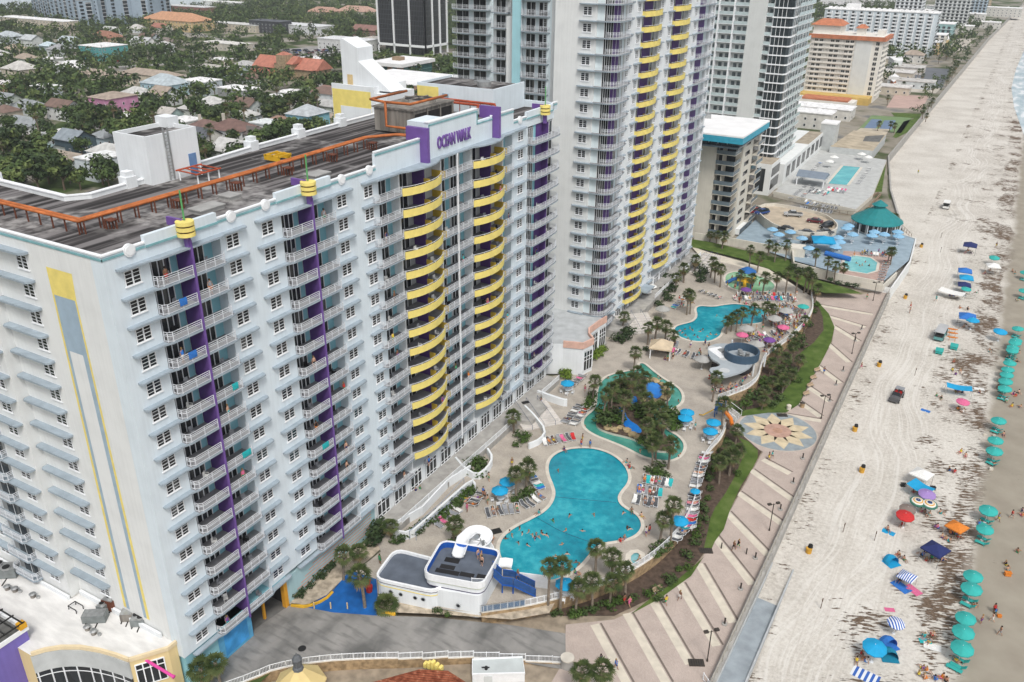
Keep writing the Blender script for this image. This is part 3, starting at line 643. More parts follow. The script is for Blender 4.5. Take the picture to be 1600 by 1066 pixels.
b.tube([(-11.6,56.6,57),(-14.6,57,57.1),(-14.6,66,57.1)],.2,8);b.tube([(-11.6,56.7,57),(-7.2,56.7,57.1),(-7.2,66,57.1)],.2,8)
b.tube([(-4,52.2,53.8),(-4,55,53.6),(-7.9,56.6,53.6)],.18,8);b.build('pipes',ORANGE,pp,smooth=True)
b=MB();b.box(-.06,-.06,0,.06,.06,1.25);lg=b.mesh('pipe_leg',[DRUST]);b=MB()
for q in range(4):b.box(.25*q-.07,.2*q-.07,0,.25*q+.07,.2*q+.07,1.05)
b.box(-.1,-.1,.9,.9,.75,1.0);vs=b.mesh('valve_stand',[DRUST])
for k in range(16):inst('pipe_leg',lg,(-38+2*k,3.6,52.45),0,pp)
for k in range(22):
 for dx in(-8.2,-7.65):inst('pipe_leg',lg,(dx,4+2.05*k,52.45),0,pp)
 if k%4==1:inst('valve_stand',vs,(-7.3,4+2.05*k,52.45),0,pp)
rp=thing('roof_pipe_rack','red pipe rack standing on the roof beside the rooftop house','pipe rack',(-5,74,52.45));b=MB()
b.tube([(-16,75.6,54.6),(-4.4,75.6,54.6),(-3.9,75.2,53.7)],.2,8);b.tube([(-16,75.0,54.3),(-7,75.0,54.3),(-4.6,69.5,54.2)],.2,8)
for k in range(6):b.box(-15+2*k,75.3,52.45,-14.9+2*k,75.4,54.5)
b.build('pipes',REDP,rp,smooth=False)
rk=thing('pipe_bench','small red and white pipe stand in front of the stair tower door','pipe rack',(-14.6,25,52.45));b=MB()
for k in range(4):b.tube([(-16.3+.0,22.6+1.1*k,53.6),(-12.8,22.4+1.1*k,53.6)],.09,6,0)
b.tube([(-16.3,22.4,53.6),(-16.3,26.2,53.6)],.1,6,0);b.tube([(-12.8,22.2,53.6),(-12.8,26,53.6)],.1,6,0)
for x,y in((-16,22.6),(-13,22.6),(-16,25.8),(-13,25.8),(-13,24.2)):b.tube([(x,y,52.45),(x,y,53.55)],.09,6,1)
b.build('pipes',[REDP,TRIM],rk)
fu=thing('yellow_roof_frame','yellow steel frame lying on the roof beside the orange pipes','frame',(-13,35.5,52.45));b=MB()
for y in(34.6,36.6):b.box(-14.4,y,52.7,-11.8,y+.2,53.4)
for x in(-14.2,-13,-11.9):b.box(x,34.6,53.2,x+.18,36.8,53.45)
b.build('frame',mat('safety_yellow',(.65,.38,.02),.6,.1,1),fu)
for k,(x,y,l,a)in enumerate(((-3.8,15.5,3.2,'low grey roof hatch beside the first ring finial'),(-3.4,32.2,2.6,'low grey roof hatch beside the second ring finial'),(-5.2,20,1.6,'pale square vent on the roof between the two ring finials'))):
 b=MB();b.box(x-.9,y-l/2,52.45,x+.9,y+l/2,52.85,0);b.box(x-1,y-l/2-.1,52.85,x+1,y+l/2+.1,52.97,0)
 tag(b.build('roof_hatch',mat('hatch_grey',(.33,.33,.32),.8,.15,1)if k==0 else bpy.data.materials['hatch_grey'],loc=(x,y,52.45)),a,'hatch')
 # ---------------- second tower of the white hotel ----------------
tw=thing('tall_hotel_tower','tall white and light blue hotel tower with two columns of yellow balconies','hotel tower',(1,107,0))
NF=27;Z0=4.35  # storey slab k is at Z0 + 2.9 k
TOP=Z0+FH*NF
b=MB()
for y0,y1 in((115,123),(132.8,140.3),(150.2,158),(166.5,170.4)):b.box(-1.2,y0,4,1,y1,TOP+1,1)
b.box(-10,107.0,4,-1.6,112,TOP+1,0);b.box(-10,112,4,-1.2,170.4,TOP+1,3)
b.box(-13.2,110,0,-10,168,TOP+1,2);b.box(-19.0,111.2,0,-13.2,168,TOP+1,2);b.box(-21.2,110.4,0,-19.0,168,TOP+1,2)
b.box(-23.4,112,0,-21.2,168,TOP-18,0);b.box(-27.6,114,0,-23.4,165,TOP+1,0)
b.box(-61,153,0,-51.2,168,TOP+1,2);b.box(-51.2,156,0,-28.5,164,TOP+1,2);b.box(-10,107.01,0,-.5,112,4,0)
b.build('wall',[WHITE2,WHITE,SKYB if False else stucco('pale_blue_stucco',(.68,.77,.80),.05),GREY],tw)
TB=stucco('teal_blue_stucco',(.36,.62,.68),.08)
b=MB();b.box(-21.1,110.3,0,-19.2,110.4,TOP+1,0);b.box(-12.2,109.9,0,-10.1,110,TOP+1,1);b.build('blue_pier',[TB,WHITE2],tw)
# corner balconies
def prj(pts):return pts
cs=[(-1.7,107.6),(-1.4,106.7),(.8,106.7)]+arc(.8,108.9,2.2,270,360,6)+[(3.0,112.5),(2.6,115.0),(1.6,115.6),(1,115.6),(-1.2,115.6),(-1.6,112)]
s=MB();s.prism(cs,-.2,0,0,mt=1);r=MB();rail(r,cs[2:11],0,bal=.16)
d=MB();wp=[(-1.62,107.5),(-.2,107.6),(.5,107.9),(1.1,108.6),(1.4,109.6),(1.45,111.0),(1.4,112.4),(1.2,113.8),(1.0,115.0)]
for(p,q),mm in zip(zip(wp,wp[1:]),(2,0,0,3,3,0,2,4)):
 d.wall([p,q],0,2.68,.08,mm);d.obox(*q,0,.1,.1,2.6,0,1)
 if mm==0:c=((p[0]+q[0])/2,(p[1]+q[1])/2);d.obox(*c,0,.1,.14,2.6,0,1)
PB=bpy.data.materials['pale_blue_stucco']
cm=[s.mesh('balcony',[LEDGE,FLOORG]),r.mesh('railing',[RAIL]),d.mesh('sliding_door',[GLASS2,TRIM,PB,PUR,GREY])]
def ycurve(y0,y1,x0=1.55,x1=2.45):return curve(y0,y1,x0,x1,8)
def ybal(y0,y1):
 c=ycurve(y0,y1);s=MB();s.prism([(-.3,y0)]+c+[(-.3,y1)],-.2,0,0,mt=1)
 p=MB();p.wall([(1,y0)]+c+[(1,y1)],-.26,.76,.12,0)
 for i in range(len(c)-1):p.tube([(*c[i],.98),(*c[i+1],.98)],.04,4,1,cap=False)
 d=MB();d.box(.3,y0,0,.5,y1,2.68,4);doors(d,y0+.3,y0+1.7,.53,0,2);d.box(.5,y0+1.8,0,.62,y0+6.3,2.66,3);doors(d,y0+7,y0+8.2,.53,0,1)
 ym=(y0+y1)/2;d.box(.7,ym-.08,0,1.6,ym+.08,.7,5)
 return s.mesh('curved_balcony',[LEDGE,FLOORG]),p.mesh('yellow_parapet',[YEL,RAIL]),d.mesh('sliding_door',[GLASS2,TRIM,PB,PUR,GREY,YEL2])
ym=[ybal(123,132.6),ybal(140.5,150.2)]
s=MB();s.prism([(-.3,158),(1.3,158),(1.7,158.2),(1.9,158.7),(1.9,166.4),(-.3,166.4)],-.2,0,0,mt=1);r=MB();rail(r,[(1.05,158.1),(1.6,158.2),(1.82,158.7),(1.82,166.35),(1.05,166.35)],0,bal=.2)
d=MB();d.box(.2,158,0,.35,166.5,2.68,4);d.box(.35,159.4,0,.5,164,2.66,3);doors(d,158.2,159.3,.4,0,1);d.box(.35,164.2,0,.45,166.4,2.6,2)
em=[s.mesh('balcony',[LEDGE,FLOORG]),r.mesh('railing',[RAIL]),d.mesh('sliding_door',[GLASS2,TRIM,PB,PUR,GREY])]
# south and west-side balconies
def south_bal(x0,x1,y,wd,n):
 s=MB();s.prism([(x0,y),(x0,y-wd+.4),(x0+.4,y-wd),(x1-.4,y-wd),(x1,y-wd+.4),(x1,y)],-.2,0,0,mt=1)
 r=MB();rail(r,[(x0+.05,y),(x0+.05,y-wd+.4),(x0+.4,y-wd+.06),(x1-.4,y-wd+.06),(x1-.05,y-wd+.4),(x1-.05,y)],0,bal=.2)
 d=MB()
 for k in range(n):
  u=x0+.6+k*(x1-x0-.8)/n;e=u+(x1-x0-.8)/n*.72;d.box(u,y-.03,0,e,y,2.3,0)
  for q in range(3):g=u+(e-u)*q/2;d.box(g-.05,y-.07,0,g+.05,y,2.3,1)
 return s.mesh('side_balcony',[LEDGE,FLOORG]),r.mesh('railing',[RAIL]),d.mesh('sliding_door',[GLASS2,TRIM])
sb2=[south_bal(-19.0,-12.6,111.2,1.6,2),south_bal(-27.5,-23.6,114,1.6,1),south_bal(-62.5,-51.4,153,1.8,2)]
for k in range(NF):
 z=Z0+FH*k
 for ms in[cm,em]+ym:
  if ms in ym and k==0 and ms is ym[1]:continue
  o=inst(ms[0].name.split('.')[0],ms[0],(0,0,z),0,tw)
  for me in ms[1:]:inst(me.name.split('.')[0],me,(0,0,z),0,o)
 if k>12:
  for ms in sb2:
   o=inst('side_balcony',ms[0],(0,0,z),0,tw)
   for me in ms[1:]:inst(me.name.split('.')[0],me,(0,0,z),0,o)
b=MB();big=[];st=MB();sl=MB()
WE=[116.5,121.1,133.7,138.8,151.0,155.7,168.4]
for k in range(NF):
 z=Z0+FH*k+1.6
 if z<72:inst('window',WIN,(-3.38,107,z),R(-90),tw)
 for j,y in enumerate(WE):
  if j<3 and z<70:inst('window',WIN2,(1,y,z),0,tw)
  else:addwin(st,WIN2,1,y,z)
 if k>12:addwin(st,WIN,-13.9,111.2,z,True)
 sl.prism([(-4.9,107),(-4.9,106.5),(-4.6,106.3),(-1.3,106.3),(-1.3,107)],Z0+FH*k-.2,Z0+FH*k,0)
 for a,c in((115.6,117.8),(119.8,123.0),(132.6,135),(137.4,140.5),(150.2,152.4),(154.2,158),(166.4,169.6)):sl.prism([(1,a),(1.6,a+.15),(1.65,c-.2),(1.4,c),(1,c)],Z0+FH*k-.2,Z0+FH*k,0)
tag(st.build('window',[TRIM,GLASS,TRIM],tw),kind='stuff');tag(sl.build('brow',[LEDGE],tw),kind='stuff')
b=MB();b.box(-10,112.5,.2,.7,170.4,4.2,0)
for y in[117+4.0*k for k in range(13)]:
 b.box(.7,y-1.4,.9,.76,y+1.4,3.9,1)
 for q in(-1.45,-.5,.45,1.4):b.box(.7,y+q-.06,.7,.85,y+q+.06,4,2)
 b.box(.7,y-1.5,3.2,.85,y+1.5,3.32,2)
b.box(.72,131.5,4.2,3.6,136.5,4.45,3)
b.build('ground_storey_wall',[WHITE,GLASS,TRIM,LEDGE],tw)
# low link building with a pink rim between the two hotels
lk=thing('link_building','low grey roofed link with a curved pink rim between the two white hotels','building',(0,98,0))
c=[(-12,89.8),(-2,89.8),(1.5,92),(5.2,93.2),(6.0,96.2),(4.2,98.0),(3.2,100.2),(3.4,104.5),(3.8,107.5),(-10,107)]
b=MB();b.prism(c,.3,7.0,0,mt=1);b.build('wall',[WHITE,mat('pale_grey_roof',(.44,.46,.47),.9,.12,.6)],lk)
b=MB();b.wall(c[2:9],6.2,7.6,.35,0);b.build('pink_rim',mat('salmon_paint',(.66,.42,.34),.8,.1,1),lk)
b=MB()
for i in range(3,8):
 p,q=Vector(c[i]),Vector(c[i+1]);a=math.atan2(q.y-p.y,q.x-p.x);m=(p+q)/2;L=(q-p).length*.8;nn=Vector((math.sin(a),-math.cos(a)))*.06
 b.obox(m.x+nn.x,m.y+nn.y,1.2,L,.12,4.2,a,0)
 for k in range(4):
  r=p.lerp(q,.1+.8*k/3)+nn;b.obox(r.x,r.y,1.2,.12,.22,4.2,a,1)
 for z in(1.2,3.4,4.2,5.3):b.obox(m.x+nn.x,m.y+nn.y,z,L,.2,.1,a,1)
b.build('window',[GLASS,TRIM],lk)
# ---------------- generic high-rises up the coast ----------------
def block(name,label,cat,x0,y0,x1,y1,h,mw,mr,z0=-.1):
 o=thing(name,label,cat,((x0+x1)/2,(y0+y1)/2,0));b=MB();b.box(x0,y0,z0,x1,y1,h,0);b.build('wall',[mw],o)
 b=MB();b.box(x0-.2,y0-.2,h,x1+.2,y1+.2,h+.5,0);b.box(x0+.3,y0+.3,h+.5,x1-.3,y1-.3,h+.53,0);b.build('roof',[mr],o)
 return o
 # beige mid-rise with a blue fascia
BEI=stucco('beige_stucco',(.64,.61,.54),.1);WROOF=mat('white_roof',(.80,.80,.80),.8,.08,.2);FASC=mat('blue_fascia',(.04,.33,.47),.5,.1,1);DRAIL=mat('dark_glass_rail',(.13,.17,.20),.25,.3,.6,spec=.5)
mb_=thing('beige_midrise','beige ten storey hotel with white roof and bright blue fascia','hotel',(0,203,0))
b=MB();b.box(-30,191.6,-.1,1.2,214.5,28.2,0);b.box(-30,189.7,-.1,-.45,191.6,28.2,0);b.box(1.2,196,-.1,5.3,214.5,28.2,0)
b.build('wall',[BEI],mb_)
b=MB();b.box(-30,183.9,31.2,7.9,211.5,31.6,0);b.box(-30,183.9,29.5,7.9,184.2,31.2,1);b.box(7.6,184.2,29.5,7.9,211.5,31.2,1);b.box(-30,184.2,29.5,7.6,211.5,29.6,1);b.box(-28,188,28.2,3,211,29.5,2);b.obox(-9,205,31.6,2.5,2.2,1.2,.3,3)
b.build('roof',[WROOF,FASC,GLASS,METAL],mb_)
b=MB();b.box(-30,185.2,27.8,6.6,212,28.2,0);rail(b,[(-29,185.3),(6.4,185.3),(6.4,211.5)],28.2,0,bal=.5)
for k in range(12):b.box(-26+2.6*k,187.9,28.3,-25.8+2.6*k,188.02,29.5,1)
b.build('top_terrace',[DRAIL,TRIM],mb_)
s=MB();s.box(-.4,189.6,-.22,4.9,191.6,0,0);s.box(1.2,191.6,-.22,4.9,196.2,0,0);s.box(-.4,189.55,0,4.9,189.62,1.05,1);s.box(4.83,189.62,0,4.9,196,1.05,1)
s.box(-.2,191.55,0,1.0,191.6,2.2,2);s.box(1.9,191.9,.1,4.4,191.96,2.2,2);s.box(1.3,189.8,0,1.45,191.6,2.5,0)
s.box(5.3,198.5,.9,5.34,203,2.1,2);s.box(5.3,206,-.2,6.9,213,0,0);s.box(6.85,206,0,6.9,213,1,1);s.box(5.3,206.5,0,5.35,212.5,2.2,2)
sm2=s.mesh('balcony',[BEI,DRAIL,GLASS])
for k in range(9):inst('balcony',sm2,(0,0,2.3+2.86*k),0,mb_)
b=MB();b.box(5.3,198,.3,6.5,212,2.0,0);b.box(6.5,198.3,.4,6.6,211.5,1.8,1);b.build('ground_storey_wall',[WHITE2,GLASS],mb_)
# grey and glass condominium
PALE=stucco('pale_grey_stucco',(.62,.64,.63),.06);CG=mat('condo_glass',(.03,.04,.045),.1,.4,.4,spec=.5);GB=mat('glass_balustrade',(.48,.57,.58),.2,.1,.6,spec=.5)
cd=thing('glass_condominium','tall pale condominium with dark glass bands on its rounded corner','apartment tower',(0,257,0))
b=MB();b.box(-34,258.2,8,-14.3,296,86,0);b.box(-14.3,256.6,8,-8.3,289,86,0);b.box(-8.3,259,8,-.2,288,86,0)
b.box(-24.6,256.6,8,-24.0,258.2,86,1);b.box(-19.4,256.6,8,-18.8,258.2,86,1)
b.build('wall',[PALE,TRIM],cd)
s=MB();c=[(-6.0,259),(-6.0,256.9),(-.6,256.9),(.1,258.2),(.1,262.5),(-.2,262.5),(-.2,259)]
s.prism(c,.0,2.55,0);s.prism([(-6.3,259),(-6.3,256.6),(-.4,256.6),(.4,258.0),(.4,263),(-.2,263),(-.2,259)],2.55,2.95,1)
for k in range(4):s.box(-6.05+1.35*k,256.8,0,-5.93+1.35*k,256.95,2.55,1)
for y in(260.3,262.3):s.box(.05,y,0,.2,y+.12,2.55,1)
gb=s.mesh('glass_band',[CG,TRIM])
PCG=mat('pale_condo_glass',(.16,.19,.20),.15,.5,.5,spec=.5)
s=MB();TB3=[]
for x0,x1 in((-34,-24.6),(-24,-19.4),(-18.8,-14.3)):
 r=MB();r.box(x0,256.5,-.15,x1,258.2,0,1);r.box(x0,256.5,0,x1,256.56,1.0,2);r.box(x0+.9,258.16,0,x0+2.1,258.2,2.1,0);r.box(x1-1.7,258.16,.1,x1-.5,258.2,2.1,0);TB3 .append(r.mesh('balcony',[PCG,TRIM,GB]))
s.box(-8.3,257,-.15,-6.2,259,0,1);s.box(-8.3,257,0,-6.2,257.06,1,2);s.box(-7.9,258.95,0,-6.9,259,2.1,0)
for y0,y1 in((263.5,270),(270.5,278),(279,287)):
 s.box(-.2,y0,-.15,.9,y1,0,1);s.box(.84,y0,0,.9,y1,1.1,2);s.box(-.2,y0+.6,0,-.15,y0+2.6,2.2,0);s.box(-.2,y1-2.6,0,-.15,y1-.6,2.2,0)
gs=s
for k in range(26):inst('glass_band',gb,(0,0,9.2+2.95*k),0,cd);[inst('balcony',q,(0,0,9.2+2.95*k),0,cd)for q in TB3]
a_=MB()
for k in range(26):n0=len(a_.v);a_.v+=[(x,y,z+9.2+2.95*k)for x,y,z in gs.v];a_.f+=[tuple(n0+i for i in f)for f in gs.f];a_.m+=gs.m
tag(a_.build('balcony',[PCG,TRIM,GB],cd),kind='stuff')
b=MB();b.box(-20,246.5,-.1,2.6,258,10.6,0);b.box(-20,258,-.1,4.4,322,8.6,0);b.box(-8,246.7,10.6,2.4,257.8,10.65,1);b.box(-1,296,8.6,4.2,321.8,8.65,1)
b.box(2.6,247.4,1.8,2.68,258,5.2,2);b.box(2.6,247.4,6.2,2.68,258,9.2,2);b.box(-3.4,246.44,1.2,.6,246.5,9.0,2)
for y in range(262,320,8):b.box(4.4,y,3.2,4.46,y+5,7.2,2)
b.build('podium',[WHITE2,mat('tan_gravel_roof',(.36,.31,.24),.95,.2,.5),GLASS],cd)
tag(block('glass_stair_house','grey flat topped stair house at the north end of the condominium podium','building',3.2,322,9,330,12,GREY,WROOF).children[0],None)
# beige hotel with orange roof
oh=thing('orange_roof_hotel','beige hotel slab with orange tile roof edge','hotel',(-15,475,0))
TILE=mat('orange_tile',(.46,.17,.09),.8,.2,.5);BEI2=stucco('cream_stucco',(.72,.70,.65),.05)
b=MB();b.box(-34,463,-.1,3,487,33.2,0);b.box(-10.5,462.7,-.1,-2.2,463,33,1);b.build('wall',[BEI2,PALE],oh)
b=MB();b.box(-35,461.8,31.6,4.6,463,33.6,0);b.box(3,463,31.6,4.6,488,33.6,0);b.box(-34,463,33.2,3,487,33.7,1);b.box(-34,466,33.7,-20,482,38,1)
b.obox(-27,474,38,17,19,2.6,0,0,taper=.55);b.box(-12,470,33.7,-8,476,37,1);b.obox(-10,473,37,6,8,1.8,0,0,taper=.3);b.box(-1.5,470,33.7,2,478,36.4,1);b.build('roof',[TILE,BEI2],oh)
s=MB();ww=MB();ww.box(-.85,-.1,.35,.85,-.02,1.95,0);ww.box(-.05,-.14,.35,.05,-.03,1.95,1);wo=ww.mesh('window',[GLASS,BEI2])
for x in(-32,-26,-24,-17.5,-15.8):s.box(x-.1,462.2,-.4,x+.1,463,2.35,1)
s.box(-33,462.2,-.12,-11,463,0,1);s.box(-33,462.2,.0,-11,462.25,.9,1)
for y in range(466,486,5):s.box(3,y,-.3,3.9,y+3.6,0,1);s.box(3,y+.4,.3,3.05,y+3,2,0)
fl=s.mesh('balcony_row',[GLASS,BEI2])
for k in range(11):
 inst('balcony_row',fl,(0,0,3.6+2.55*k),0,oh)
 for x in(-31,-28.3,-22.5,-19.9,-14.8,-12.3,0.6):inst('window',wo,(x,463,3.6+2.55*k),0,oh)
b=MB();b.box(-34,452,0,2.5,463,3.6,0);b.box(-34,440,0,-3,452,2.6,1);b.box(-30,440,2.6,-6,452,3.4,2);b.build('podium',[mat('ochre_stucco',(.55,.38,.12),.8,.15,.4),BEI2,TILE],oh)
# grey hotel further north and small blocks behind it
gh=thing('grey_white_hotel','long grey and white hotel slab north of the orange roofed hotel','hotel',(-35,705,0))
b=MB();b.box(-74,702,-.1,8,722,31,0);b.build('wall',[stucco('cool_grey_stucco',(.56,.62,.66),.06)],gh)
s=MB();x=0;s.box(x,700.8,-.1,x+3.4,702,0,1);s.box(x,700.8,0,x+3.4,700.9,1,1);s.box(x+.3,701.9,0,x+1.9,701.98,2.3,0);s.box(x+3.4,700.6,-.6,x+4.0,702,2.1,1);fl=s.mesh('balcony',[GLASS,TRIM]);r=MB()
for k in range(11):
 for i in range(13):
  if i>3:inst('balcony',fl,(-72+6.1*i,0,3+2.5*k),0,gh)
  else:n0=len(r.v);r.v+=[(x-72+6.1*i,y,z+3+2.5*k)for x,y,z in s.v];r.f+=[tuple(n0+j for j in f)for f in s.f];r.m+=s.m
 for i in range(4):r.box(8,704+4.5*i,3.2+2.5*k,8.1,706.5+4.5*i,5+2.5*k,0)
tag(r.build('balcony',[GLASS,TRIM],gh),kind='stuff')
b=MB();b.box(-74.5,701.5,31,8.5,722.5,31.6,0)
for k in range(20):b.box(-72+4*k,706,31.6,-70+4*k,709,33,0)
b.box(-60,710,31.6,-50,718,35,0);b.build('roof',[WROOF],gh)
# ---------------- inland town ----------------
HM={}
def cm_(c,kind):
 k=(c,kind)
 if k not in HM:c=tuple(.72*x+.28*(sum(c)/3)for x in c);HM[k]=mat(kind+'_%d'%len(HM),c,.85,.14 if kind=='house_wall' else.2,.5)
 return HM[k]
hw=MB();hw.box(-.06,-.55,-.65,.05,.55,.65,0);hw.box(.05,-.45,-.55,.06,.45,.55,1);HWIN=hw.mesh('window',[TRIM,GLASS])
hd=MB();hd.box(-.06,-.5,0,.06,.5,2.1,0);hd.box(.06,-.4,.1,.07,.4,2.0,1);HDOOR=hd.mesh('door',[TRIM,BROWN])
LAND_BOX=[];LANDMARKS=[];HREG=[]
def house(px,py,w,d,h,roof,wc,rc,label,ov=.6,rh=None,cat='house',rot=0,win=True,name=None,short=None,zb=0,chim=False):
 p=G(px,py,0);x,y=p.x,p.y;o=thing(name or 'house',label,cat,(x,y,0),rot)
 LAND_BOX.append((x,y,w/2+1.2,d/2+1.2));LANDMARKS.append((x,y,short or label))
 def part(b,nm,ms):return inst(nm,b.mesh(nm,ms),(x,y,0),0,o)
 b=MB();b.box(-w/2,-d/2,-.1,w/2,d/2,h,0)
 if roof=='gable':
  along=w>=d;rh=rh or min(w,d)*.32;k=len(b.v)
  for s in(-1,1):
   if along:b.face([(s*w/2,-d/2,h),(s*w/2,d/2,h),(s*w/2,0,h+rh)],0)
   else:b.face([(-w/2,s*d/2,h),(w/2,s*d/2,h),(0,s*d/2,h+rh)],0)
 part(b,'wall',[cm_(wc,'house_wall')])
 b=MB();W,Dp=w/2+ov,d/2+ov
 if roof=='flat':b.box(-W+.3,-Dp+.3,h,W-.3,Dp-.3,h+.45,0);b.obox(w*.12,d*.1,h+.45,2,1.6,.9,0,0);b.obox(-w*.25,-d*.15,h+.45,1.4,1.4,.7,0,0)
 elif roof=='hip':
  rh=rh or min(w,d)*.28;z0=h-.15
  if w>=d:A=[(-W+Dp,0,h+rh),(W-Dp,0,h+rh)]
  else:A=[(0,-Dp+W,h+rh),(0,Dp-W,h+rh)]
  c=[(-W,-Dp,z0),(W,-Dp,z0),(W,Dp,z0),(-W,Dp,z0)]
  if w>=d:F=[(c[0],c[1],A[1],A[0]),(c[1],c[2],A[1]),(c[2],c[3],A[0],A[1]),(c[3],c[0],A[0])]
  else:F=[(c[0],c[1],A[0]),(c[1],c[2],A[1],A[0]),(c[2],c[3],A[1]),(c[3],c[0],A[0],A[1])]
  for f in F:b.face(f,0)
  b.face([c[3],c[2],c[1],c[0]],0)
 else:
  z0=h-.2*rh/(min(w,d)/2)*ov
  for t in(0,.22):
   if along:
    b.face([(-W,-Dp,z0+t),(W,-Dp,z0+t),(W,0,h+rh+t),(-W,0,h+rh+t)],0);b.face([(W,Dp,z0+t),(-W,Dp,z0+t),(-W,0,h+rh+t),(W,0,h+rh+t)],0)
   else:
    b.face([(W,-Dp,z0+t),(W,Dp,z0+t),(0,Dp,h+rh+t),(0,-Dp,h+rh+t)],0);b.face([(-W,Dp,z0+t),(-W,-Dp,z0+t),(0,-Dp,h+rh+t),(0,Dp,h+rh+t)],0)
 r=part(b,'roof',[cm_(rc,'house_roof')])
 if chim:
  b=MB();b.box(-w*.3-.5,-.5,h,-w*.3+.5,.5,h+(rh or 1)+1.6);inst('chimney',b.mesh('chimney',[cm_((.6,.55,.45),'house_wall')]),(x,y,0),0,r)
 if win:
  fl=max(1,int(h/2.9))
  for f in range(fl):
   for k in range(max(2,int(w/4.2))):inst('window',HWIN,(x-w/2+w*(k+.5)/max(2,int(w/4.2)),y-d/2,1.6+2.9*f),R(-90),o)
   for k in range(max(2,int(d/5))):inst('window',HWIN,(x+w/2,y-d/2+d*(k+.5)/max(2,int(d/5)),1.6+2.9*f),0,o)
  inst('door',HDOOR,(x+w/2,y+d*.02,0),0,o)
 return o
WH,CRM,BLU=(.66,.68,.68),(.58,.50,.38),(.34,.56,.66)
GRY,BRN,TAN,RED,WHR=(.27,.30,.32),(.20,.12,.09),(.36,.28,.21),(.45,.16,.08),(.78,.78,.78)
H=house
H(180,174,15,17,7.6,'hip',(.62,.20,.42),TAN,'bright pink two storey house with a tan roof',rh=2,short='the pink house')
H(104,186,15,9,6,'gable',WH,BRN,'white two storey house with a brown ridge roof',short='the white house with brown ridge roof')
H(40,203,20,10,3.4,'hip',WH,GRY,'low white house with a wide grey roof and carport',short='the low white house with grey roof')
H(165,92,24,21,9,'flat',(.03,.36,.37),WHR,'teal green office block with a flat white roof',cat='office',name='office_block',short='the teal block')
H(165,130,34,12,5.2,'hip',CRM,TAN,'long cream motel wing with a tan hip roof',cat='motel',name='motel',rh=2.4,short='the cream motel')
H(240,129,40,12,5.2,'hip',CRM,TAN,'cream motel back wing with a tan hip roof and carports',cat='motel',name='motel',rh=2.4,short='the motel back wing')
H(38,128,17,14,8,'hip',CRM,(.5,.48,.45),'cream two storey apartment house with a pale hip roof',short='the cream apartment house')
H(112,114,24,11,4.2,'flat',(.6,.66,.70),WHR,'low pale blue motel with a white flat roof among palms',short='the pale blue motel')
H(338,116,34,12,4.2,'flat',(.30,.42,.50),(.48,.45,.4),'low blue grey office with a sand coloured flat roof',cat='office',name='office_block',short='the low blue grey office')
H(262,147,22,16,6.4,'hip',BLU,(.38,.46,.50),'large light blue house with a blue grey roof',short='the large light blue house')
H(318,146,17,13,7,'flat',(.45,.52,.55),WHR,'grey white two storey house with flat white roof',short='the grey white flat roofed house')
H(374,150,19,12,4.2,'flat',(.30,.31,.32),WHR,'grey low building with brilliant white roof',short='the low white roofed building')
H(121,236,12,10,5.2,'gable',(.05,.10,.13),(.22,.27,.31),'dark blue house with a slate grey ridge roof',short='the dark blue house')
H(112,260,15,8,3.6,'gable',(.60,.66,.70),(.36,.29,.22),'long low white house with a tan ridge roof',rh=1.8,short='the long low tan roofed house')
H(72,246,14,8,3.8,'gable',(.55,.62,.58),(.16,.24,.24),'small pale house with a dark teal roof',rh=1.8,short='the teal roofed house')
H(163,276,11,13,7.2,'flat',(.62,.70,.76),(.72,.74,.74),'white two storey flat roofed apartment house behind the hotel',cat='apartments',short='the white flat roofed apartments')
H(168,226,9,9,4,'hip',(.38,.52,.6),GRY,'small light blue cottage with a grey roof',short='the small blue cottage')
H(268,192,9,8,4.4,'gable',(.32,.46,.44),(.45,.42,.38),'small green gabled cottage',short='the green cottage')
H(368,224,17,13,6.6,'hip',WH,(.19,.10,.08),'big white house with a chocolate brown hip roof',chim=True,short='the chocolate roofed house')
H(326,214,13,9,5,'hip',WH,(.20,.11,.09),'smaller white house with a brown roof and pale chimney',chim=True,short='the smaller brown roofed house')
H(322,232,11,9,5.4,'gable',(.62,.60,.55),(.10,.11,.13),'cream house with a charcoal gable roof',short='the charcoal gabled house')
H(400,228,10,8,5.2,'gable',WH,(.13,.11,.10),'white gabled house with dark roof behind the hotel parapet',short='the white gabled house')
H(424,216,14,10,6.6,'flat',(.55,.62,.60),(.62,.66,.66),'pale grey flat roofed villa',short='the pale villa')
H(441,206,15,11,4,'hip',(.5,.58,.56),(.30,.17,.11),'low house with a rust brown hip roof',short='the rust roofed house')
H(483,204,13,14,8,'hip',(.16,.52,.66),(.40,.44,.47),'sky blue two storey house with grey hip roof and dormers',short='the sky blue house')
H(446,164,24,9,3.6,'flat',(.6,.6,.58),WHR,'low white workshop with a white roof beside the big oak',cat='workshop',name='workshop',short='the white workshop')
H(512,152,14,10,3.6,'hip',(.55,.5,.44),(.28,.15,.11),'low house with a reddish brown roof beside the yellow tower',short='the reddish brown roofed house')
H(28,86,18,12,4,'hip',CRM,(.42,.32,.22),'low house with a pale brown hip roof',short='the pale brown roofed house')
H(18,68,20,12,6,'hip',(.5,.58,.62),(.40,.46,.50),'grey blue house with hip roof',short='the grey blue house')
H(52,72,14,10,5,'gable',(.58,.6,.6),(.44,.48,.5),'pale grey gabled house',short='the pale grey gabled house')
H(78,78,12,9,3.4,'hip',(.4,.52,.58),(.45,.58,.64),'tiny powder blue house',short='the powder blue house')
H(112,74,16,9,5,'gable',(.5,.6,.66),(.42,.5,.55),'pale blue gabled house beside the teal block',short='the pale blue gabled house')
H(226,74,18,11,4,'gable',WH,(.45,.47,.48),'white gabled house north of the teal block',short='the white gabled house north of the teal block')
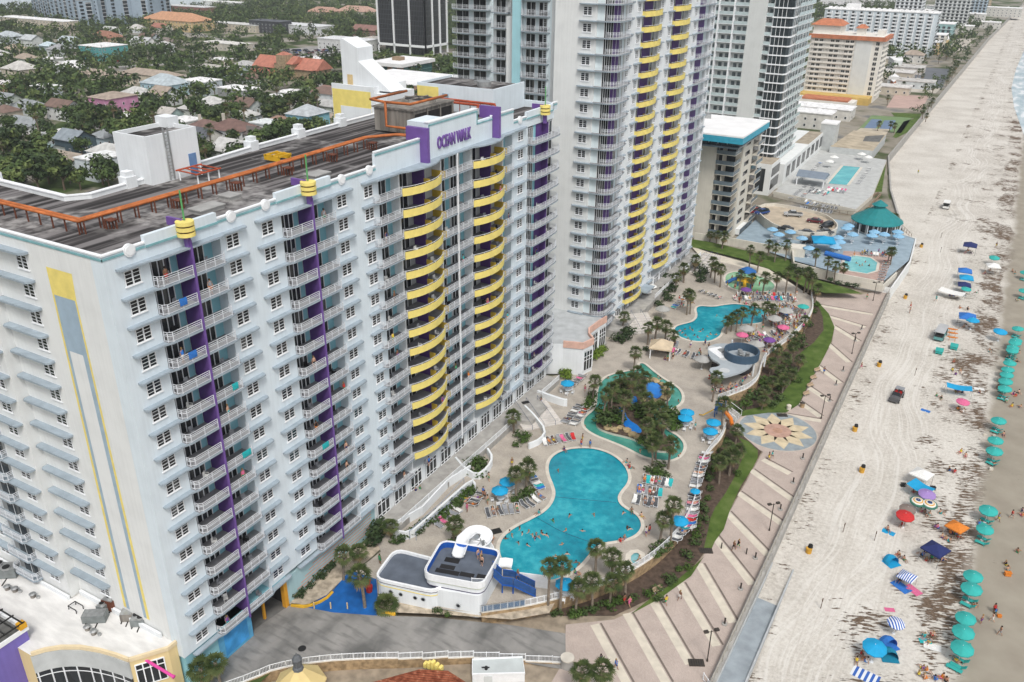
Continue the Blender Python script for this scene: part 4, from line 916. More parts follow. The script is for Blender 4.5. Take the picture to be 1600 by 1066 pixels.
H(262,74,16,12,4,'hip',(.5,.44,.38),(.22,.17,.15),'low house with a dark brown hip roof',short='the dark brown roofed house')
H(254,52,16,10,5,'gable',(.6,.56,.5),(.38,.13,.08),'house with a red gable roof below the orange roofed hall',short='the red gabled house')
H(356,78,40,13,5,'flat',(.55,.5,.42),(.66,.64,.6),'long beige flat roofed store',cat='store',name='store',short='the long beige store')
H(14,144,16,10,5,'flat',(.48,.22,.15),(.7,.68,.66),'terracotta house with pale flat roof',short='the terracotta house')
H(176,55,16,9,4,'gable',WH,(.55,.56,.55),'pale roofed house behind the rust red roof',short='the pale roofed house')
H(168,67,26,15,5,'hip',(.52,.36,.24),(.33,.13,.07),'house with a wide rust red hip roof',short='the rust red hip roof')
H(280,46,66,26,9,'hip',(.60,.42,.16),(.55,.25,.10),'large yellow hall with an orange hip roof',cat='hall',name='hall',rh=6,short='the orange roofed hall')
H(62,46,95,14,9,'flat',CRM,WHR,'long row of cream townhouses with white roofs',cat='townhouses',name='townhouse_row',short='the townhouse row')
H(424,51,36,16,10,'flat',(.045,.05,.06),(.10,.11,.13),'dark flat roofed showroom',cat='showroom',name='showroom',short='the dark showroom')
H(478,52,50,20,7,'flat',(.58,.60,.62),(.62,.64,.66),'white flat roofed supermarket',cat='store',name='store',short='the white supermarket')
H(545,78,44,20,8,'flat',(.56,.57,.56),(.66,.68,.70),'long white store with pale roof behind the parking lot',cat='store',name='store',short='the long white store')
H(578,56,30,12,5,'gable',(.30,.16,.12),(.28,.13,.10),'red brown gabled building',short='the red brown gabled building')
H(596,72,24,12,6,'flat',(.58,.5,.4),(.6,.55,.48),'tan flat roofed shop beside the black tower',cat='shop',name='shop',short='the tan shop')
H(510,28,40,18,6,'hip',(.6,.5,.4),(.46,.24,.16),'cream villa with pink tile roof in the woods',short='the pink tiled villa')
H(560,26,46,18,6,'hip',(.6,.52,.42),(.48,.27,.19),'second pink tiled villa close to the black tower',short='the second pink tiled villa')
H(300,22,60,16,8,'flat',(.30,.12,.09),(.6,.6,.6),'red brick riverside building with a grey roof',cat='building',name='brick_building',short='the red brick riverside building')
H(350,14,60,14,8,'flat',WH,WHR,'white flat roofed riverside building',cat='building',name='riverside_building',short='the white riverside building')
H(372,48,60,14,6,'flat',CRM,(.6,.6,.58),'low cream school building in the trees',cat='school',name='school',short='the cream school')
H(1310,14,60,26,6,'hip',(.6,.6,.6),(.42,.42,.42),'grey roofed house among trees behind the orange roof hotel',short='the grey roofed house by the coast')
H(1372,8,70,30,6,'flat',(.62,.62,.62),WHR,'white low building far along the coast',short='the white coastal building')
for px,py,w_,d_,h_,rf,l in((1282,182,30,14,5,'flat','low white roofed annex in front of the orange roofed hotel'),(1268,198,18,12,7,'flat','pale stair block behind the condominium podium'),(1400,48,40,20,9,'flat','pale low block left of the grey and white hotel'),(1352,112,20,16,7,'flat','white garage at the foot of the orange roofed hotel'),(1425,98,14,10,6,'hip','small brown roofed pavilion by the far car park'),(1500,52,22,14,7,'flat','flat roofed terrace house by the far beach wall'),(1540,44,26,14,6,'flat','low white house at the far beach wall'),(1512,40,30,16,12,'flat','beige far apartment block behind the beach wall'),(1565,26,40,20,10,'flat','pale far motel near the top of the beach')):H(px,py,w_,d_,h_,rf,(.60,.58,.53),WHR if rf=='flat' else TAN,l,cat='building',name='coastal_building')
tr_=random.Random(12)
for i in range(70):
 px,py=tr_.uniform(0,560),tr_.uniform(44,262);p=G(px,py,0);w_,d_=tr_.uniform(10,17),tr_.uniform(8,12)
 if p.x>-95 or any(abs(p.x-a)<e+w_/2+2 and abs(p.y-c)<f+d_/2+2 for a,c,e,f in LAND_BOX)or(px>425 and 74<py<100):continue
 lm=min(LANDMARKS[:54],key=lambda l:(l[0]-p.x)**2+(l[1]-p.y)**2);rk=tr_.choice(('hip','gable','hip','flat'))
 o=H(px,py,w_,d_,tr_.choice((3.2,3.6,5.6)),rk,tr_.choice((WH,CRM,(.55,.6,.62),(.5,.55,.5),(.45,.52,.58))),WHR if rk=='flat' else tr_.choice((GRY,BRN,TAN,(.42,.42,.41),(.5,.5,.48),(.33,.34,.36),(.55,.53,.5))),'-',short='-')
 LANDMARKS.pop();HREG.append((o,'small %s roofed house near %s'%(rk if rk!='gable' else 'ridge',lm[2]),lm))
cr_=random.Random(6)
for i in range(26):
 y=500+i*34+cr_.uniform(-8,8);x=cr_.uniform(-40,16);w_,d_=cr_.uniform(14,30),cr_.uniform(10,18)
 if any(abs(x-a)<e+w_/2+2 and abs(y-c)<f+d_/2+2 for a,c,e,f in LAND_BOX)or(690<y<735 and x<20)or(455<y<500)or(745<y<830):continue
 px,py=sees(x,y,0);o=H(px,py,w_,d_,cr_.choice((4,7,10,13)),'flat',cr_.choice((WH,CRM,(.55,.6,.62),(.62,.56,.5))),cr_.choice((WHR,(.5,.48,.45),(.6,.58,.55))),'-',cat='building',name='coastal_building',short='-');LANDMARKS.pop();HREG.append((o,'low flat roofed building beside the far beach wall',(0,475,'the orange roof hotel')))
 # church with red roofs and a stone tower
p=G(462,121,0);ch=thing('church','stone church with a red tiled roof and a square tower','church',(p.x,p.y,0));LAND_BOX.append((p.x,p.y,26,16));LANDMARKS.append((p.x,p.y,'the red roofed church'))
b=MB();x,y=p.x,p.y;b.box(x-26,y-8,-.1,x-4,y+6,6);b.box(x+4,y-6,-.1,x+22,y+8,6);b.box(x-8,y-9,-.1,x+6,y+4,9);b.box(x-5,y-10,0,x+2,y-3,14);b.box(x-28,y-11,0,x-6,y-8,3)
STONE=mat('tan_stone',(.33,.25,.16),.9,.3,.8);b.build('wall',STONE,ch)
b=MB()
def gab(b,x0,x1,y0,y1,z,rh,m=0):
 c=(y0+y1)/2;b.face([(x0,y0,z),(x1,y0,z),(x1,c,z+rh),(x0,c,z+rh)],m);b.face([(x1,y1,z),(x0,y1,z),(x0,c,z+rh),(x1,c,z+rh)],m);b.face([(x0,y1,z),(x0,y0,z),(x0,c,z+rh)],m);b.face([(x1,y0,z),(x1,y1,z),(x1,c,z+rh)],m)
gab(b,x-27,x-3,y-9,y+7,6,6);gab(b,x+3,x+23,y-7,y+9,6,6);gab(b,x-9,x+7,y-9.5,y+4.5,9,4);b.face([(x-28,y-11.5,3),(x-5,y-11.5,3),(x-5,y-8,4.6),(x-28,y-8,4.6)]);b.obox(x-1.5,y-6.5,14,7,7,1.6,0,0,taper=.2)
b.build('roof',mat('church_tile',(.42,.17,.12),.85,.2,.5),ch)
for k in range(8):inst('window',HWIN,(x-25+2.6*k,y-8,4.4),R(-90),ch)
# black glass office tower
bt=thing('black_office_tower','black glass office tower with white vertical ribs','office tower',(-334,509,0));LAND_BOX.append((-334,509,27,18));LANDMARKS.append((-334,509,'the black tower'))
n=NB('black_curtain_wall',.2,.5);br=n.t.nodes.new('ShaderNodeTexBrick');br.offset=0
X,Y,Z=n.xyz();cb=n.t.nodes.new('ShaderNodeCombineXYZ');n.lk(n.math('ADD',X,Y),cb.inputs[0]);n.lk(Z,cb.inputs[1]);n.lk(cb.outputs[0],br.inputs[0])
br.inputs['Scale'].default_value=1;br.inputs['Brick Width'].default_value=1.5;br.inputs['Row Height'].default_value=3.4;br.inputs['Mortar Size'].default_value=.12
br.inputs['Color1'].default_value=(.012,.013,.016,1);br.inputs['Color2'].default_value=(.022,.023,.027,1);br.inputs['Mortar'].default_value=(.085,.09,.10,1);n.col(br.outputs[0])
b=MB();b.box(-355,495,6,-313,523,66,0);b.box(-352,498,0,-316,520,6,0);b.build('curtain_wall',n.m,bt)
b=MB()
for x in(-356,-341.5,-327,-313):b.box(x,494,0,x+1,495,66.5)
for y in(494,503.5,513,522.5):b.box(-313,y,0,-312,y+1,66.5)
b.box(-356,494,5.4,-312,495,7);b.box(-313,495,5.4,-312,523.5,7);b.box(-356,494,66,-312,524,68);b.build('white_rib',TRIM,bt)
of=thing('brick_office','small brick office with green glass and a white roof in front of the black tower','office',(-263,400,0));LAND_BOX.append((-263,400,14,19));LANDMARKS.append((-263,400,'the brick office'))
BRK=mat('pink_brown_brick',(.34,.22,.16),.9,.15,1);GG=mat('green_glass',(.03,.09,.09),.15,.4,.3,spec=.5)
b=MB();b.box(-275,383.5,-.1,-252,416,8.4,0);b.build('wall',BRK,of)
b=MB();b.box(-276,382,8.4,-251,417,10.4,0);b.box(-268,395,10.4,-262,400,12.4,1);b.build('roof',[WROOF,mat('vent_brown',(.28,.2,.13),.8,.2,1)],of)
b=MB();b.box(-252,385,.8,-251.8,415,8.2,0)
for x in(-270.5,-266,-259):b.box(x,383.3,.5,x+3,383.5,8.2,0)
for k in range(4):b.box(-251.8,385,1+2.1*k,-251.7,415,1.2+2.1*k,1)
b.build('window_band',[GG,mat('green_mullion',(.16,.30,.28),.5,.1,1)],of)
o=block('white_roof_hall','wide low building with a bright white roof behind the brick office','building',-250,330,-195,372,8.6,BRK,WROOF);LAND_BOX.append((-222,352,30,23))
# long riverside apartment block in five stepped sections
ap=thing('riverside_apartments','long blue grey apartment block with dark balcony stacks beside the river','apartments',tuple(G(160,38,0)));LANDMARKS.append((*G(160,45,0)[:2],'the riverside apartments'))
APW=stucco('apartment_blue_grey',(.34,.42,.50),.1)
pts=[(54,27),(84,36),(112,41),(128,44),(150,43),(172,40),(210,37),(236,38),(270,33)]
b=MB();rb=MB();wb=MB();ab=MB()
for i in range(len(pts)-1):
 p,q=G(*pts[i],0),G(*pts[i+1],0);m=(p+q)/2;a=math.atan2(q.y-p.y,q.x-p.x);L=(q-p).length;nn=Vector((math.sin(a),-math.cos(a),0));c=m-nn*9;h=24+(i%3)*1.8+(3 if i>3 else 0)
 b.obox(c.x,c.y,0,L,18,h,a,0);rb.obox(c.x,c.y,h,L+1,19,1,a,0)
 for k in range(max(2,int(L/9))):
  u=p.lerp(q,(k+.5)/max(2,int(L/9)))
  if k%2:wb=MB();wb.obox(u.x+nn.x*.2,u.y+nn.y*.2,2,4.4,.5,h-4,a,0);wb.build('balcony_stack',GLASS,ap)
  for f in range(7):e=u+nn*.25;ab.obox(e.x,e.y,2+3.2*f,3.2 if not k%2 else 5,.5,1.5 if not k%2 else.35,a,0 if not k%2 else 1)
b.build('wall',[APW],ap);rb.build('roof',WROOF,ap);tag(ab.build('window',[GLASS,TRIM],ap),kind='stuff')
# far hotels at the top right
for s in(('pale_far_hotel','pale far hotel slab seen beyond the grey and white hotel','hotel',-18,960,40-26,985,34,PALE),('teal_far_hotel','small teal walled hotel block far up the beach','hotel',-8,800,14,822,17,stucco('teal_grey_stucco',(.26,.40,.40),.08)),('beige_far_hotel','beige three sided low hotel with open galleries far up the beach','hotel',-16,752,13,770,12,BEI),('sand_far_hotel','sand coloured hotel at the far end of the beach','hotel',-4,1240,22,1270,40,mat('sandy_stucco',(.50,.40,.28),.8,.1,.3)),('white_far_tower','white far tower left of the far hotels','hotel',-48,905,-24,935,34,WHITE),('blue_far_hotel','blue glass far hotel with balconies','hotel',-12,1080,24,1110,40,stucco('far_blue',(.40,.50,.58),.08)),('yellow_far_house','pale yellow beach house far up the beach','house',-2,722,12,738,9,CREAM)):
 o=block(s[0],s[1],s[2],*s[3:8],s[8],WROOF)
 x0,y0,x1,y1,h=s[3:8];b=MB();k=int(h/3)
 for f in range(k):
  b.box(x0+.8,y0-.9,1+3*f,x1-.8,y0,1.2+3*f,1)
  for i in range(int((x1-x0)/4)):b.box(x0+1.2+4*i,y0-.1,1.3+3*f,x0+3.4+4*i,y0-.02,3.2+3*f,0)
  for i in range(int((y1-y0)/4)):b.box(x1+.02,y0+1.2+4*i,1.5+3*f,x1+.1,y0+3.2+4*i,3.0+3*f,0)
 tag(b.build('window_row',[GLASS,TRIM],o),kind='stuff')
 # ---------------- trees ----------------
def leafmat(name,a,b2,rough=.7):
 n=NB(name,rough,.15);n.col(n.ramp(n.noise(.55,4),[(.38,a),(.62,b2)]));return n.m
LEAF1=leafmat('oak_leaf',(.036,.062,.02),(.075,.115,.036));LEAF2=leafmat('light_leaf',(.075,.105,.03),(.14,.18,.06));LEAF3=leafmat('dark_leaf',(.026,.046,.02),(.055,.082,.032))
BARK=mat('bark',(.13,.10,.075),.95,.3,2);PALMB=mat('palm_trunk',(.20,.165,.13),.95,.3,3)
PFR=leafmat('palm_frond',(.035,.06,.018),(.11,.135,.05));PFD=leafmat('dry_frond',(.14,.115,.055),(.22,.17,.09));SHRUB=leafmat('shrub_leaf',(.03,.065,.012),(.08,.13,.03));HEDGEL=leafmat('bright_hedge_leaf',(.08,.14,.015),(.18,.25,.04))
def leafball(b,rnd,c,r,n,size,squash=1.,mats=(0,)):
 c=Vector(c)
 for _ in range(n):
  d=Vector((rnd.gauss(0,1),rnd.gauss(0,1),rnd.gauss(0,1))).normalized();rr=r*(.55+.5*rnd.random()**.6)
  p=c+Vector((d.x*rr,d.y*rr,d.z*rr*squash));s=size*(.6+.8*rnd.random())
  nrm=(d+Vector((rnd.uniform(-.7,.7),rnd.uniform(-.7,.7),rnd.uniform(-.1,.9)))).normalized()
  a=nrm.orthogonal().normalized();a=Matrix.Rotation(rnd.random()*6.28,3,nrm)@a;e=nrm.cross(a)
  b.face([p-a*s,p-e*s*.55+a*s*.1,p+a*s,p+e*s*.6-a*s*.1],mats[int(rnd.random()*len(mats))])
def crown_mesh(seed,r=3.6,h=5.2,lobes=15,per=36,size=.52,base=2.2,mats=None):
 rnd=random.Random(seed);b=MB()
 for _ in range(lobes):
  a=rnd.random()*6.28;q=rnd.random()**.55;z=rnd.random()
  rr=r*q*.78*(1-.45*z);lr=r*(.30+.22*rnd.random())
  leafball(b,rnd,(math.cos(a)*rr,math.sin(a)*rr,base+h*(.22+.62*z)),lr,per,size,.75,(rnd.choice((0,0,1)),))
 return b.mesh('crown',mats or[LEAF1,LEAF2])
def trunk_mesh(seed,h=4,r=.28):
 rnd=random.Random(seed);b=MB();b.tube([(0,0,-.2),(.1,0,h*.45),(0,.1,h*.8)],r,6,0,r*.6)
 for k in range(5):
  a=k*1.26+rnd.random();b.tube([(0,0,h*.5+.2*k),(math.cos(a)*1.2,math.sin(a)*1.2,h*.8+.2*k),(math.cos(a)*2.1,math.sin(a)*2.1,h*1.05+.25*k)],r*.5,5,0,r*.15)
 return b.mesh('trunk',[BARK])
TREES=[]
for k,(r,h,ms)in enumerate(((3.6,5.0,[LEAF1,LEAF2]),(4.2,4.4,[LEAF3,LEAF1]),(3.0,5.8,[LEAF3,LEAF2]),(4.6,4.8,[LEAF1,LEAF3]),(3.3,3.8,[LEAF2,LEAF1]))):
 t=proto(thing('tree','-','tree'));inst('trunk',trunk_mesh(k,3.6),(0,0,0),0,t);inst('crown',crown_mesh(k+10,r,h,mats=ms),(0,0,0),0,t);TREES.append(t)
def frond_crown(seed,n=34,L=1.9,z=0.,dry=7):
 """fan palm head: petioles with folded fans of narrow leaflets"""
 rnd=random.Random(seed);b=MB()
 for i in range(n+dry):
  az=i*2.399+rnd.random()*.4;u=(i+.5)/n
  el=R(82-112*min(u,1)+rnd.uniform(-10,10))if i<n else R(rnd.uniform(-72,-48));m=0 if i<n else 1
  d=Vector((math.cos(az)*math.cos(el),math.sin(az)*math.cos(el),math.sin(el)));pl=L*rnd.uniform(.42,.58);p=d*pl;p.z+=z;side=Vector((-math.sin(az),math.cos(az),0));upv=side.cross(d)
  st=Vector((0,0,z));b.face([st-side*.03,st+side*.03,p+side*.02,p-side*.02],m)
  k=8
  for j in range(k):
   t=(j/(k-1)-.5)*2.5;fl=L*rnd.uniform(.48,.62)*(1-.18*abs(t));dd=(d*math.cos(t)+side*math.sin(t)-upv*.12*abs(t)).normalized()
   mid=p+dd*fl*.55;tip=p+dd*fl+Vector((0,0,-fl*.28));wd=side*math.cos(t)-d*math.sin(t);wd=wd*.075
   b.face([p,mid-wd,tip,mid+wd],m)
 return b.mesh('crown',[PFR,PFD])
def palm_trunk(h,seed):
 rnd=random.Random(seed);b=MB();k=6;dx,dy=rnd.uniform(-.25,.25),rnd.uniform(-.25,.25)
 b.tube([(dx*(i/k)**2,dy*(i/k)**2,-.3+(h+.3)*i/k)for i in range(k+1)],.2,8,0,.15)
 b.dome(dx,dy,[(.16,h-.9),(.30,h-.45),(.22,h+.1)],8,0);return b.mesh('trunk',[PALMB]),(dx,dy)
PALMS=[]
for k,(h,L,n)in enumerate(((5.6,1.62,30),(6.6,1.52,28),(4.6,1.68,32),(7.6,1.5,28),(3.2,1.6,30))):
 t=proto(thing('palm_tree','-','palm'));tm,(dx,dy)=palm_trunk(h,k);inst('trunk',tm,(0,0,0),0,t);inst('crown',frond_crown(k,n,L),(dx,dy,h),0,t);PALMS.append(t)
def inbox(x,y,pad=0):return any(abs(x-a)<w+pad and abs(y-c)<d+pad for a,c,w,d in LAND_BOX)
roads=[GP(p,0)for p in('60,480 -200,700','-20,226 240,184 420,150 560,122 735,92','-20,112 200,104 470,84 600,72','175,178 235,197 330,232','740,112 700,90 640,50 610,36','0,60 300,52 420,78','430,92 530,86')]
def onroad(x,y,wd):
 q=Vector((x,y))
 for r in roads:
  for a,c in zip(r,r[1:]):
   a,c=Vector(a),Vector(c);t=max(0,min(1,(q-a).dot(c-a)/(c-a).length_squared))
   if(q-a-(c-a)*t).length<wd:return True
 return False
rnd=random.Random(5);cand=[]
while len(cand)<1000:
 px,py=rnd.uniform(-15,735),rnd.uniform(16,300)
 if rnd.random()>.25+.75*(py/300):continue
 p=G(px,py,0);x,y=p.x,p.y
 if inbox(x,y,2.0)or onroad(x,y,7)or(px>440 and 72<py<100):continue
 if x>-70:continue
 u=Vector((x-CAM.x,y-CAM.y)).normalized()
 if any(inbox(x+u.x*t,y+u.y*t,1)for t in(4,9))and rnd.random()<.85:continue
 if any((x-a)**2+(y-c)**2<(5.4)**2 for a,c in cand):continue
 cand.append((x,y))
cand.sort(key=lambda q:(Vector((*q,0))-CAM).length)
near=cand[:300];npalm=0
bylm={}
for i,(x,y)in enumerate(near):
 lm=min(LANDMARKS,key=lambda l:(l[0]-x)**2+(l[1]-y)**2)[2]
 if rnd.random()<.22:t=dup(rnd.choice(PALMS),(x,y,0),rnd.random()*6.28,sc=rnd.uniform(1.3,1.8));kind='palm'
 else:t=dup(rnd.choice(TREES),(x,y,0),rnd.random()*6.28,sc=rnd.uniform(1.0,1.75));kind='tree'
 bylm.setdefault((kind,lm),[]).append((t,x,y))
for(kind,lm),L in bylm.items():
 l0=[q for q in LANDMARKS if q[2]==lm][0];L.sort(key=lambda q:(q[1]-l0[0])**2+(q[2]-l0[1])**2)
 for i,(t,x,y)in enumerate(L):
  tag(t,'%s, %s from %s'%('fan palm' if kind=='palm' else 'leafy green tree',ordn(i),lm),group='%ss in the town behind the hotel'%kind)
def wood(name,pts,label,per=9,lob=7,s0=1.0,s1=1.7):
 b=MB()
 for x,y in pts:
  s=rnd.uniform(s0,s1);m=rnd.choice((0,0,1,2));r0=4.0*s
  for _ in range(lob):
   a=rnd.random()*6.28;q=rnd.random()**.5*r0*.75;leafball(b,rnd,(x+math.cos(a)*q,y+math.sin(a)*q,2.6*s+rnd.random()*3.8*s),r0*.42,per,.75*s,.8,(m,m,(m+1)%3))
 o=b.build(name,[LEAF1,LEAF3,LEAF2]);return tag(o,label,'trees',kind='stuff')
wood('distant_trees',cand[300:],'distant green canopy of trees between the houses in the town',10,8)
far=[]
for _ in range(1500):
 px,py=rnd.uniform(330,735),rnd.uniform(-6,52);p=G(px,py,0)
 if not inbox(p.x,p.y,4)and not inbox(p.x-5,p.y+7,1)and not(400<px<520 and py>42):far.append((p.x,p.y))
for _ in range(420):
 px,py=rnd.uniform(1262,1440),rnd.uniform(-4,34);p=G(px,py,0)
 if p.x<-45 and not inbox(p.x,p.y,4):far.append((p.x,p.y))
for _ in range(330):
 x,y=rnd.uniform(-58,26),rnd.uniform(500,1050)
 if not inbox(x,y,1)and not(455<y<490 and x<6)and not(700<y<725 and x<12)and not(8<x and 450<y<620):far.append((x,y))
dune=[]
for k in range(120):
 y=440+k*5.6;x=30+max(0,y-390)*.0165
 if rnd.random()<.6:dune.append((x-rnd.uniform(2,8),y))
for _ in range(260):
 px,py=rnd.uniform(-10,350),rnd.uniform(14,60);p=G(px,py,0)
 if not inbox(p.x,p.y,3):far.append((p.x,p.y))
for _ in range(120):
 px,py=rnd.uniform(700,735),rnd.uniform(20,130);p=G(px,py,0)
 if not inbox(p.x,p.y,3)and not onroad(p.x,p.y,8):far.append((p.x,p.y))
wood('dune_shrubs',dune,'dark shrubs and palms along the far beach wall',8,6,.45,.8)
wood('woodland',far,'far wood along the upper edge of the town',6,6)
# ---------------- pool deck ----------------
DZ=.4
n=NB('deck_pavers',.85,.15)
br=n.t.nodes.new('ShaderNodeTexBrick');n.lk(n.map((1,1,1),(0,0,R(20))),br.inputs[0]);br.inputs['Scale'].default_value=1.5
br.inputs['Color1'].default_value=(.49,.45,.395,1);br.inputs['Color2'].default_value=(.43,.39,.34,1);br.inputs['Mortar'].default_value=(.34,.30,.255,1);br.inputs['Mortar Size'].default_value=.014
n.col(n.mix(.8,br.outputs[0],n.ramp(n.noise(.35,5),[(.34,(.74,.74,.75)),(.62,(1.,1.,1.))]),'MULTIPLY'));DECK=n.m
def smooth(pts,it=2,close=True):
 P=[Vector(p[:2])for p in pts]
 for _ in range(it):
  Q=[];n_=len(P)
  if not close:Q.append(P[0])
  for i in range(n_ if close else n_-1):a,c=P[i],P[(i+1)%n_];Q+=[a*.75+c*.25,a*.25+c*.75]
  if not close:Q.append(P[-1])
  P=Q
 return[tuple(p)for p in P]
POOL1=smooth(GP('905,700 930,701 952,708 968,718 980,731 985,746 982,758 973,768 967,778 970,788 980,796 994,803 1003,813 1005,825 998,836 984,844 964,848 944,851 928,860 919,874 906,888 888,901 865,910 838,910 815,903 797,893 784,881 778,866 778,850 787,836 805,823 828,812 850,800 862,786 866,771 862,758 856,744 854,729 859,716 871,707 888,702',.25))
RIV=smooth(GP('996,569 1006,567 1021,580 1041,595 1059,605 1067,615 1068,626 1062,635 1050,640 1037,645 1034,656 1042,672 1061,682 1071,694 1070,706 1061,717 1047,722 1030,721 1010,717 996,711 976,700 951,690 928,681 913,671 909,661 913,652 926,642 931,632 931,619 934,604 942,592 956,585 976,581 995,578 1000,574',.25))
ISL=smooth(GP('953,602 963,594 986,591 1003,590 1020,593 1036,601 1047,612 1049,622 1042,630 1030,634 1021,641 1021,655 1030,668 1040,684 1054,694 1055,702 1045,708 1030,708 1015,703 1004,697 992,689 974,684 952,679 934,672 930,662 940,650 950,634 952,617',.25))
POOL2=smooth(GP('1085,482 1094,478 1113,480 1130,477 1147,475 1167,477 1186,481 1199,488 1204,496 1198,502 1185,507 1160,508 1136,510 1129,516 1128,524 1121,530 1108,535 1085,535 1070,531 1058,526 1051,517 1055,510 1070,506 1082,503 1089,495',.25))
KID=smooth(GP('1131,433 1137,427 1152,424 1170,426 1190,433 1206,440 1213,447 1209,454 1194,457 1168,457 1146,453 1133,445',.3))
SPA=GP('981,876 982,868 988,863 996,862 1003,866 1005,874 1002,881 995,885 986,883',.3)
WALLL=GP('752,958 800,951 832,946 880,934 930,920 975,899 1010,879 1040,855 1063,829 1078,803 1088,775 1090,748 1094,728 1108,705 1126,687 1133,669',DZ)
WALLL2=GP('1122,625 1150,615 1170,607 1185,592 1188,573 1198,554 1235,530 1260,505 1271,482 1267,463',DZ)
EDGE=WALLL+GP('1133,655 1128,645 1119,632',DZ)+WALLL2+GP('1243,448 1200,429 1150,409 1100,394',DZ)+[(1,172),(1,112),(3,107),(5,98),(.5,90),(.5,33)]+GP('595,862 572,880 552,893 588,905 590,928 684,951',DZ)
b=MB();b.sheet(EDGE,DZ,0,[POOL1,RIV,POOL2,KID,SPA]);structure(b,'pool_deck',DECK)
COPING=mat('pool_coping',(.60,.56,.49),.8,.1,1);TILEB=mat('pool_tile',(.10,.30,.36),.4,.2,2)
def water(name,c0,c1,c2,sc=.5,bmp=.25):
 n=NB(name,.06,.5);a=n.noise(.12,3);d=n.noise(sc,5,rough=.6)
 n.col(n.ramp(n.math('ADD',n.math('MULTIPLY',a,.55),n.math('MULTIPLY',d,.45)),[(.36,c0),(.5,c1),(.64,c2)]));n.bump(n.noise(2.6,4),bmp,.05);return n.m
AQUA=water('pool_water',(.007,.20,.285),(.012,.285,.375),(.05,.42,.50),.8,.5);GREENW=water('lazy_river_water',(.03,.19,.155),(.055,.27,.22),(.11,.36,.30));MINT=water('mint_water',(.16,.38,.22),(.22,.46,.27),(.32,.55,.36));BLUEW=water('blue_basin_water',(.008,.13,.48),(.012,.18,.60),(.03,.26,.70))
def pool(name,poly,m,label,kind='structure',dep=.16,hole=None,cw=.55):
 b=MB();b.sheet(poly,DZ-dep,0,[hole]if hole else());o=structure(b,name,m)
 b=MB();b.wall(poly,DZ-.5,DZ-.0,.04,0,close=True);b.strip(poly,DZ+.012,cw,1,close=True);structure(b,'pool_rim',[TILEB,COPING])
pool('large_pool_water',POOL1,AQUA,'');pool('lazy_river_water',RIV,GREENW,'',hole=ISL);pool('second_pool_water',POOL2,AQUA,'');pool('kiddie_pool_water',KID,MINT,'',dep=.06);pool('hot_tub_water',SPA,water('spa_water',(.10,.32,.38),(.16,.42,.46),(.3,.55,.58)),'',cw=.8)
for k,s in enumerate(('866,776 895,779 928,782 963,785','838,808 858,820 880,832 920,846')):
 b=MB();pts=[(*p,DZ-.12)for p in smooth(GP(s,.3),2,False)];b.tube(pts,.03,5);tag(b.build('pool_rope',mat('rope_blue',(.03,.12,.20),.6,.1,1),loc=pts[0]),['dark lane rope across the narrow waist of the large pool','dark lane rope across the south lobe of the large pool'][k],'rope')
 # island in the lazy river
b=MB();b.prism(ISL,DZ-.5,DZ+.25,1,mt=0);structure(b,'river_island',[SOIL,COPING])
for s,l in(('1008,603 1013,597 1025,597 1034,606 1036,617 1026,624 1012,622 1007,613',0),('966,634 975,640 981,655 1000,667 1004,677 990,676 976,668 970,650',0),('986,620 995,619 996,630 989,634 985,628',0)):
 b=MB();b.sheet(smooth(GP(s,DZ+.27),1),DZ+.27);structure(b,'blue_basin',BLUEW)
ROCK=mat('tan_rock',(.36,.28,.16),.9,.3,1.5,bump=.4);GREYROCK=mat('pale_rubble',(.42,.36,.28),.95,.35,1.2,bump=.5)
def rockmesh(seed):
 rnd=random.Random(seed);bm=bmesh.new();bmesh.ops.create_icosphere(bm,subdivisions=2,radius=.5)
 for v in bm.verts:v.co*=1+.45*(noise.noise(v.co*2.2+Vector((seed,0,0))));v.co.z*=.65
 me=bpy.data.meshes.new('rock');bm.to_mesh(me);bm.free();me.materials.append(ROCK);return me
RK=[rockmesh(k)for k in range(3)]
rr=random.Random(3)
ROCKS='1003,625 1010,628 1020,628 1030,626 1038,622 1041,616 1040,608 1034,600 1024,595 1012,594 980,672 988,679 996,683 1003,688 968,668 960,672 950,668'.split()
for i,s in enumerate(ROCKS):
 px,py=map(float,s.split(','));p=G(px,py,DZ+.3);tag(inst('boulder',rr.choice(RK),p,rr.random()*6,sc=rr.uniform(1.1,1.9)),'tan boulder on the river island, %s along the rim of the blue basins'%ordn(i),'boulder','boulders on the river island')
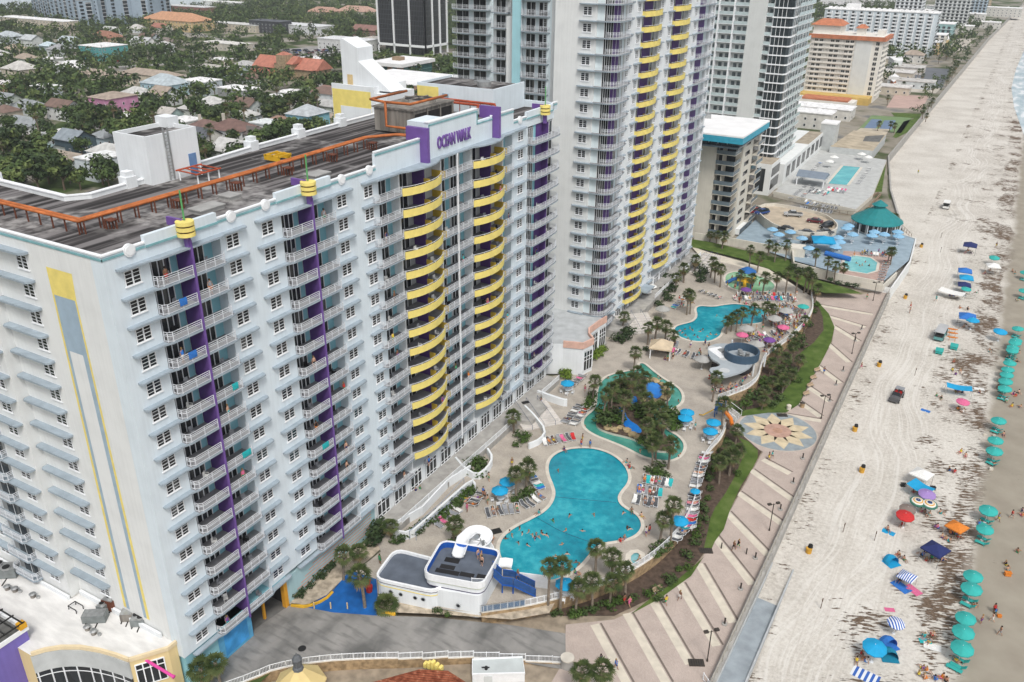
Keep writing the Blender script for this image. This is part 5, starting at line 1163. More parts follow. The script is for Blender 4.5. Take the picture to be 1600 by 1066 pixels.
 # retaining wall with white fence
STW=mat('tan_stone_wall',(.33,.235,.135),.95,.35,1.6,bump=.5)
def fence(b,path,z,h=1.05,step=1.6,m=0,pm=1,pick=.14,panel=False):
 for p,q in zip(path,path[1:]):
  p,q=Vector(p[:2]),Vector(q[:2]);L=(q-p).length
  if L<.05:continue
  a=math.atan2(q.y-p.y,q.x-p.x);c=(p+q)/2
  for zz in(.06,h-.06):b.obox(c.x,c.y,z+zz,L,.06,.07,a,m)
  if panel:b.obox(c.x,c.y,z+.13,L,.03,h-.2,a,pm)
  n_=max(1,round(L/step))
  for i in range(n_+1):r=p.lerp(q,i/n_);b.obox(r.x,r.y,z,.1,.1,h+.06,a,m)
  if pick:
   k=int(L/pick)
   for i in range(1,k):r=p.lerp(q,i/k);b.obox(r.x,r.y,z+.1,.035,.03,h-.15,a,m)
for path,lb,pan in((WALLL,'curving tan stone retaining wall with white fence along the south and east deck',False),(WALLL2,'curving tan stone retaining wall with white fence beside the bar and north deck',False)):
 o=thing('retaining_wall',lb,'wall',(*path[0],-1.3));sp=smooth(path,2,False)
 b=MB();b.wall(sp,-1.5,DZ+.12,.38,0,mt=1);b.build('wall',[STW,COPING],o);b=MB();fence(b,sp,DZ+.12);[fence(b,sp[:9],DZ+.12,panel=True)if 'south' in lb else None];b.build('fence',[TRIM,mat('blue_fence_panel',(.13,.20,.30),.5,.1,1)if 'south' in lb else PANEL],o)
o=thing('north_wall','cream terrace wall between the north lawn and the neighbouring blue umbrella deck','wall',tuple(G(1085,372,0)))
b=MB();b.wall(GP('1085,373 1140,381 1200,392 1237,399',.4)+GP('1238,413 1239,421 1300,437 1378,452',.2),-.4,2.2,.4);b.build('wall',BEI,o)
# steps from the deck to the promenade by the mosaic
b=MB();a0,a1=Vector(G(1128,640,-.4)[:2]),Vector(G(1155,655,-1.3)[:2]);d=(a1-a0).normalized();e=Vector((-d.y,d.x))
for k in range(8):
 c=a0+d*(.45*k);b.obox(c.x,c.y,-1.4,.46,3.0,1.75-.21*k,math.atan2(d.y,d.x),0)
tag(b.build('steps',CONC,loc=(*a0,-1.3)),'concrete steps from the deck down to the sunflower mosaic','steps')
b=MB()
for s in(-1.5,0,1.5):p,q=a0+e*s,a0+d*3.3+e*s;b.tube([(*p,1.3),(*q,-.2)],.04,6);b.tube([(*p,.3),(*p,1.3)],.04,6);b.tube([(*q,-1.3),(*q,-.2)],.04,6)
tag(b.build('handrail',TRIM,loc=(*a0,-1.3)),'white handrails of the steps by the sunflower mosaic','handrail')
# terrace along the hotel front, ramps and stairs
TZ=1.42
b=MB();b.prism([(-.1,34.2),(3.6,34.2),(3.6,70),(6,71),(6,77),(3,79),(3,88),(-.1,88)],.2,TZ,0);structure(b,'hotel_terrace',[CONC])
fo=thing('terrace_fence','white fence along the edge of the hotel terrace','fence',(3.6,34.5,TZ));b=MB();fence(b,[(3.5,36),(3.5,69.5)],TZ,1.0,3.4);fence(b,[(3,80.5),(3,87.5)],TZ,1.0,3.4)
b.build('fence',[TRIM],fo)
rw=thing('ramp_wall','white walls round the access ramp in front of the hotel','wall',(5,40,.4))
b=MB();b.wall(smooth(GP('616,838 640,842 665,822 700,790 738,757 742,765',.6),1,False),.2,1.75,.35,0);b.wall(GP('622,822 660,800 700,757 735,735',.9),.2,1.9,.25,0)
b.wall(smooth(GP('712,722 725,738 745,750 762,738 770,722 762,708',.6),1,False),.2,1.6,.35,0);b.wall(smooth(GP('826,700 845,692 853,678 835,655 820,640',.6),1,False),.2,1.5,.35,0)
b.wall(smooth(GP('840,618 862,626 880,632 886,632',.7),1,False),.2,1.8,.5,0)
b.build('wall',[WHITE],rw)
b=MB()
for s in('640,835 690,790 725,752','650,836 700,792 722,768'):q=GP(s,1.4);b.tube([(*p,2.0)for p in q],.05,6);[b.tube([(*p,.4),(*p,2)],.04,5)for p in q]
b.build('handrail',[mat('rail_blue_grey',(.25,.30,.38),.4,.1,1)],rw)
def stairs(pa,pb,wdt,z0,z1,nst,label,m=None,m2=None):
 m=bpy.data.materials.get('stair_stone')or mat('stair_stone',(.56,.53,.50),.85,.12,1)
 a,c=Vector(pa),Vector(pb);d=(c-a).normalized();L=(c-a).length;o=thing('stairs',label,'stairs',(*a,z1));b=MB()
 for k in range(nst):
  q=a+d*L*(k+.5)/nst;b.obox(q.x,q.y,z0-.1,L/nst,wdt,z1-(z1-z0)*k/nst-z0+.1,math.atan2(d.y,d.x),0)
 b.build('steps',[m],o);b=MB();e=Vector((-d.y,d.x))
 for s in(-.3,0,.3):b.tube([(*(a+e*wdt*s),z1+.9),(*(c+e*wdt*s),z0+.9)],.035,6);b.tube([(*(a+e*wdt*s),z1),(*(a+e*wdt*s),z1+.9)],.04,5);b.tube([(*(c+e*wdt*s),z0),(*(c+e*wdt*s),z0+.9)],.04,5)
 b.build('handrail',[mat('dark_handrail',(.10,.12,.18),.4,.1,1)],o)
stairs(G(822,628,1.4)[:2],G(850,668,.4)[:2],7.5,.4,1.40,8,'pale stairs from the hotel terrace down to the pool deck')
stairs(G(985,497,1.4)[:2],G(1003,522,.4)[:2],8,.4,2.4,9,'pink and white striped stairs in front of the tall tower')
stairs(G(1112,402,1.4)[:2],G(1085,428,.4)[:2],5,.4,2.2,8,'grey stairs at the north end of the tall tower terrace')
b=MB();b.prism([(.6,112),(4.5,113),(5.0,122),(4.6,134),(4.2,171),(.6,171)],.2,2.0,0);structure(b,'tower_terrace',[CONC])
fo=thing('tower_terrace_fence','white fence along the terrace of the tall tower','fence',(4.3,134,2));b=MB();fence(b,[(4.4,135),(4.0,170)],2.0,1.0,3);b.build('fence',[TRIM],fo)
b=MB();b.prism(smooth(GP('890,585 905,570 930,556 944,545 950,535 925,525 895,540 880,560',.4),1),.3,.75,0);structure(b,'patio',[CONC])
# blue ramp, rubble beds by the slide house
b=MB();q=[(*p,z)for p,z in zip(GP('478,949 520,957 589,962 590,930 588,905 548,893 520,925',.02),(.03,.02,.02,.2,.4,.4,.2))];b.face(q[::-1]if(Vector(q[1])-Vector(q[0])).cross(Vector(q[2])-Vector(q[0])).z<0 else q)
structure(b,'blue_ramp',mat('blue_pavement',(.008,.10,.34),.8,.2,.8))
b=MB();b.sheet(GP('452,944 480,945 510,930 548,893 575,876 597,856 590,840 520,870 456,938',.3),.3);structure(b,'rubble_bed',GREYROCK)
b=MB();b.sheet(GP('590,928 684,951 752,962 800,954 832,950 868,940 858,958 800,968 690,960 620,957 592,948',.05),.045);structure(b,'rubble_strip',GREYROCK)
YK=mat('yellow_kerb_paint',(.62,.36,.03),.7,.15,1)
for k,(s,l)in enumerate((('455,946 480,949 508,938 520,926','curved yellow painted kerb beside the blue ramp'),('588,946 592,958 618,960','short yellow kerb round the spiky shrub'))):
 b=MB();b.wall(smooth(GP(s,.1),1,False),-.05,.3,.35);tag(b.build('kerb',YK,loc=(*GP(s,0)[0],0)),l,'kerb')
for i,px in enumerate((491,517,543)):p=G(px,950+px*.015-7,.05);b=MB();b.cyl(p.x,p.y,0,1.0,.09,n=8);b.dome(p.x,p.y,[(.09,1.0),(.05,1.08),(.0,1.1)],8);tag(b.build('bollard',CREAM,loc=p),'%s cream bollard from the yellow kerb at the foot of the blue ramp'%ordn(i),'bollard','bollards below the blue ramp')
# slide house
sh=thing('slide_house','white rounded slide house with porthole windows and two grey roof decks','pool building',(16,27,0))
GDECK=mat('grey_blue_deck_coating',(.11,.13,.165),.85,.2,.6);BLUEP=mat('royal_blue_paint',(.015,.10,.42),.6,.1,.8);LIME=mat('pale_lime',(.60,.68,.42),.8,.05,1);DPUR=mat('dark_violet_stripe',(.06,.05,.11),.7,.1,1)
def rnd_poly(P,r=1.2,n=4):
 P=[Vector(p)for p in P];out=[]
 for i in range(len(P)):
  a,c,d=P[i-1],P[i],P[(i+1)%len(P)];u=(a-c).normalized();v=(d-c).normalized();rr_=min(r,(a-c).length*.45,(d-c).length*.45)
  for k in range(n+1):t=k/n;out.append(tuple((c+u*rr_)*(1-t)**2+c*2*t*(1-t)+(c+v*rr_)*t*t))
 return out
LOW=rnd_poly([(8.7,22.9),(17.2,24.9),(17.2,30.6),(7.6,29.0)],1.5);HI=rnd_poly([(15.0,25.2),(22.6,27.3),(21.3,34.0),(13.4,31.8)],1.3);HB=rnd_poly([(16.6,25.2),(22.5,27.0),(21.3,33.8),(14.5,31.8)],.8)
b=MB();b.prism(LOW,-.2,2.9,0);b.prism(HB,-.4,3.2,0);b.prism(HI,3.2,4.15,0);b.build('wall',[WHITE],sh)
b=MB();b.wall(LOW,2.9,3.35,.28,0,mt=0,close=True);b.wall(HI,4.15,5.1,.14,1,mt=0,close=True)
b.wall(rnd_poly([(8.68,22.88),(17.22,24.88),(17.22,30.62),(7.58,29.02)],1.5),2.72,2.84,.06,3,close=True);b.wall(rnd_poly([(8.69,22.89),(17.21,24.89),(17.21,30.61),(7.59,29.01)],1.5),2.2,2.32,.05,4,close=True)
b.wall(HI,3.22,3.34,.06,3,close=True);b.wall(rnd_poly([(14.95,25.15),(22.65,27.25),(21.35,34.05),(13.35,31.85)],1.3),4.0,4.16,.05,2,close=True);b.wall(rnd_poly([(14.86,25.04),(22.74,27.2),(21.4,34.16),(13.24,31.9)],1.36),4.17,5.16,.1,0,close=True)
b.build('parapet',[TRIM,BLUEP,LIME,DPUR,YEL],sh)
b=MB();b.prism(LOW,2.9,2.93,0);b.prism(HI,4.15,4.18,0)
for x,y,l,w_ in((16.4,28.6,2,.8),(16.9,27.8,3.2,.8),(19.4,28.6,1.9,.8),(21.3,29.2,1.4,1.0),(16.2,30.0,2,.9)):b.obox(x,y,4.18,l,w_,.03,.26,1)
b.build('roof_deck',[GDECK,mat('rubber_mat',(.02,.02,.022),.9,.2,1)],sh)
dirS=Vector((8.5,2.0,0)).normalized();nS=Vector((dirS.y,-dirS.x,0))
for t,z in((2.3,1.6),(3.7,1.5),(5.7,1.45),(6.8,1.5),(11.6,1.75)):
 p=Vector((8.7,22.9,z))+dirS*t;b=MB();b.tube([p-nS*.1,p+nS*.06],.34,16,0);b.tube([p-nS*.08,p+nS*.075],.24,16,1);w_=b.build('porthole',[mat('porthole_ring',(.45,.47,.48),.4,.1,1)if 'porthole_ring' not in bpy.data.materials else bpy.data.materials['porthole_ring'],GLASS],sh)
b=MB();fence(b,[(20.9,27.0+.4),(22.4,28.1),(21.5,33.2)],4.2,1.0,1.2);b.build('railing',[TRIM],sh)
wsl=thing('water_slide','white coiled water slide running from the blue roof deck into the large pool','water slide',(17.5,35,.4));b=MB()
sp=[]
for k in range(44):
 a=R(215-k*15.6);zz=4.6-3.9*k/43;rad=1.5;w_=abs(k-21)/22;sp.append((15.3+1.9*w_+math.cos(a)*rad,36.5-1.0*w_+math.sin(a)*rad,zz))
pts=[(16.9,30.4,4.8),(16.2,32.2,4.72),(15.5,33.8,4.66)]+sp[2:]+[(20.6,36.6,.66),(21.4,36.9,.6)]
P=[Vector(p)for p in pts]
k0=len(b.v);prof=[(-.78,.42),(-.66,.1),(-.3,-.06),(.3,-.06),(.66,.1),(.78,.42),(.88,.42),(.76,.02),(.36,-.18),(-.36,-.18),(-.76,.02),(-.88,.42)]
for i,p in enumerate(P):
 d=(P[min(i+1,len(P)-1)]-P[max(i-1,0)]);d.z=0;d.normalize();e=Vector((-d.y,d.x,0));b.v+=[tuple(p+e*u+Vector((0,0,v)))for u,v in prof]
m_=len(prof)
for i in range(len(P)-1):
 for j in range(m_):q=(j+1)%m_;b.f.append((k0+i*m_+j,k0+(i+1)*m_+j,k0+(i+1)*m_+q,k0+i*m_+q));b.m.append(0)
b.build('chute',[TRIM],wsl,smooth=True);b=MB();b.cyl(17.7,35.5,.4,4.3,.18,n=10)
for k in range(0,40,6):b.tube([(17.5,35.6,sp[k][2]-.6),(sp[k][0],sp[k][1],sp[k][2]-.2)],.07,6)
for a in(0,2.1,4.2):b.tube([(17.5+1.3*math.cos(a),35.6+1.3*math.sin(a),3.3),(17.5+1.3*math.cos(a+2.1),35.6+1.3*math.sin(a+2.1),3.3)],.06,6)
b.build('frame',[METAL],wsl)
st=thing('slide_stairs','blue metal stairs and walkway from the slide deck to the pool','stairs',(25,30,.4));b=MB()
A,Bq,Cq,Dq=Vector((21.9,31.0,4.1)),Vector((22.9,31.7,2.6)),Vector((24.2,32.3,2.5)),Vector((26.7,33.9,.6))
for p,q in((A,Bq),(Bq,Cq),(Cq,Dq)):
 d=(q-p);f2=Vector((d.x,d.y)).normalized();e=Vector((-f2 .y,f2 .x,0))*.75
 for s in(-1,1):
  b.face([p+e*s,q+e*s,q+e*s+Vector((0,0,1.05)),p+e*s+Vector((0,0,1.05))],0);b.tube([p+e*s+Vector((0,0,1.08)),q+e*s+Vector((0,0,1.08))],.05,6,1)
  b.face([p+e*s-Vector((0,0,.35)),q+e*s-Vector((0,0,.35)),q+e*s,p+e*s],1)
 k=max(2,int(abs(d.z)/.2))
 for i in range(k):c=p+d*((i+.5)/k);b.obox(c.x,c.y,c.z-.06,Vector((d.x,d.y)).length/k,1.5,.08,math.atan2(f2 .y,f2 .x),2)
for p in(Bq,Cq):b.cyl(p.x,p.y,.4,p.z,.1,n=8,m=1)
b.build('walkway',[mat('blue_mesh_panel',(.03,.09,.26),.6,.2,2),BLUEP,GDECK],st)
# bar pavilion with palette-shaped roof
pb=thing('pool_bar','pool bar with a grey palette shaped roof and a dark blue ring on top','pool bar',tuple(G(1145,590,DZ)))
BR=smooth(GP('1106,546 1110,540 1124,537 1145,538 1166,540 1178,547 1181,560 1174,573 1161,581 1146,586 1130,590 1116,587 1108,580 1110,575 1120,574 1126,571 1122,567 1112,562 1107,554',3.7),1)
LGR=mat('light_grey_roof_coating',(.36,.40,.43),.8,.08,.5);b=MB();b.prism(BR,3.45,3.8,0)
for s in('1114,544','1131,560','1132,579'):q=G(*map(float,s.split(',')),3.8);b.cyl(q.x,q.y,3.8,3.84,1.0,n=16,m=1)
q=G(1125,551,3.8);b.obox(q.x,q.y,3.8,3.0,4.4,.12,.9,2);b.obox(q.x+.3,q.y+.8,3.92,1.5,1.4,.25,.9,3);b.build('roof',[LGR,mat('pale_roof_disc',(.5,.52,.53),.8,.05,1),TRIM,METAL],pb)
q=G(1158,558,3.8);b=MB();ring=[(q.x+3.3*math.cos(t*.2618),q.y+3.3*math.sin(t*.2618))for t in range(24)];b.wall(ring,3.8,5.4,.3,0,close=True);b.build('ring',[mat('navy_slate',(.05,.09,.14),.6,.1,1)],pb)
b=MB()
for dx,dy in((0,0),(1.1,.3),(-.6,.9),(.4,-1.0)):b.cyl(q.x+dx,q.y+dy,3.8,4.6,.42,n=10);b.cyl(q.x+dx,q.y+dy,4.6,4.9,.3,.5,10)
b.build('roof_fan',[METAL],pb)
q=G(1150,578,DZ);b=MB();b.prism(rnd_poly([(q.x-5,q.y-2.4),(q.x+2.5,q.y-2.0),(q.x+3.2,q.y+3.6),(q.x-3.4,q.y+4.2)],1.6),DZ,1.5,0,mt=1);b.prism(rnd_poly([(q.x-1.8,q.y+.2),(q.x+2,q.y+.2),(q.x+2,q.y+5.4),(q.x-1.8,q.y+5.4)],.6),DZ,3.45,2)
for dx,dy in((-5.2,1.5),(3.6,-1.0),(4.5,4.4),(-3.2,7.0)):b.cyl(q.x+dx,q.y+dy,DZ,3.45,.18,n=8,m=2)
b.build('counter',[mat('dark_counter',(.04,.035,.04),.6,.2,1),mat('counter_top',(.14,.11,.1),.4,.2,1),WHITE],pb)
# children's play structure
kp=thing('splash_play_structure','yellow and blue splash play structure standing in the mint green kiddie pool','play structure',tuple(G(1165,446,.3)));q=G(1165,446,.3);b=MB()
for dx in(-1.6,1.6):
 for dy in(-1.6,1.6):b.cyl(q.x+dx,q.y+dy,.2,4.2,.12,n=8,m=1)
b.box(q.x-1.8,q.y-1.8,1.7,q.x+1.8,q.y+1.8,1.9,0);b.box(q.x-1.8,q.y-1.8,1.9,q.x+1.8,q.y-1.7,2.8,0);b.box(q.x+1.7,q.y-1.7,1.9,q.x+1.8,q.y+1.8,2.8,0);b.dome(q.x,q.y,[(2.3,4.1),(1.2,4.8),(.05,5.3)],8,1)
b.tube([(q.x-1.7,q.y,2),(q.x-3.2,q.y-.6,1.5),(q.x-4.6,q.y-1.4,.5)],.45,8,1);b.tube([(q.x,q.y-1.7,2),(q.x+.5,q.y-3,1.2),(q.x+.8,q.y-4.4,.4)],.42,8,0);b.build('tower',[mat('toy_yellow',(.62,.38,.02),.5,.1,1),mat('toy_blue',(.02,.12,.36),.5,.1,1)],kp)
q=G(1116,652,DZ);kp=thing('playground_frame','small blue and orange climbing frame beside the sunflower steps','play structure',tuple(q));b=MB()
for dx,dy in((0,0),(1.4,0),(0,1.4),(1.4,1.4)):b.cyl(q.x+dx,q.y+dy,DZ,3.8,.1,n=8,m=0)
b.box(q.x-.2,q.y-.2,1.9,q.x+1.6,q.y+1.6,2.05,0);b.box(q.x+.2,q.y-.1,2.0,q.x+1.2,q.y,3.6,0);b.tube([(q.x+1.4,q.y+.7,2),(q.x+3,q.y,1.0),(q.x+3.6,q.y-1,.45)],.35,8,1);b.tube([(q.x-.2,q.y,2.0),(q.x-1.8,q.y-1.2,.9),(q.x-2.6,q.y-.6,.5)],.1,6,2);b.build('frame',[bpy.data.materials['toy_blue'],mat('toy_orange',(.65,.18,.02),.5,.1,1),bpy.data.materials['toy_yellow']],kp)
q=G(1032,556,DZ);o=thing('gazebo','small open gazebo with a square beige canvas roof beside the second pool','gazebo',tuple(q));b=MB();b.obox(q.x,q.y,2.9,4.6,4.2,1.3,.25,0,taper=.12);b.obox(q.x,q.y,2.6,4.7,4.3,.3,.25,0);b.build('roof',[mat('beige_canvas',(.56,.46,.33),.9,.1,1)],o);b=MB()
for dx in(-2,2):
 for dy in(-1.8,1.8):b.obox(q.x+dx*.97-dy*.25,q.y+dy*.97+dx*.25,DZ,.2,.2,2.3,.25,0)
b.build('post',[TRIM],o)
# ---------------- people ----------------
SKIN=[mat('skin_a',(.46,.26,.17),.6,.08,6),mat('skin_b',(.56,.34,.24),.6,.08,6),mat('skin_c',(.22,.115,.07),.6,.1,6),mat('skin_d',(.36,.19,.12),.6,.08,6)]
HAIRS=[mat('dark_hair',(.02,.014,.01),.8,.2,8),mat('brown_hair',(.07,.04,.02),.8,.2,8),mat('fair_hair',(.30,.20,.09),.8,.2,8)]
CLOTH={'red':(.48,.03,.03),'black':(.012,.012,.014),'navy':(.02,.03,.12),'blue':(.03,.16,.50),'white':(.72,.72,.70),'pink':(.60,.13,.26),'green':(.04,.26,.12),'orange':(.62,.20,.03),'purple':(.16,.06,.26),'grey':(.25,.26,.28),'yellow':(.62,.48,.05),'turquoise':(.02,.38,.40)}
CM={k:mat('cloth_'+k,v,.85,.12,5)for k,v in CLOTH.items()}
def pose(kind):
 J=dict(pel=(0,0,.93),che=(0,.01,1.25),nek=(0,.02,1.47),hed=(0,-.01,1.62),top=(0,-.01,1.72))
 for s,n_ in((-1,'l'),(1,'r')):
  J.update({n_+'sh':(.19*s,.02,1.40),n_+'el':(.25*s,.04,1.12),n_+'ha':(.27*s,-.06,.87),n_+'hi':(.10*s,0,.88),n_+'kn':(.11*s,-.01,.48),n_+'an':(.11*s,.03,.08),n_+'to':(.12*s,-.14,.03)})
 if kind=='walk':
  J.update(lkn=(-.11,-.16,.50),lan=(-.11,-.24,.09),lto=(-.11,-.40,.05),rkn=(.11,.10,.47),ran=(.11,.36,.16),rto=(.11,.26,.03),lel=(-.25,.12,1.13),lha=(-.24,.16,.90),rel=(.25,-.08,1.13),rha=(.22,-.28,.98))
 if kind=='sit':
  for k in('pel','che','nek','hed','top'):x,y,z=J[k];J[k]=(x,y+.12*(z-.9)+.1,z-.80)
  for s,n_ in((-1,'l'),(1,'r')):J.update({n_+'sh':(.19*s,.18,.60),n_+'el':(.27*s,.30,.36),n_+'ha':(.28*s,.34,.06),n_+'hi':(.10*s,.06,.12),n_+'kn':(.15*s,-.34,.36),n_+'an':(.16*s,-.66,.09),n_+'to':(.17*s,-.80,.06)})
 if kind=='lie':
  m=dict(pel=(0,0,.42),che=(0,.30,.52),nek=(0,.50,.66),hed=(0,.62,.78),top=(0,.68,.86));J.update(m)
  for s,n_ in((-1,'l'),(1,'r')):J.update({n_+'sh':(.19*s,.44,.60),n_+'el':(.27*s,.22,.46),n_+'ha':(.24*s,-.02,.44),n_+'hi':(.10*s,-.04,.41),n_+'kn':(.12*s,-.46,.46),n_+'an':(.12*s,-.88,.40),n_+'to':(.14*s,-.94,.50)})
 if kind=='swim':
  for k in J:x,y,z=J[k];J[k]=(x,y,z-1.18)
  J.update(lel=(-.42,-.12,.10),lha=(-.62,-.26,.02),rel=(.40,-.16,.08),rha=(.52,-.36,.03))
 return J
def body_mesh(kind):
 J=pose(kind);bm=bmesh.new();sk=bm.verts.layers.skin.verify();V={}
 def add(k,p,r):v=bm.verts.new(p);v[sk].radius=(r,r)if isinstance(r,(int,float))else r;V[k]=v;return v
 for k,r in dict(pel=(.155,.115),che=(.165,.115),nek=.055,hed=(.085,.10),top=.06).items():add(k,J[k],r)
 V['pel'][sk].use_root=True
 E_=[('pel','che'),('che','nek'),('nek','hed'),('hed','top')]
 for n_ in 'lr':
  for k,r in dict(sh=.062,el=.043,ha=.030,hi=.09,kn=.058,an=.038,to=.030).items():add(n_+k,J[n_+k],r)
  E_+=[('che',n_+'sh'),(n_+'sh',n_+'el'),(n_+'el',n_+'ha'),('pel',n_+'hi'),(n_+'hi',n_+'kn'),(n_+'kn',n_+'an'),(n_+'an',n_+'to')]
  h,e=Vector(J[n_+'ha']),Vector(J[n_+'el']);d=(h-e).normalized();sd=d.cross(Vector((0,1,.2))).normalized()
  add(n_+'pa',h+d*.06,(.036,.018));E_.append((n_+'ha',n_+'pa'))
  for i,(o_,l)in enumerate(((-.03,.065),(-.01,.08),(.01,.075),(.03,.055))):add(n_+'f%d'%i,h+d*(.07+l)+sd*o_*1.3+Vector((0,-.02,0)),.009);E_.append((n_+'pa',n_+'f%d'%i))
  add(n_+'th',h+d*.06+sd*.07+Vector((0,-.03,0)),.010);E_.append((n_+'pa',n_+'th'))
  # nose tip gives the face its profile
 hd_=Vector(J['hed'])
 for a,c in E_:bm.edges.new((V[a],V[c]))
 me=bpy.data.meshes.new('body');bm.to_mesh(me);bm.free();o=bpy.data.objects.new('tmp_body',me);COL.objects.link(o)
 m=o.modifiers.new('s','SKIN');m.use_smooth_shade=True;q=o.modifiers.new('u','SUBSURF');q.levels=1;q.render_levels=1
 bpy.context.view_layer.update();r=bpy.data.meshes.new_from_object(o.evaluated_get(bpy.context.evaluated_depsgraph_get()));bpy.data.objects.remove(o);r.name='body';r.materials.clear();r.materials.append(SKIN[0]);return r,J
def limb(b,p,q,r0,r1,m=0):b.tube([p,q],r0,8,m,r1)
def person_proto(kind,shirt):
 t=proto(thing('person','-','person'));bme,J=BODY[kind];o=inst('body',bme,(0,0,0),0,t);o['tint']='skin'
 b=MB();P={k:Vector(v)for k,v in J.items()}
 b.tube([P['pel']+(P['che']-P['pel'])*.22,P['pel']-(P['che']-P['pel'])*.2],.185,10,0,.175)
 for n_ in 'lr':limb(b,P[n_+'hi'],P[n_+'hi'].lerp(P[n_+'kn'],.6 if not shirt or n_ else.3),.108,.098)
 o=inst('shorts',b.mesh('shorts',[CM['navy']]),(0,0,0),0,t);o['tint']='shorts'
 if shirt:
  b=MB();b.tube([P['pel'].lerp(P['che'],.15),P['pel'].lerp(P['che'],.8),P['che'].lerp(P['nek'],.72)],.195,10,0,.16)
  for n_ in 'lr':limb(b,P[n_+'sh'].lerp(P['che'],.3),P[n_+'sh'].lerp(P[n_+'el'],.6),.085,.07)
  o=inst('shirt',b.mesh('shirt',[CM['white']]),(0,0,0),0,t);o['tint']='shirt'
 b=MB();h=P['hed'];tp=P['top'];ax=(tp-h).normalized();bk=Vector((0,.035,0));b.dome(0,0,[(.10,-.07),(.118,.0),(.105,.07),(.06,.115),(.005,.125)],10,0)
 b.v=[tuple(h+bk+Vector(v))for v in b.v];o=inst('hair',b.mesh('hair',[HAIRS[0]]),(0,0,0),0,t);o['tint']='hair';return t
BODY={k:body_mesh(k)for k in('stand','walk','sit','lie','swim')}
PERS={(k,s):person_proto(k,s)for k in BODY for s in(0,1)}
REG=[]
def reg(o,base,group,anchor,atxt):REG.append((o,base,group,Vector((*anchor[:2],0)),atxt))
def finish_labels():
 D_={}
 for r in REG:D_.setdefault(r[1],[]).append(r)
 for base,L in D_.items():
  L.sort(key=lambda r:(wloc(r[0])-r[3]).length)
  for i,(o,b_,g,a,t)in enumerate(L):
   o['label']=base if len(L)==1 else '%s, %s from %s'%(base,ordn(i),t);o['group']=g
prnd=random.Random(11)
def person(px,py,z,kind='stand',place='on the sand',grp='people on the beach',anchor=(0,0),atxt='',col=None,rz=None,shirt=None,dz=0):
 p=G(px,py,z);s=prnd.random()<.45 if shirt is None else shirt;c=col or prnd.choice(list(CLOTH));c2=prnd.choice(list(CLOTH))
 if kind=='lie' or kind=='swim':s=s and prnd.random()<.5
 t=dup(PERS[(kind,1 if s else 0)],(p.x,p.y,p.z+dz),prnd.random()*6.28 if rz is None else rz,'-','person',sc=prnd.uniform(.93,1.06),mats={'skin':prnd.choice(SKIN),'hair':prnd.choice(HAIRS),'shorts':CM[c2 if s else c],'shirt':CM[c]})
 v=dict(stand='standing',walk='walking',sit='sitting',lie='lying',swim='bathing')[kind]
 reg(t,'person in %s %s %s %s'%(c,'shirt' if s else 'swimwear',v,place),grp,anchor,atxt);return t
 # ---------------- furniture ----------------
def lounger_proto(name,tilt):
 t=proto(thing(name,'-','lounger'));b=MB();f=.04
 for y in(-.3,.3):b.box(-.95,y-f/2,.28,.35,y+f/2,.34);b.tube([(.35,y,.31),(.95,y,.31+.62*tilt)],.03,5)
 for x in(-.8,.4):
  for y in(-.3,.3):b.box(x-.03,y-.03,0,x+.03,y+.03,.3)
 b.box(-.95,-.3,.28,-.9,.3,.34);b.tube([(.95,-.3,.31+.62*tilt),(.95,.3,.31+.62*tilt)],.03,5);o=inst('frame',b.mesh('frame',[TRIM]),(0,0,0),0,t);o['tint']='frame'
 b=MB();b.face([(-.92,-.28,.345),(.36,-.28,.345),(.36,.28,.345),(-.92,.28,.345)]);b.face([(.36,-.28,.345),(.94,-.28,.345+.6*tilt),(.94,.28,.345+.6*tilt),(.36,.28,.345)])
 b.face([(-.92,.28,.33),(.36,.28,.33),(.36,-.28,.33),(-.92,-.28,.33)]);b.face([(.36,.28,.33),(.94,.28,.33+.6*tilt),(.94,-.28,.33+.6*tilt),(.36,-.28,.33)])
 o=inst('sling',b.mesh('sling',[mat('grey_sling',(.085,.09,.10),.8,.15,2)if 'grey_sling' not in bpy.data.materials else bpy.data.materials['grey_sling']]),(0,0,0),0,t);o['tint']='sling';return t
LNG=lounger_proto('lounger',.75);LNG0=lounger_proto('lounger',.05)
t=proto(thing('towel','-','towel'));TW=t
b=MB()
for i in range(7):
 x=-.85+.28*i
 for y in(-.33,.33):b.v.append((x,y,.37+.03*noise.noise((x*3,y*4,1))+(max(0,x-.36)*.78)))
for i in range(6):b.f.append((2*i,2*i+2,2*i+3,2*i+1));b.m.append(0)
o=inst('cloth',b.mesh('cloth',[CM['white']]),(0,0,0),0,t);o['tint']='cloth'
t=proto(thing('beach_towel','-','beach towel'));TW0=t
b=MB()
for i in range(8):
 for j in range(4):x,y=-.95+1.9*i/7,-.5+1.0*j/3;b.v.append((x,y,.03+.04*noise.noise((x*2,y*3,4))))
for i in range(7):
 for j in range(3):a=i*4+j;b.f.append((a,a+4,a+5,a+1));b.m.append(0)
o=inst('cloth',b.mesh('cloth',[CM['white']]),(0,0,0),0,t);o['tint']='cloth'
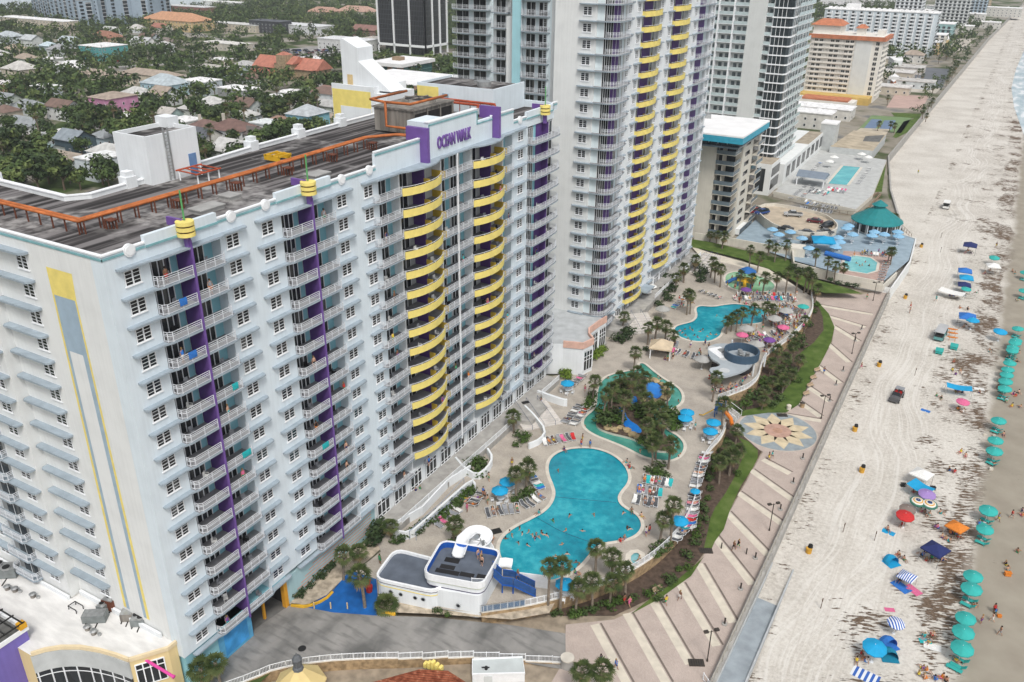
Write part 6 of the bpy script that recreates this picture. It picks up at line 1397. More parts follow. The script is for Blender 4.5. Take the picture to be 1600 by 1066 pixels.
def umbrella_proto(r,h,n_,droop,tilt=0.,flap=.14):
 t=proto(thing('umbrella','-','umbrella'));b=MB();b.tube([(0,0,-.1),(0,0,h+droop+.06)],.03,6);b.cyl(0,0,0,.07,.24,n=10);inst('pole',b.mesh('pole',[TRIM]),(0,0,0),0,t)
 b=MB();b.dome(0,0,[(r*.985,h-flap),(r,h),(r*.52,h+droop*.62),(r*.18,h+droop*.93),(.02,h+droop)],n_,0)
 if tilt:M=Matrix.Translation((0,0,h))@Matrix.Rotation(tilt,4,'X')@Matrix.Translation((0,0,-h));b.v=[tuple(M@Vector(v))for v in b.v]
 b.f.pop();b.m.pop()
 o=inst('canopy',b.mesh('canopy',[CM['turquoise']]),(0,0,0),0,t);o['tint']='canopy';return t
UMB=umbrella_proto(1.25,2.0,10,.42,R(7));UMBD=umbrella_proto(1.35,2.1,8,.55);UMBB=umbrella_proto(1.75,2.3,8,.7)
TURQ=mat('turquoise_canvas',(.035,.37,.34),.8,.1,1.2);SKYC=mat('sky_blue_canvas',(.01,.30,.56),.75,.1,1);PALEC=mat('pale_blue_canvas',(.22,.42,.60),.8,.1,1);GREYC=mat('grey_canvas',(.36,.36,.35),.85,.1,1)
for k in('turquoise','blue'):pass
t=proto(thing('pop_up_canopy','-','canopy'));POP=t
b=MB()
for x in(-1.4,1.4):
 for y in(-1.4,1.4):b.box(x-.03,y-.03,0,x+.03,y+.03,2.1)
o=inst('post',b.mesh('post',[METAL]),(0,0,0),0,t)
b=MB();b.obox(0,0,1.95,3.0,3.0,.22,0,0);b.obox(0,0,2.17,3.0,3.0,.75,0,0,taper=.05);o=inst('canopy',b.mesh('canopy',[CM['white']]),(0,0,0),0,t);o['tint']='canopy'
t=proto(thing('patio_set','-','table'));TABLE=t
b=MB();b.cyl(0,0,.68,.73,.6,n=16);b.cyl(0,0,0,.68,.05,n=8);b.cyl(0,0,0,.04,.3,n=10);inst('tabletop',b.mesh('tabletop',[TRIM]),(0,0,0),0,t)
t=proto(thing('plastic_chair','-','chair'));CHAIR=t
b=MB();b.box(-.24,-.24,.40,.24,.24,.44);
for x in(-.21,.21):
 for y in(-.21,.21):b.box(x-.025,y-.025,0,x+.025,y+.025,.4)
o=inst('seat',b.mesh('seat',[TRIM]),(0,0,0),0,t);o['tint']='seat';b=MB();b.obox(0,.25,.44,.48,.04,.46,0)
for x in(-.25,.25):b.box(x-.02,-.2,.62,x+.02,.25,.66);b.box(x-.02,-.2,.44,x+.02,-.16,.62)
o=inst('backrest',b.mesh('backrest',[TRIM]),(0,0,0),0,t);o['tint']='seat'
# vehicles
def car_proto(kind):
 t=proto(thing('parked_car','-','car'));b=MB();L,W,H_=(4.7,1.85,1.45)if kind=='car' else(5.0,1.95,1.8)if kind=='suv' else(5.6,2.0,1.85)
 if kind=='car':pr=[(-2.35,.45),(-2.3,.78),(-1.5,.92),(1.75,.95),(2.3,.85),(2.35,.4)];cab=[(-1.35,.92),(-.6,1.42),(.75,1.45),(1.7,.95)]
 elif kind=='suv':pr=[(-2.5,.5),(-2.45,.95),(-1.4,1.08),(2.3,1.1),(2.45,.9),(2.5,.5)];cab=[(-1.3,1.08),(-.65,1.72),(2.0,1.78),(2.35,1.1)]
 else:pr=[(-2.8,.55),(-2.75,1.0),(-1.7,1.12),(.9,1.12),(2.75,1.12),(2.8,.55)];cab=[(-1.6,1.12),(-.9,1.82),(.7,1.84),(.95,1.12)]
 def ext(b,P,w0,w1,m):
  k=len(b.v);n_=len(P);zm=max(p[1]for p in P)
  for s in(-1,1):
   for x,z in P:ww=w0 if z<zm-.3 or w0==w1 else w1;b.v.append((x,s*ww/2,z))
  for i in range(n_):j=(i+1)%n_;b.f.append((k+i,k+n_+i,k+n_+j,k+j));b.m.append(m)
  b.f+=[tuple(range(k+n_-1,k-1,-1)),tuple(range(k+n_,k+2*n_))];b.m+=[m,m]
 ext(b,pr,W,W,0);
 if kind=='pickup':b.box(1.1,-.8,1.02,2.65,.8,1.13,1)
 o=inst('body',b.mesh('body',[CM['grey'],BLACK]),(0,0,0),0,t);o['tint']='paint'
 b=MB();ext(b,cab,W*.96,W*.78,0);inst('window',b.mesh('window',[GLASS]),(0,0,0),0,t)
 b=MB();zt=cab[1][1];b.box(cab[1][0]+.05,-W*.37,zt-.02,cab[2][0]-.05,W*.37,zt+.035);o=inst('roof',b.mesh('roof',[CM['grey']]),(0,0,0),0,t);o['tint']='paint'
 b=MB();b.tube([(0,-.11,0),(0,.11,0)],.34,12,0);b.tube([(0,-.12,0),(0,.12,0)],.2,10,1);w_=b.mesh('wheel',[BLACK,METAL])
 for x in(-L*.31,L*.31):
  for y in(-W/2+.06,W/2-.06):inst('wheel',w_,(x,y,.34),0,t)
 b=MB();
 for y in(-.6,.6):b.box(-L/2-.02,y-.18,.62,-L/2+.05,y+.18,.78)
 inst('headlight',b.mesh('headlight',[TRIM]),(0,0,0),0,t);return t
CARS={k:car_proto(k)for k in('car','suv','pickup')}
PAINT={k:mat('car_paint_'+k,c,.3,.04,1,spec=.5)for k,c in dict(white=(.7,.7,.7),silver=(.42,.43,.44),black=(.012,.012,.014),grey=(.12,.125,.13),red=(.30,.02,.02),maroon=(.12,.012,.02),blue=(.02,.06,.22)).items()}
def car(px,py,kind,color,rz,place,anchor=(0,0),atxt='',grp='parked cars',z=0.):
 p=G(px,py,z);t=dup(CARS[kind],(p.x,p.y,p.z),rz,'-',dict(car='car',suv='car',pickup='pickup truck')[kind],sc=1,mats={'paint':PAINT[color]})
 reg(t,'%s %s %s'%(color,dict(car='car',suv='large car',pickup='pickup truck')[kind],place),grp,anchor,atxt);return t
 # bushes
def bush_mesh(seed,n_=150,size=.16,mats=None,sq=.8):
 rnd=random.Random(seed);b=MB()
 for k in range(6):a=rnd.random()*6.28;leafball(b,rnd,(math.cos(a)*.4,math.sin(a)*.4,.45+.2*rnd.random()),.55,n_//6,size,sq)
 return b.mesh('foliage',mats or[SHRUB])
BUSH=[]
for k,ms in enumerate(([SHRUB],[LEAF1],[HEDGEL],[LEAF3])):
 t=proto(thing('shrub','-','shrub'));inst('foliage',bush_mesh(k,mats=ms),(0,0,0),0,t);BUSH.append(t)
t=proto(thing('spiky_shrub','-','shrub'));inst('foliage',frond_crown(77,40,1.5,.3,0),(0,0,0),0,t);SPIKY=t
# ---------------- palms, shrubs and hedges by the pools ----------------
AN={'slide':(16,27),'flower':(fc.x,fc.y),'bar':tuple(G(1145,565,DZ)[:2]),'isl':tuple(G(1021,610,DZ)[:2]),'kid':tuple(G(1165,446,.3)[:2]),'roof':tuple(G(1367,352,.5)[:2])}
lrnd=random.Random(21)
def palm(bx,by,cx_,cy_,z,base,grp,anchor,atxt):
 p=G(bx,by,z);q=Vector((p.x,p.y));d=fw*F_+rt*(cx_-800)+up*(533-cy_);s_=((q-CAM.xy).dot(d.xy))/d.xy.length_squared;h=max(2.2,CAM.z+d.z*s_-z)
 hs_=(5.6,6.6,4.6,7.6,3.2);k=min(range(5),key=lambda i:abs(hs_[i]*1.0-h)+lrnd.random()*.8);sc=h/hs_[k]
 t=dup(PALMS[k],(p.x,p.y,p.z),lrnd.random()*6.28,'-','palm',sc=(max(.95,min(1.15,sc)),max(.95,min(1.15,sc)),sc));reg(t,base,grp,anchor,atxt)
def palms(s,z,base,grp,an,atxt):
 for q in s.split():
  a=[float(v)for v in q.split(',')];palm(*a,z,base,grp,AN[an],atxt)
palms('856,957,856,886 875,958,882,883 899,960,899,919 925,952,929,910 952,947,956,908 976,940,982,891',-1.2,'fan palm in the south planting bed','palms in the south bed','slide','the slide house')
palms('930,896,930,857 956,904,957,873 1031,847,1033,810 1047,847,1055,787',DZ,'fan palm beside the hot tub','palms on the deck','slide','the slide house')
palms('905,1082,907,1050 938,1084,940,1050 318,1085,318,1046 347,1080,347,1036',-.6,'fan palm below the driveway','palms by the driveway','slide','the slide house')
palms('537,906,536,866 561,884,560,860 570,947,559,899 611,841,612,820 709,849,709,820',DZ-.1,'fan palm below the striped hotel base','palms in front of the hotel','slide','the slide house')
palms('806,780,808,742 822,766,823,732 803,676,803,650',DZ,'fan palm west of the large pool','palms on the deck','slide','the slide house')
palms('926,627,927,595 990,582,990,551 943,655,945,615 955,638,957,607 972,668,971,621 986,625,986,592 1007,615,1012,592 1000,640,998,610 1042,640,1045,607 1014,668,1017,637 1036,683,1040,658 1024,718,1026,685 1019,728,1019,693 1044,733,1047,693 996,610,996,580 968,612,970,590 1006,655,1005,622 1028,668,1030,640 1010,700,1012,664',DZ,'fan palm on the lazy river island','palms round the lazy river','isl','the blue basin')
palms('1113,628,1117,589 1127,670,1132,632',DZ,'fan palm beside the climbing frame','palms on the deck','bar','the pool bar')
palms('1123,756,1127,723 1139,743,1142,713 1149,694,1149,673 1138,716,1138,697 1150,725,1150,703 1128,735,1129,715',-1.25,'fan palm beside the curved grass strip','palms in the east bed','flower','the mosaic')
palms('1205,612,1205,594 1215,598,1216,578 1195,625,1196,610 1226,582,1226,560 1210,566,1211,546 1236,562,1236,542 1247,580,1246,560 1222,614,1222,596 1240,545,1241,526 1256,520,1256,500 1233,600,1233,584 1190,640,1190,626 1202,585,1201,566',-1.25,'short palm in the bed east of the bar','palms in the north bed','bar','the pool bar')
palms('1154,460,1159,429 1173,459,1176,434 1191,462,1196,433 1212,458,1218,432 1227,459,1233,425 1243,459,1247,428 1262,456,1265,430 1267,463,1274,435 1256,458,1257,424 1273,471,1277,451',DZ,'fan palm between kiddie pool and promenade','palms round the kiddie pool','kid','the play tower')
palms('1173,513,1175,483 1157,514,1160,488 1142,518,1143,498 1150,519,1152,492 1192,506,1195,479 1205,509,1209,483 1135,522,1134,502',DZ,'fan palm south of the second pool','palms round the second pool','bar','the pool bar')
palms('1055,457,1059,434 1068,442,1072,420 1073,492,1078,459 1078,491,1083,462 1110,434,1111,408 1116,442,1119,416 1125,449,1128,421 972,519,974,494 1023,536,1025,504 1012,539,1015,511 1039,534,1042,511 1052,543,1053,524 1085,425,1087,405',DZ,'fan palm beside the tall tower','palms beside the tall tower','bar','the pool bar')
palms('1170,420,1173,390 1183,426,1189,400',DZ,'slim palm on the north walk','palms on the north walk','kid','the play tower')
palms('1200,400,1200,382 1210,410,1212,387 1227,408,1229,382 1273,420,1279,396 1291,434,1292,408 1303,440,1306,415 1317,436,1318,418 1109,378,1108,366 1119,381,1119,366 1128,389,1129,369',.4,'fan palm on the north lawn','palms on the north lawn','kid','the play tower')
palms('1386,414,1389,392 1391,414,1394,392 1390,352,1390,338 1397,350,1400,338 1353,340,1353,330',.4,'fan palm beside the teal roofed pavilion','palms by the teal pavilion','roof','the teal pavilion')
palms('1432,130,1432,110 1438,129,1438,110 1440,133,1440,118 1411,141,1411,131 1445,144,1445,134 1457,146,1457,137 1371,205,1371,193 1389,207,1389,193 1397,208,1397,196 1441,185,1441,172 1449,175,1449,163 1455,168,1455,157 1446,190,1446,180 1386,165,1386,152 1482,128,1482,116 1487,122,1487,110 1492,115,1492,104 1478,136,1478,124 1495,108,1496,98 1488,100,1488,90 1478,95,1478,86 1470,90,1470,82 1466,100,1466,91 1452,92,1452,84 1444,96,1444,88',.0,'small palm north of the condominium','far palms along the coast','roof','the teal pavilion')
palms('748,108,748,98 700,108,700,98 712,112,712,103 690,112,690,104 722,118,722,108 508,112,508,100 425,92,425,82 437,92,437,82 447,93,447,84 460,94,460,84 470,97,470,84 486,95,486,85 498,98,498,84 521,96,521,86 535,95,535,84 575,100,575,88 585,98,585,88 592,96,592,86',.0,'street palm near the black tower','street palms','roof','the teal pavilion')
def bushes(s,z,base,grp,an,atxt,k=None,r=(1.0,1.6)):
 for q in s.split():
  a=[float(v)for v in q.split(',')];p=G(a[0],a[1],z);sc=a[2]if len(a)>2 else lrnd.uniform(*r)
  t=dup(BUSH[lrnd.randrange(2)if k is None else k],p,lrnd.random()*6.28,'-','shrub',sc=(sc,sc,sc*lrnd.uniform(.75,1.05)));reg(t,base,grp,AN[an],atxt)
def hedge(s,z,step,base,grp,an,atxt,k=None,r=(1.,1.5),jit=.3):
 P=[Vector(p)for p in GP(s,z)]
 for a,c in zip(P,P[1:]):
  n_=max(1,round((c-a).length/step))
  for i in range(n_):
   q=a.lerp(c,(i+.5)/n_);sc=lrnd.uniform(*r);t=dup(BUSH[lrnd.randrange(2)if k is None else k],(q.x+lrnd.uniform(-jit,jit),q.y+lrnd.uniform(-jit,jit),z),lrnd.random()*6.28,'-','shrub',sc=(sc,sc,sc*lrnd.uniform(.8,1.1)));reg(t,base,grp,AN[an],atxt)
hedge('616,850 650,836 690,806 718,784 738,765',DZ,1.1,'green shrub in the hedge below the ramp','hedge below the ramp wall','slide','the slide house')
hedge('576,850 592,835 600,822',DZ,1.2,'dark shrub beside the striped base','shrubs by the striped base','slide','the slide house',3,(1.4,2.0))
hedge('460,940 480,920 510,895 525,880',.35,1.3,'small shrub on the rubble bed','shrubs on the rubble bed','slide','the slide house',3,(.7,1.2))
hedge('882,592 892,578 910,568 930,558 943,546',DZ,.8,'bright green shrub in the patio hedge','bright patio hedge','bar','the pool bar',2,(1.2,1.7),.6)
bushes('730,735 738,742 748,735 755,728 742,725 750,744 733,728',DZ,'shrub in the round white planter','shrubs in the white planter','slide','the slide house')
bushes('808,697 816,690 822,683 812,682',DZ,'shrub in the white planter beside the terrace stairs','shrubs by the terrace stairs','slide','the slide house')
bushes('1150,742 1030,940 1010,930 990,938 966,944 945,948 930,955 905,960 895,962 870,962 1045,905 1060,890 1072,872 1085,850 1090,838 1098,815 1100,800 1105,780 1108,765 1110,750 1112,735 1118,720 1122,705 1135,690 1075,888 1050,912 1027,922 955,950 915,958 1092,826 1095,790 1104,742',-1.22,'low plant below the deck wall','plants in the south and east beds','slide','the slide house',None,(.7,1.2))
bushes('1150,640 1165,632 1175,622 1185,615 1192,600 1215,625 1205,635 1232,570 1222,590 1245,595 1252,530 1262,510 1270,490 1275,478 1248,545 1238,582 1212,608',-1.22,'leafy shrub in the bed by the pool bar','shrubs in the north bed','bar','the pool bar',None,(1.2,2.0))
bushes('945,648,2.0 953,655,2.0 962,660,2.0 950,664,1.8 938,660,1.6 965,650,1.7 1000,640,1.6 1010,650,1.8 1018,662,1.8 1002,652,1.6 1008,690,1.3 1000,692,1.2 1012,700,1.3 960,628,1.6 962,612,1.6 972,605,1.5 985,604,1.5 988,640,1.4 1024,640,1.5 1016,678,1.5 1022,690,1.4',DZ+.25,'dense dark shrub on the river island','shrubs on the river island','isl','the blue basin',None)
bushes('1045,658,2.0 1052,655,2.0 1058,662,1.9 1050,670,1.8 1046,648,1.8 924,630,1.5 920,636,1.6 926,620,1.4 1030,742,1.4 1022,745,1.5 1038,747,1.3 1015,738,1.2 1030,730,1.3 823,775,1.5 815,780,1.3 806,782,1.1 705,850,1.0 714,846,1.0',DZ,'round dark shrub by the lazy river','shrubs on the deck','isl','the blue basin',None)
bushes('975,530,2.4 983,522,2.0 965,535,2.0 1040,440,2.2 1048,455,2.2 1035,462,2.0 1045,470,1.8 1030,480,1.6 1095,440,1.8 1100,430,2.0 1092,420,1.8 1088,432,1.6 1010,548,1.0 1045,552,1.0',DZ,'bushy shrub beside the tall tower','shrubs by the tall tower','bar','the pool bar',3)
bushes('1240,422,1.6 1250,426,1.7 1262,428,1.6 1298,440,1.2 1310,445,1.2 1325,447,1.2 1337,449,1.2',.4,'shrub below the cream north wall','shrubs on the north lawn','kid','the play tower',3)
p=G(603,950,.05);tag(dup(SPIKY,p,0,'-','shrub',sc=1.25),'big spiky fan leaved shrub beside the blue ramp and slide house')
bushes('684,958,.8 700,962,.6 1030,862,1.6 1024,868,1.2 1040,855,1.3',.05,'small leafy tuft below the white walls','tufts by the walls','slide','the slide house',None)
# ---------------- loungers, towels, umbrellas and people round the pools ----------------
cr=random.Random(31)
TCOL=['white','white','white','grey','white','grey','blue','white','turquoise','red','white','pink']
def cluster(pa,pb,n_,rows,rot,place,an,atxt,grp,ppl=.3,tow=.35,gap=2.1,z=DZ):
 a,c=G(*pa,z),G(*pb,z);d=(c-a).xy;u=d.normalized();e=Vector((-u.y,u.x))*(1 if rot>=0 else-1);rz=math.atan2(e.y,e.x)
 for r_ in range(rows):
  for i in range(n_):
   if cr.random()<.06:continue
   q=a.xy+d*((i+.5)/n_)+e*gap*r_+Vector((cr.uniform(-.12,.12),cr.uniform(-.12,.12)));an_=rz+cr.uniform(-.16,.16)
   t=dup(LNG,(q.x,q.y,z),an_,'-','lounger');reg(t,'grey lounger %s'%place,grp,AN[an],atxt)
   x=cr.random()
   if x<tow:
    k=cr.choice(TCOL);w_=dup(TW,(q.x,q.y,z),an_,'-','towel',mats={'cloth':CM[k]});reg(w_,'%s towel on lounger %s'%(k,place),'towels on loungers',AN[an],atxt)
   if cr.random()<ppl:
    k=cr.choice(list(CLOTH));f=Vector((math.cos(an_),math.sin(an_)));t=dup(PERS[('lie',0)],(q.x+f.x*.1,q.y+f.y*.1,z-.02),an_-math.pi/2,'-','person',sc=cr.uniform(.93,1.03),mats={'skin':cr.choice(SKIN),'hair':cr.choice(HAIRS),'shorts':CM[k]})
    reg(t,'person in %s swimwear on lounger %s'%(k,place),'people on loungers',AN[an],atxt)
G_='loungers round the pools'
cluster((672,832),(720,795),6,1,1,'below the hedge','slide','the slide house',G_,.3,.5);cluster((722,790),(740,768),4,2,-1,'at the top of the hedge line','slide','the slide house',G_,.5,.5,1.6)
cluster((758,805),(812,797),6,1,1,'west of the large pool','slide','the slide house',G_,.25,.6);cluster((815,795),(850,776),4,1,1,'near the pool waist','slide','the slide house',G_,.2,.5)
cluster((826,742),(846,768),6,1,-1,'beside the two palms','slide','the slide house',G_,.3,.7)
cluster((846,694),(900,685),7,1,1,'north of the large pool','isl','the blue basin',G_,.25,.6)
cluster((882,664),(908,634),7,2,-1,'in the row by terrace stairs','isl','the blue basin',G_,.35,.5,1.5);cluster((893,606),(912,588),5,1,-1,'below the bright hedge','isl','the blue basin',G_,.4,.5)
cluster((988,783),(1028,790),7,1,1,'in the lower east block','flower','the mosaic',G_,.3,.45);cluster((996,768),(1046,776),9,1,1,'in the middle east block','flower','the mosaic',G_,.45,.5);cluster((1004,752),(1050,759),8,1,1,'in the upper east block','flower','the mosaic',G_,.35,.5)
cluster((1076,830),(1086,770),11,1,-1,'along the south curved deck wall','flower','the mosaic',G_,.35,.55);cluster((1084,764),(1104,708),12,1,-1,'along the middle deck wall','flower','the mosaic',G_,.4,.55);cluster((1052,848),(1074,822),6,1,-1,'beside the wall umbrella','flower','the mosaic',G_,.3,.5)
cluster((1022,543),(1108,566),19,1,1,'south of the second pool','bar','the pool bar',G_,.35,.4);cluster((1016,536),(1060,541),10,1,1,'beside the gazebo','bar','the pool bar',G_,.3,.3)
cluster((1140,468),(1246,470),18,1,1,'below the kiddie pool','kid','the play tower',G_,.45,.6);cluster((1150,462),(1235,464),12,1,1,'in the back kiddie pool row','kid','the play tower',G_,.3,.5)
cluster((1210,512),(1256,505),8,3,1,'east of the second pool','kid','the play tower',G_,.5,.5,2.4);cluster((1166,530),(1232,520),12,1,1,'between second pool and bar','bar','the pool bar',G_,.5,.5);cluster((1215,492),(1245,482),6,2,1,'under the grey umbrellas','kid','the play tower',G_,.5,.5)
cluster((1052,484),(1080,458),9,1,-1,'by the tall tower planter','bar','the pool bar',G_,.4,.5);cluster((1185,542),(1205,528),5,2,1,'beside the bar ring','bar','the pool bar',G_,.5,.5)
cluster((1092,455),(1128,468),5,1,-1,'west of the kiddie pool','kid','the play tower',G_,.4,.4)
def umb(pr,px,py,m,label,z=DZ,cat='umbrella',grp=None,rz=0,sc=1,an=None,atxt=None):
 p=G(px,py,z);t=dup(pr,p,rz,label,cat,grp,sc,{'canopy':m})
 if an:reg(t,label,grp,AN[an],atxt)
 return t
for px,py,an,l in((793,770,'slide','bright blue umbrella over the table by two palms'),(781,784,'slide','bright blue umbrella over the white chairs nearer the slide'),(1072,660,'isl','bright blue umbrella farther of the pair near the river bend'),(1069,669,'isl','bright blue umbrella nearer of the pair by the river bend'),(1113,676,'flower','bright blue umbrella by the climbing frame'),(1108,690,'flower','bright blue umbrella over white chairs at the deck wall'),(886,614,'isl','bright blue umbrella below the patio hedge'),(1060,832,'flower','bright blue umbrella among loungers at the south wall curve'),(882,932,'slide','bright blue umbrella behind the palms by the south fence'),(1085,778,'flower','small navy umbrella standing closed in by the wall loungers')):
 umb(UMBD,px,py,SKYC,l,sc=1.0 if px!=1085 else.6);p=G(px,py,DZ)
 if px in(1060,1085):continue
 tag(dup(TABLE,p+Vector((.1,.1,0)),0,'-','table'),'round white table under the '+l.replace('bright blue ','',1).replace('over the table ','').replace('over the white chairs ','').replace('over white chairs ',''))
 for k in range(5):a=k*1.257;t=dup(CHAIR,p+Vector((math.cos(a)*1.15,math.sin(a)*1.15,0)),a-math.pi/2,'-','chair');reg(t,'white plastic chair under a blue pool umbrella','white chairs round the umbrella tables',AN['slide'],'the slide house')
for px,py,m,l in((1096,577,GREYC,'large grey umbrella over a table beside the pool bar'),(1208,512,GREYC,'large grey umbrella at the east end of the second pool'),(1226,500,GREYC,'pale grey umbrella east of the second pool'),(1165,528,GREYC,'grey umbrella south of the second pool among palms'),(1158,537,CM['pink'],'pink umbrella beside the bar roof'),(1180,553,GREYC,'grey umbrella beside the round ring of the bar'),(1164,465,CM['purple'],'purple umbrella in front of the kiddie pool'),(1253,492,TURQ,'turquoise umbrella near the north deck wall'),(1222,525,CM['pink'],'pale pink umbrella among crowded loungers'),(1034,497,GREYC,'off white umbrella below the tall tower'),(1009,468,CM['white'],'white umbrella on the round tower terrace'),(1017,460,CM['white'],'second white umbrella on the round tower terrace, farther from the pool'),(1200,545,CM['purple'],'violet umbrella near the deck wall north of the bar')):
 umb(UMBB if m is GREYC else UMBD,px,py,m,l)
 # lone items
def post_light(px,py,z,h,label,heads=2):
 p=G(px,py,z);o=thing('lamp_post',label,'lamp post',p);b=MB();b.cyl(p.x,p.y,p.z,p.z+.4,.14,.1,8);b.tube([(p.x,p.y,p.z+.3),(p.x,p.y,p.z+h)],.07,8);b.build('pole',BROWNM,o)
 b=MB()
 for s in((-1,1)if heads==2 else(0,)):b.tube([(p.x,p.y,p.z+h-.2),(p.x+.35*s,p.y+.35*s,p.z+h-.05)],.04,6);b.obox(p.x+.5*s,p.y+.5*s,p.z+h-.1,.55,.4,.22,.78)
 b.build('lamp_head',BROWNM,o)
BROWNM=mat('bronze_metal',(.05,.042,.035),.5,.15,2)
for i,(px,py)in enumerate(((1105,1033),(1202,829),(1283,654),(1331,553),(1364,470))):post_light(px,py,-1.3,4.9,'twin headed bronze lamp post on the promenade, %s from the beach ramp'%ordn(i))
for i,(px,py)in enumerate(((1132,976),(1157,921),(1180,873),(1219,797),(1239,755),(1254,717),(1296,627),(1306,602),(1317,580),(1336,533),(1346,515))):
 p=G(px,py,-1.3);o=thing('bollard','dark bollard light by the seawall railing, %s from the beach ramp'%ordn(i),'bollard',p,0,'bollard lights along the seawall');b=MB();b.cyl(p.x,p.y,p.z,p.z+.18,.36,n=12);b.build('base',CONC,o);b=MB();b.cyl(p.x,p.y,p.z+.18,p.z+.95,.11,n=10);b.dome(p.x,p.y,[(.14,p.z+.95),(.12,p.z+1.08),(.01,p.z+1.12)],10);b.build('post',BROWNM,o)
for i,(px,py)in enumerate(((1127,857),(1166,866))):p=G(px,py,-1.3);b=MB();b.cyl(p.x,p.y,p.z,p.z+1.0,.09,n=8);b.dome(p.x,p.y,[(.11,p.z+1.0),(.01,p.z+1.1)],8);tag(b.build('bollard',BROWNM,loc=p),['thin dark bollard at the grass edge of the promenade','thin dark bollard in the middle of the promenade stripes'][i],'bollard')
for i,(px,py)in enumerate(((1260,618),(1266,605),(1271,593),(1277,581),(1028,925))):
 p=G(px,py,-1.3);o=thing('bench',['tan bench on the promenade edge, first from the sunflower mosaic','tan bench on the promenade edge, second from the sunflower mosaic','tan bench on the promenade edge, third from the sunflower mosaic','tan bench on the promenade edge, fourth from the sunflower mosaic','tan bench at the south planting bed'][i],'bench',p,R(60),'benches along the promenade');m=mat('bench_tan',(.42,.32,.22),.8,.15,2)if 'bench_tan' not in bpy.data.materials else bpy.data.materials['bench_tan']
 b=MB();b.box(-.8,-.25,.38,.8,.25,.46);inst('seat',b.mesh('seat',[m]),p,0,o);b=MB();b.box(-.8,.2,.46,.8,.28,.85);inst('backrest',b.mesh('backrest',[m]),p,0,o)
 for s in(-.65,.65):b=MB();b.box(s-.08,-.22,0,s+.08,.22,.38);inst('leg',b.mesh('leg',[CONC]),p,0,o)
for i,(px,py,l)in enumerate(((1253,636,'dark round litter bin with brick base at the mosaic'),(1232,640,'pale stone planter at the mosaic edge'),(1145,940+0,''),)):
 if l:p=G(px,py,-1.3);b=MB();b.cyl(p.x,p.y,p.z,p.z+.9,.42,.45,12,0);b.cyl(p.x,p.y,p.z+.9,p.z+1.1,.46,.2,12,1);tag(b.build('litter_bin',[STW if i==0 else COPING,BROWNM if i==0 else BEIGE],loc=p),l,'bin')
for px,py,l in((1103,861,'dark grille set in the ground at the end of the grass strip'),(1222,649,'dark grille at the edge of the mosaic'),(1088,1036,'dark grille beside the beach ramp')):
 p=G(px,py,-1.28);b=MB();b.obox(p.x,p.y,-1.3,1.9,1.1,.12,.5,0);[b.obox(p.x+math.cos(.5)*k*.3,p.y+math.sin(.5)*k*.3,-1.18,.06,1.1,.04,.5,1)for k in range(-2,3)];tag(b.build('ground_grille',[BROWNM,BLACK],loc=p),l,'grille')
b=MB();c0=[(51.65,31),(54.6,31),(54.6,52),(51.65,52)];k=len(b.v);b.v+=[(51.65,28,-1.3),(54.7,28,-1.3),(54.7,34,-1.35),(51.65,34,-1.35),(54.7,52,-2.98),(51.65,52,-2.98)];b.f+=[(0,1,2,3),(3,2,4,5)];b.m+=[0,0]
structure(b,'beach_ramp',[mat('ramp_concrete',(.30,.34,.37),.85,.15,.6)])
o=thing('ramp_curb','pale low side walls of the beach ramp half buried in sand','wall',(54.7,34,-2))
for x,y1 in((54.75,60),(51.75,60)):
 b=MB();b.v=[(x-.1,28,-1.9),(x+.1,28,-1.9),(x+.1,y1,-3.3),(x-.1,y1,-3.3),(x-.1,28,-.8),(x+.1,28,-.8),(x+.1,y1,-2.75),(x-.1,y1,-2.75)];b.f=[(0,1,5,4),(1,2,6,5),(2,3,7,6),(3,0,4,7),(4,5,6,7)];b.m=[0]*5;b.build('curb',[mat('pale_concrete',(.42,.44,.45),.85,.12,1)if 'pale_concrete' not in bpy.data.materials else bpy.data.materials['pale_concrete']],o)
b=MB();fence(b,[(51.7,31.2),(50.2,32.6)],-1.3,1.05,.9,pick=None);fence(b,[(54.6,30.8),(50.8,29.6),(50.8,28)],-1.3,1.05,1.2,pick=None);tag(b.build('gate_rail',TRIM,loc=(51.7,31,-1.3)),'white pipe rail gate at the top of the beach ramp','rail')
# ---------------- beach ----------------
BZ=-3.02
RAMP=tuple(G(1180,960,-3)[:2])
SHORE='1515,919 1512,940 1503,985 1499,1008 1497,1034 1539,816 1534,844 1549,722 1551,704 1556,673 1566,622 1567,611 1569,600 1571,591 1574,581 1578,561 1582,549 1579,556 1587,526 1597,466 1599,437 1551,415 1584,545'
sr=random.Random(9)
def bz(p):return-2.95-max(0,p.x-54)*.006-max(0,p.x-80)*.02
for s in SHORE.split():
 px,py=map(float,s.split(','));p=G(px,py,BZ-.1);p.z=bz(p)
 t=dup(UMB,p,R(-28)+sr.uniform(-.25,.25),'-','umbrella',sc=sr.uniform(1.0,1.12),mats={'canopy':TURQ});reg(t,'turquoise rental umbrella along the wet sand','turquoise umbrellas along the shore',G(1515,1120,BZ),'the lower end')
 for k in(-.5,.5):
  q=p+Vector((k*.2+.1,-.6+k*1.3,0));t=dup(LNG,q,R(-20)+sr.uniform(-.15,.15),'-','lounger',mats={'sling':TURQ,'frame':TURQ});reg(t,'turquoise lounger below a rental umbrella','turquoise loungers along the shore',G(1515,1120,BZ),'the lower end')
 if sr.random()<.6:person(px+sr.uniform(-10,12),py+sr.uniform(2,8),BZ-.1,sr.choice(('sit','sit','lie')),'near the umbrella row','people by the umbrella row',G(1515,1120,BZ),'the lower end',dz=-.02)
t=dup(LNG0,G(1490,1047,BZ-.1),R(-15),'empty turquoise beach lounger below the last turquoise umbrella','lounger',mats={'sling':TURQ,'frame':TURQ})
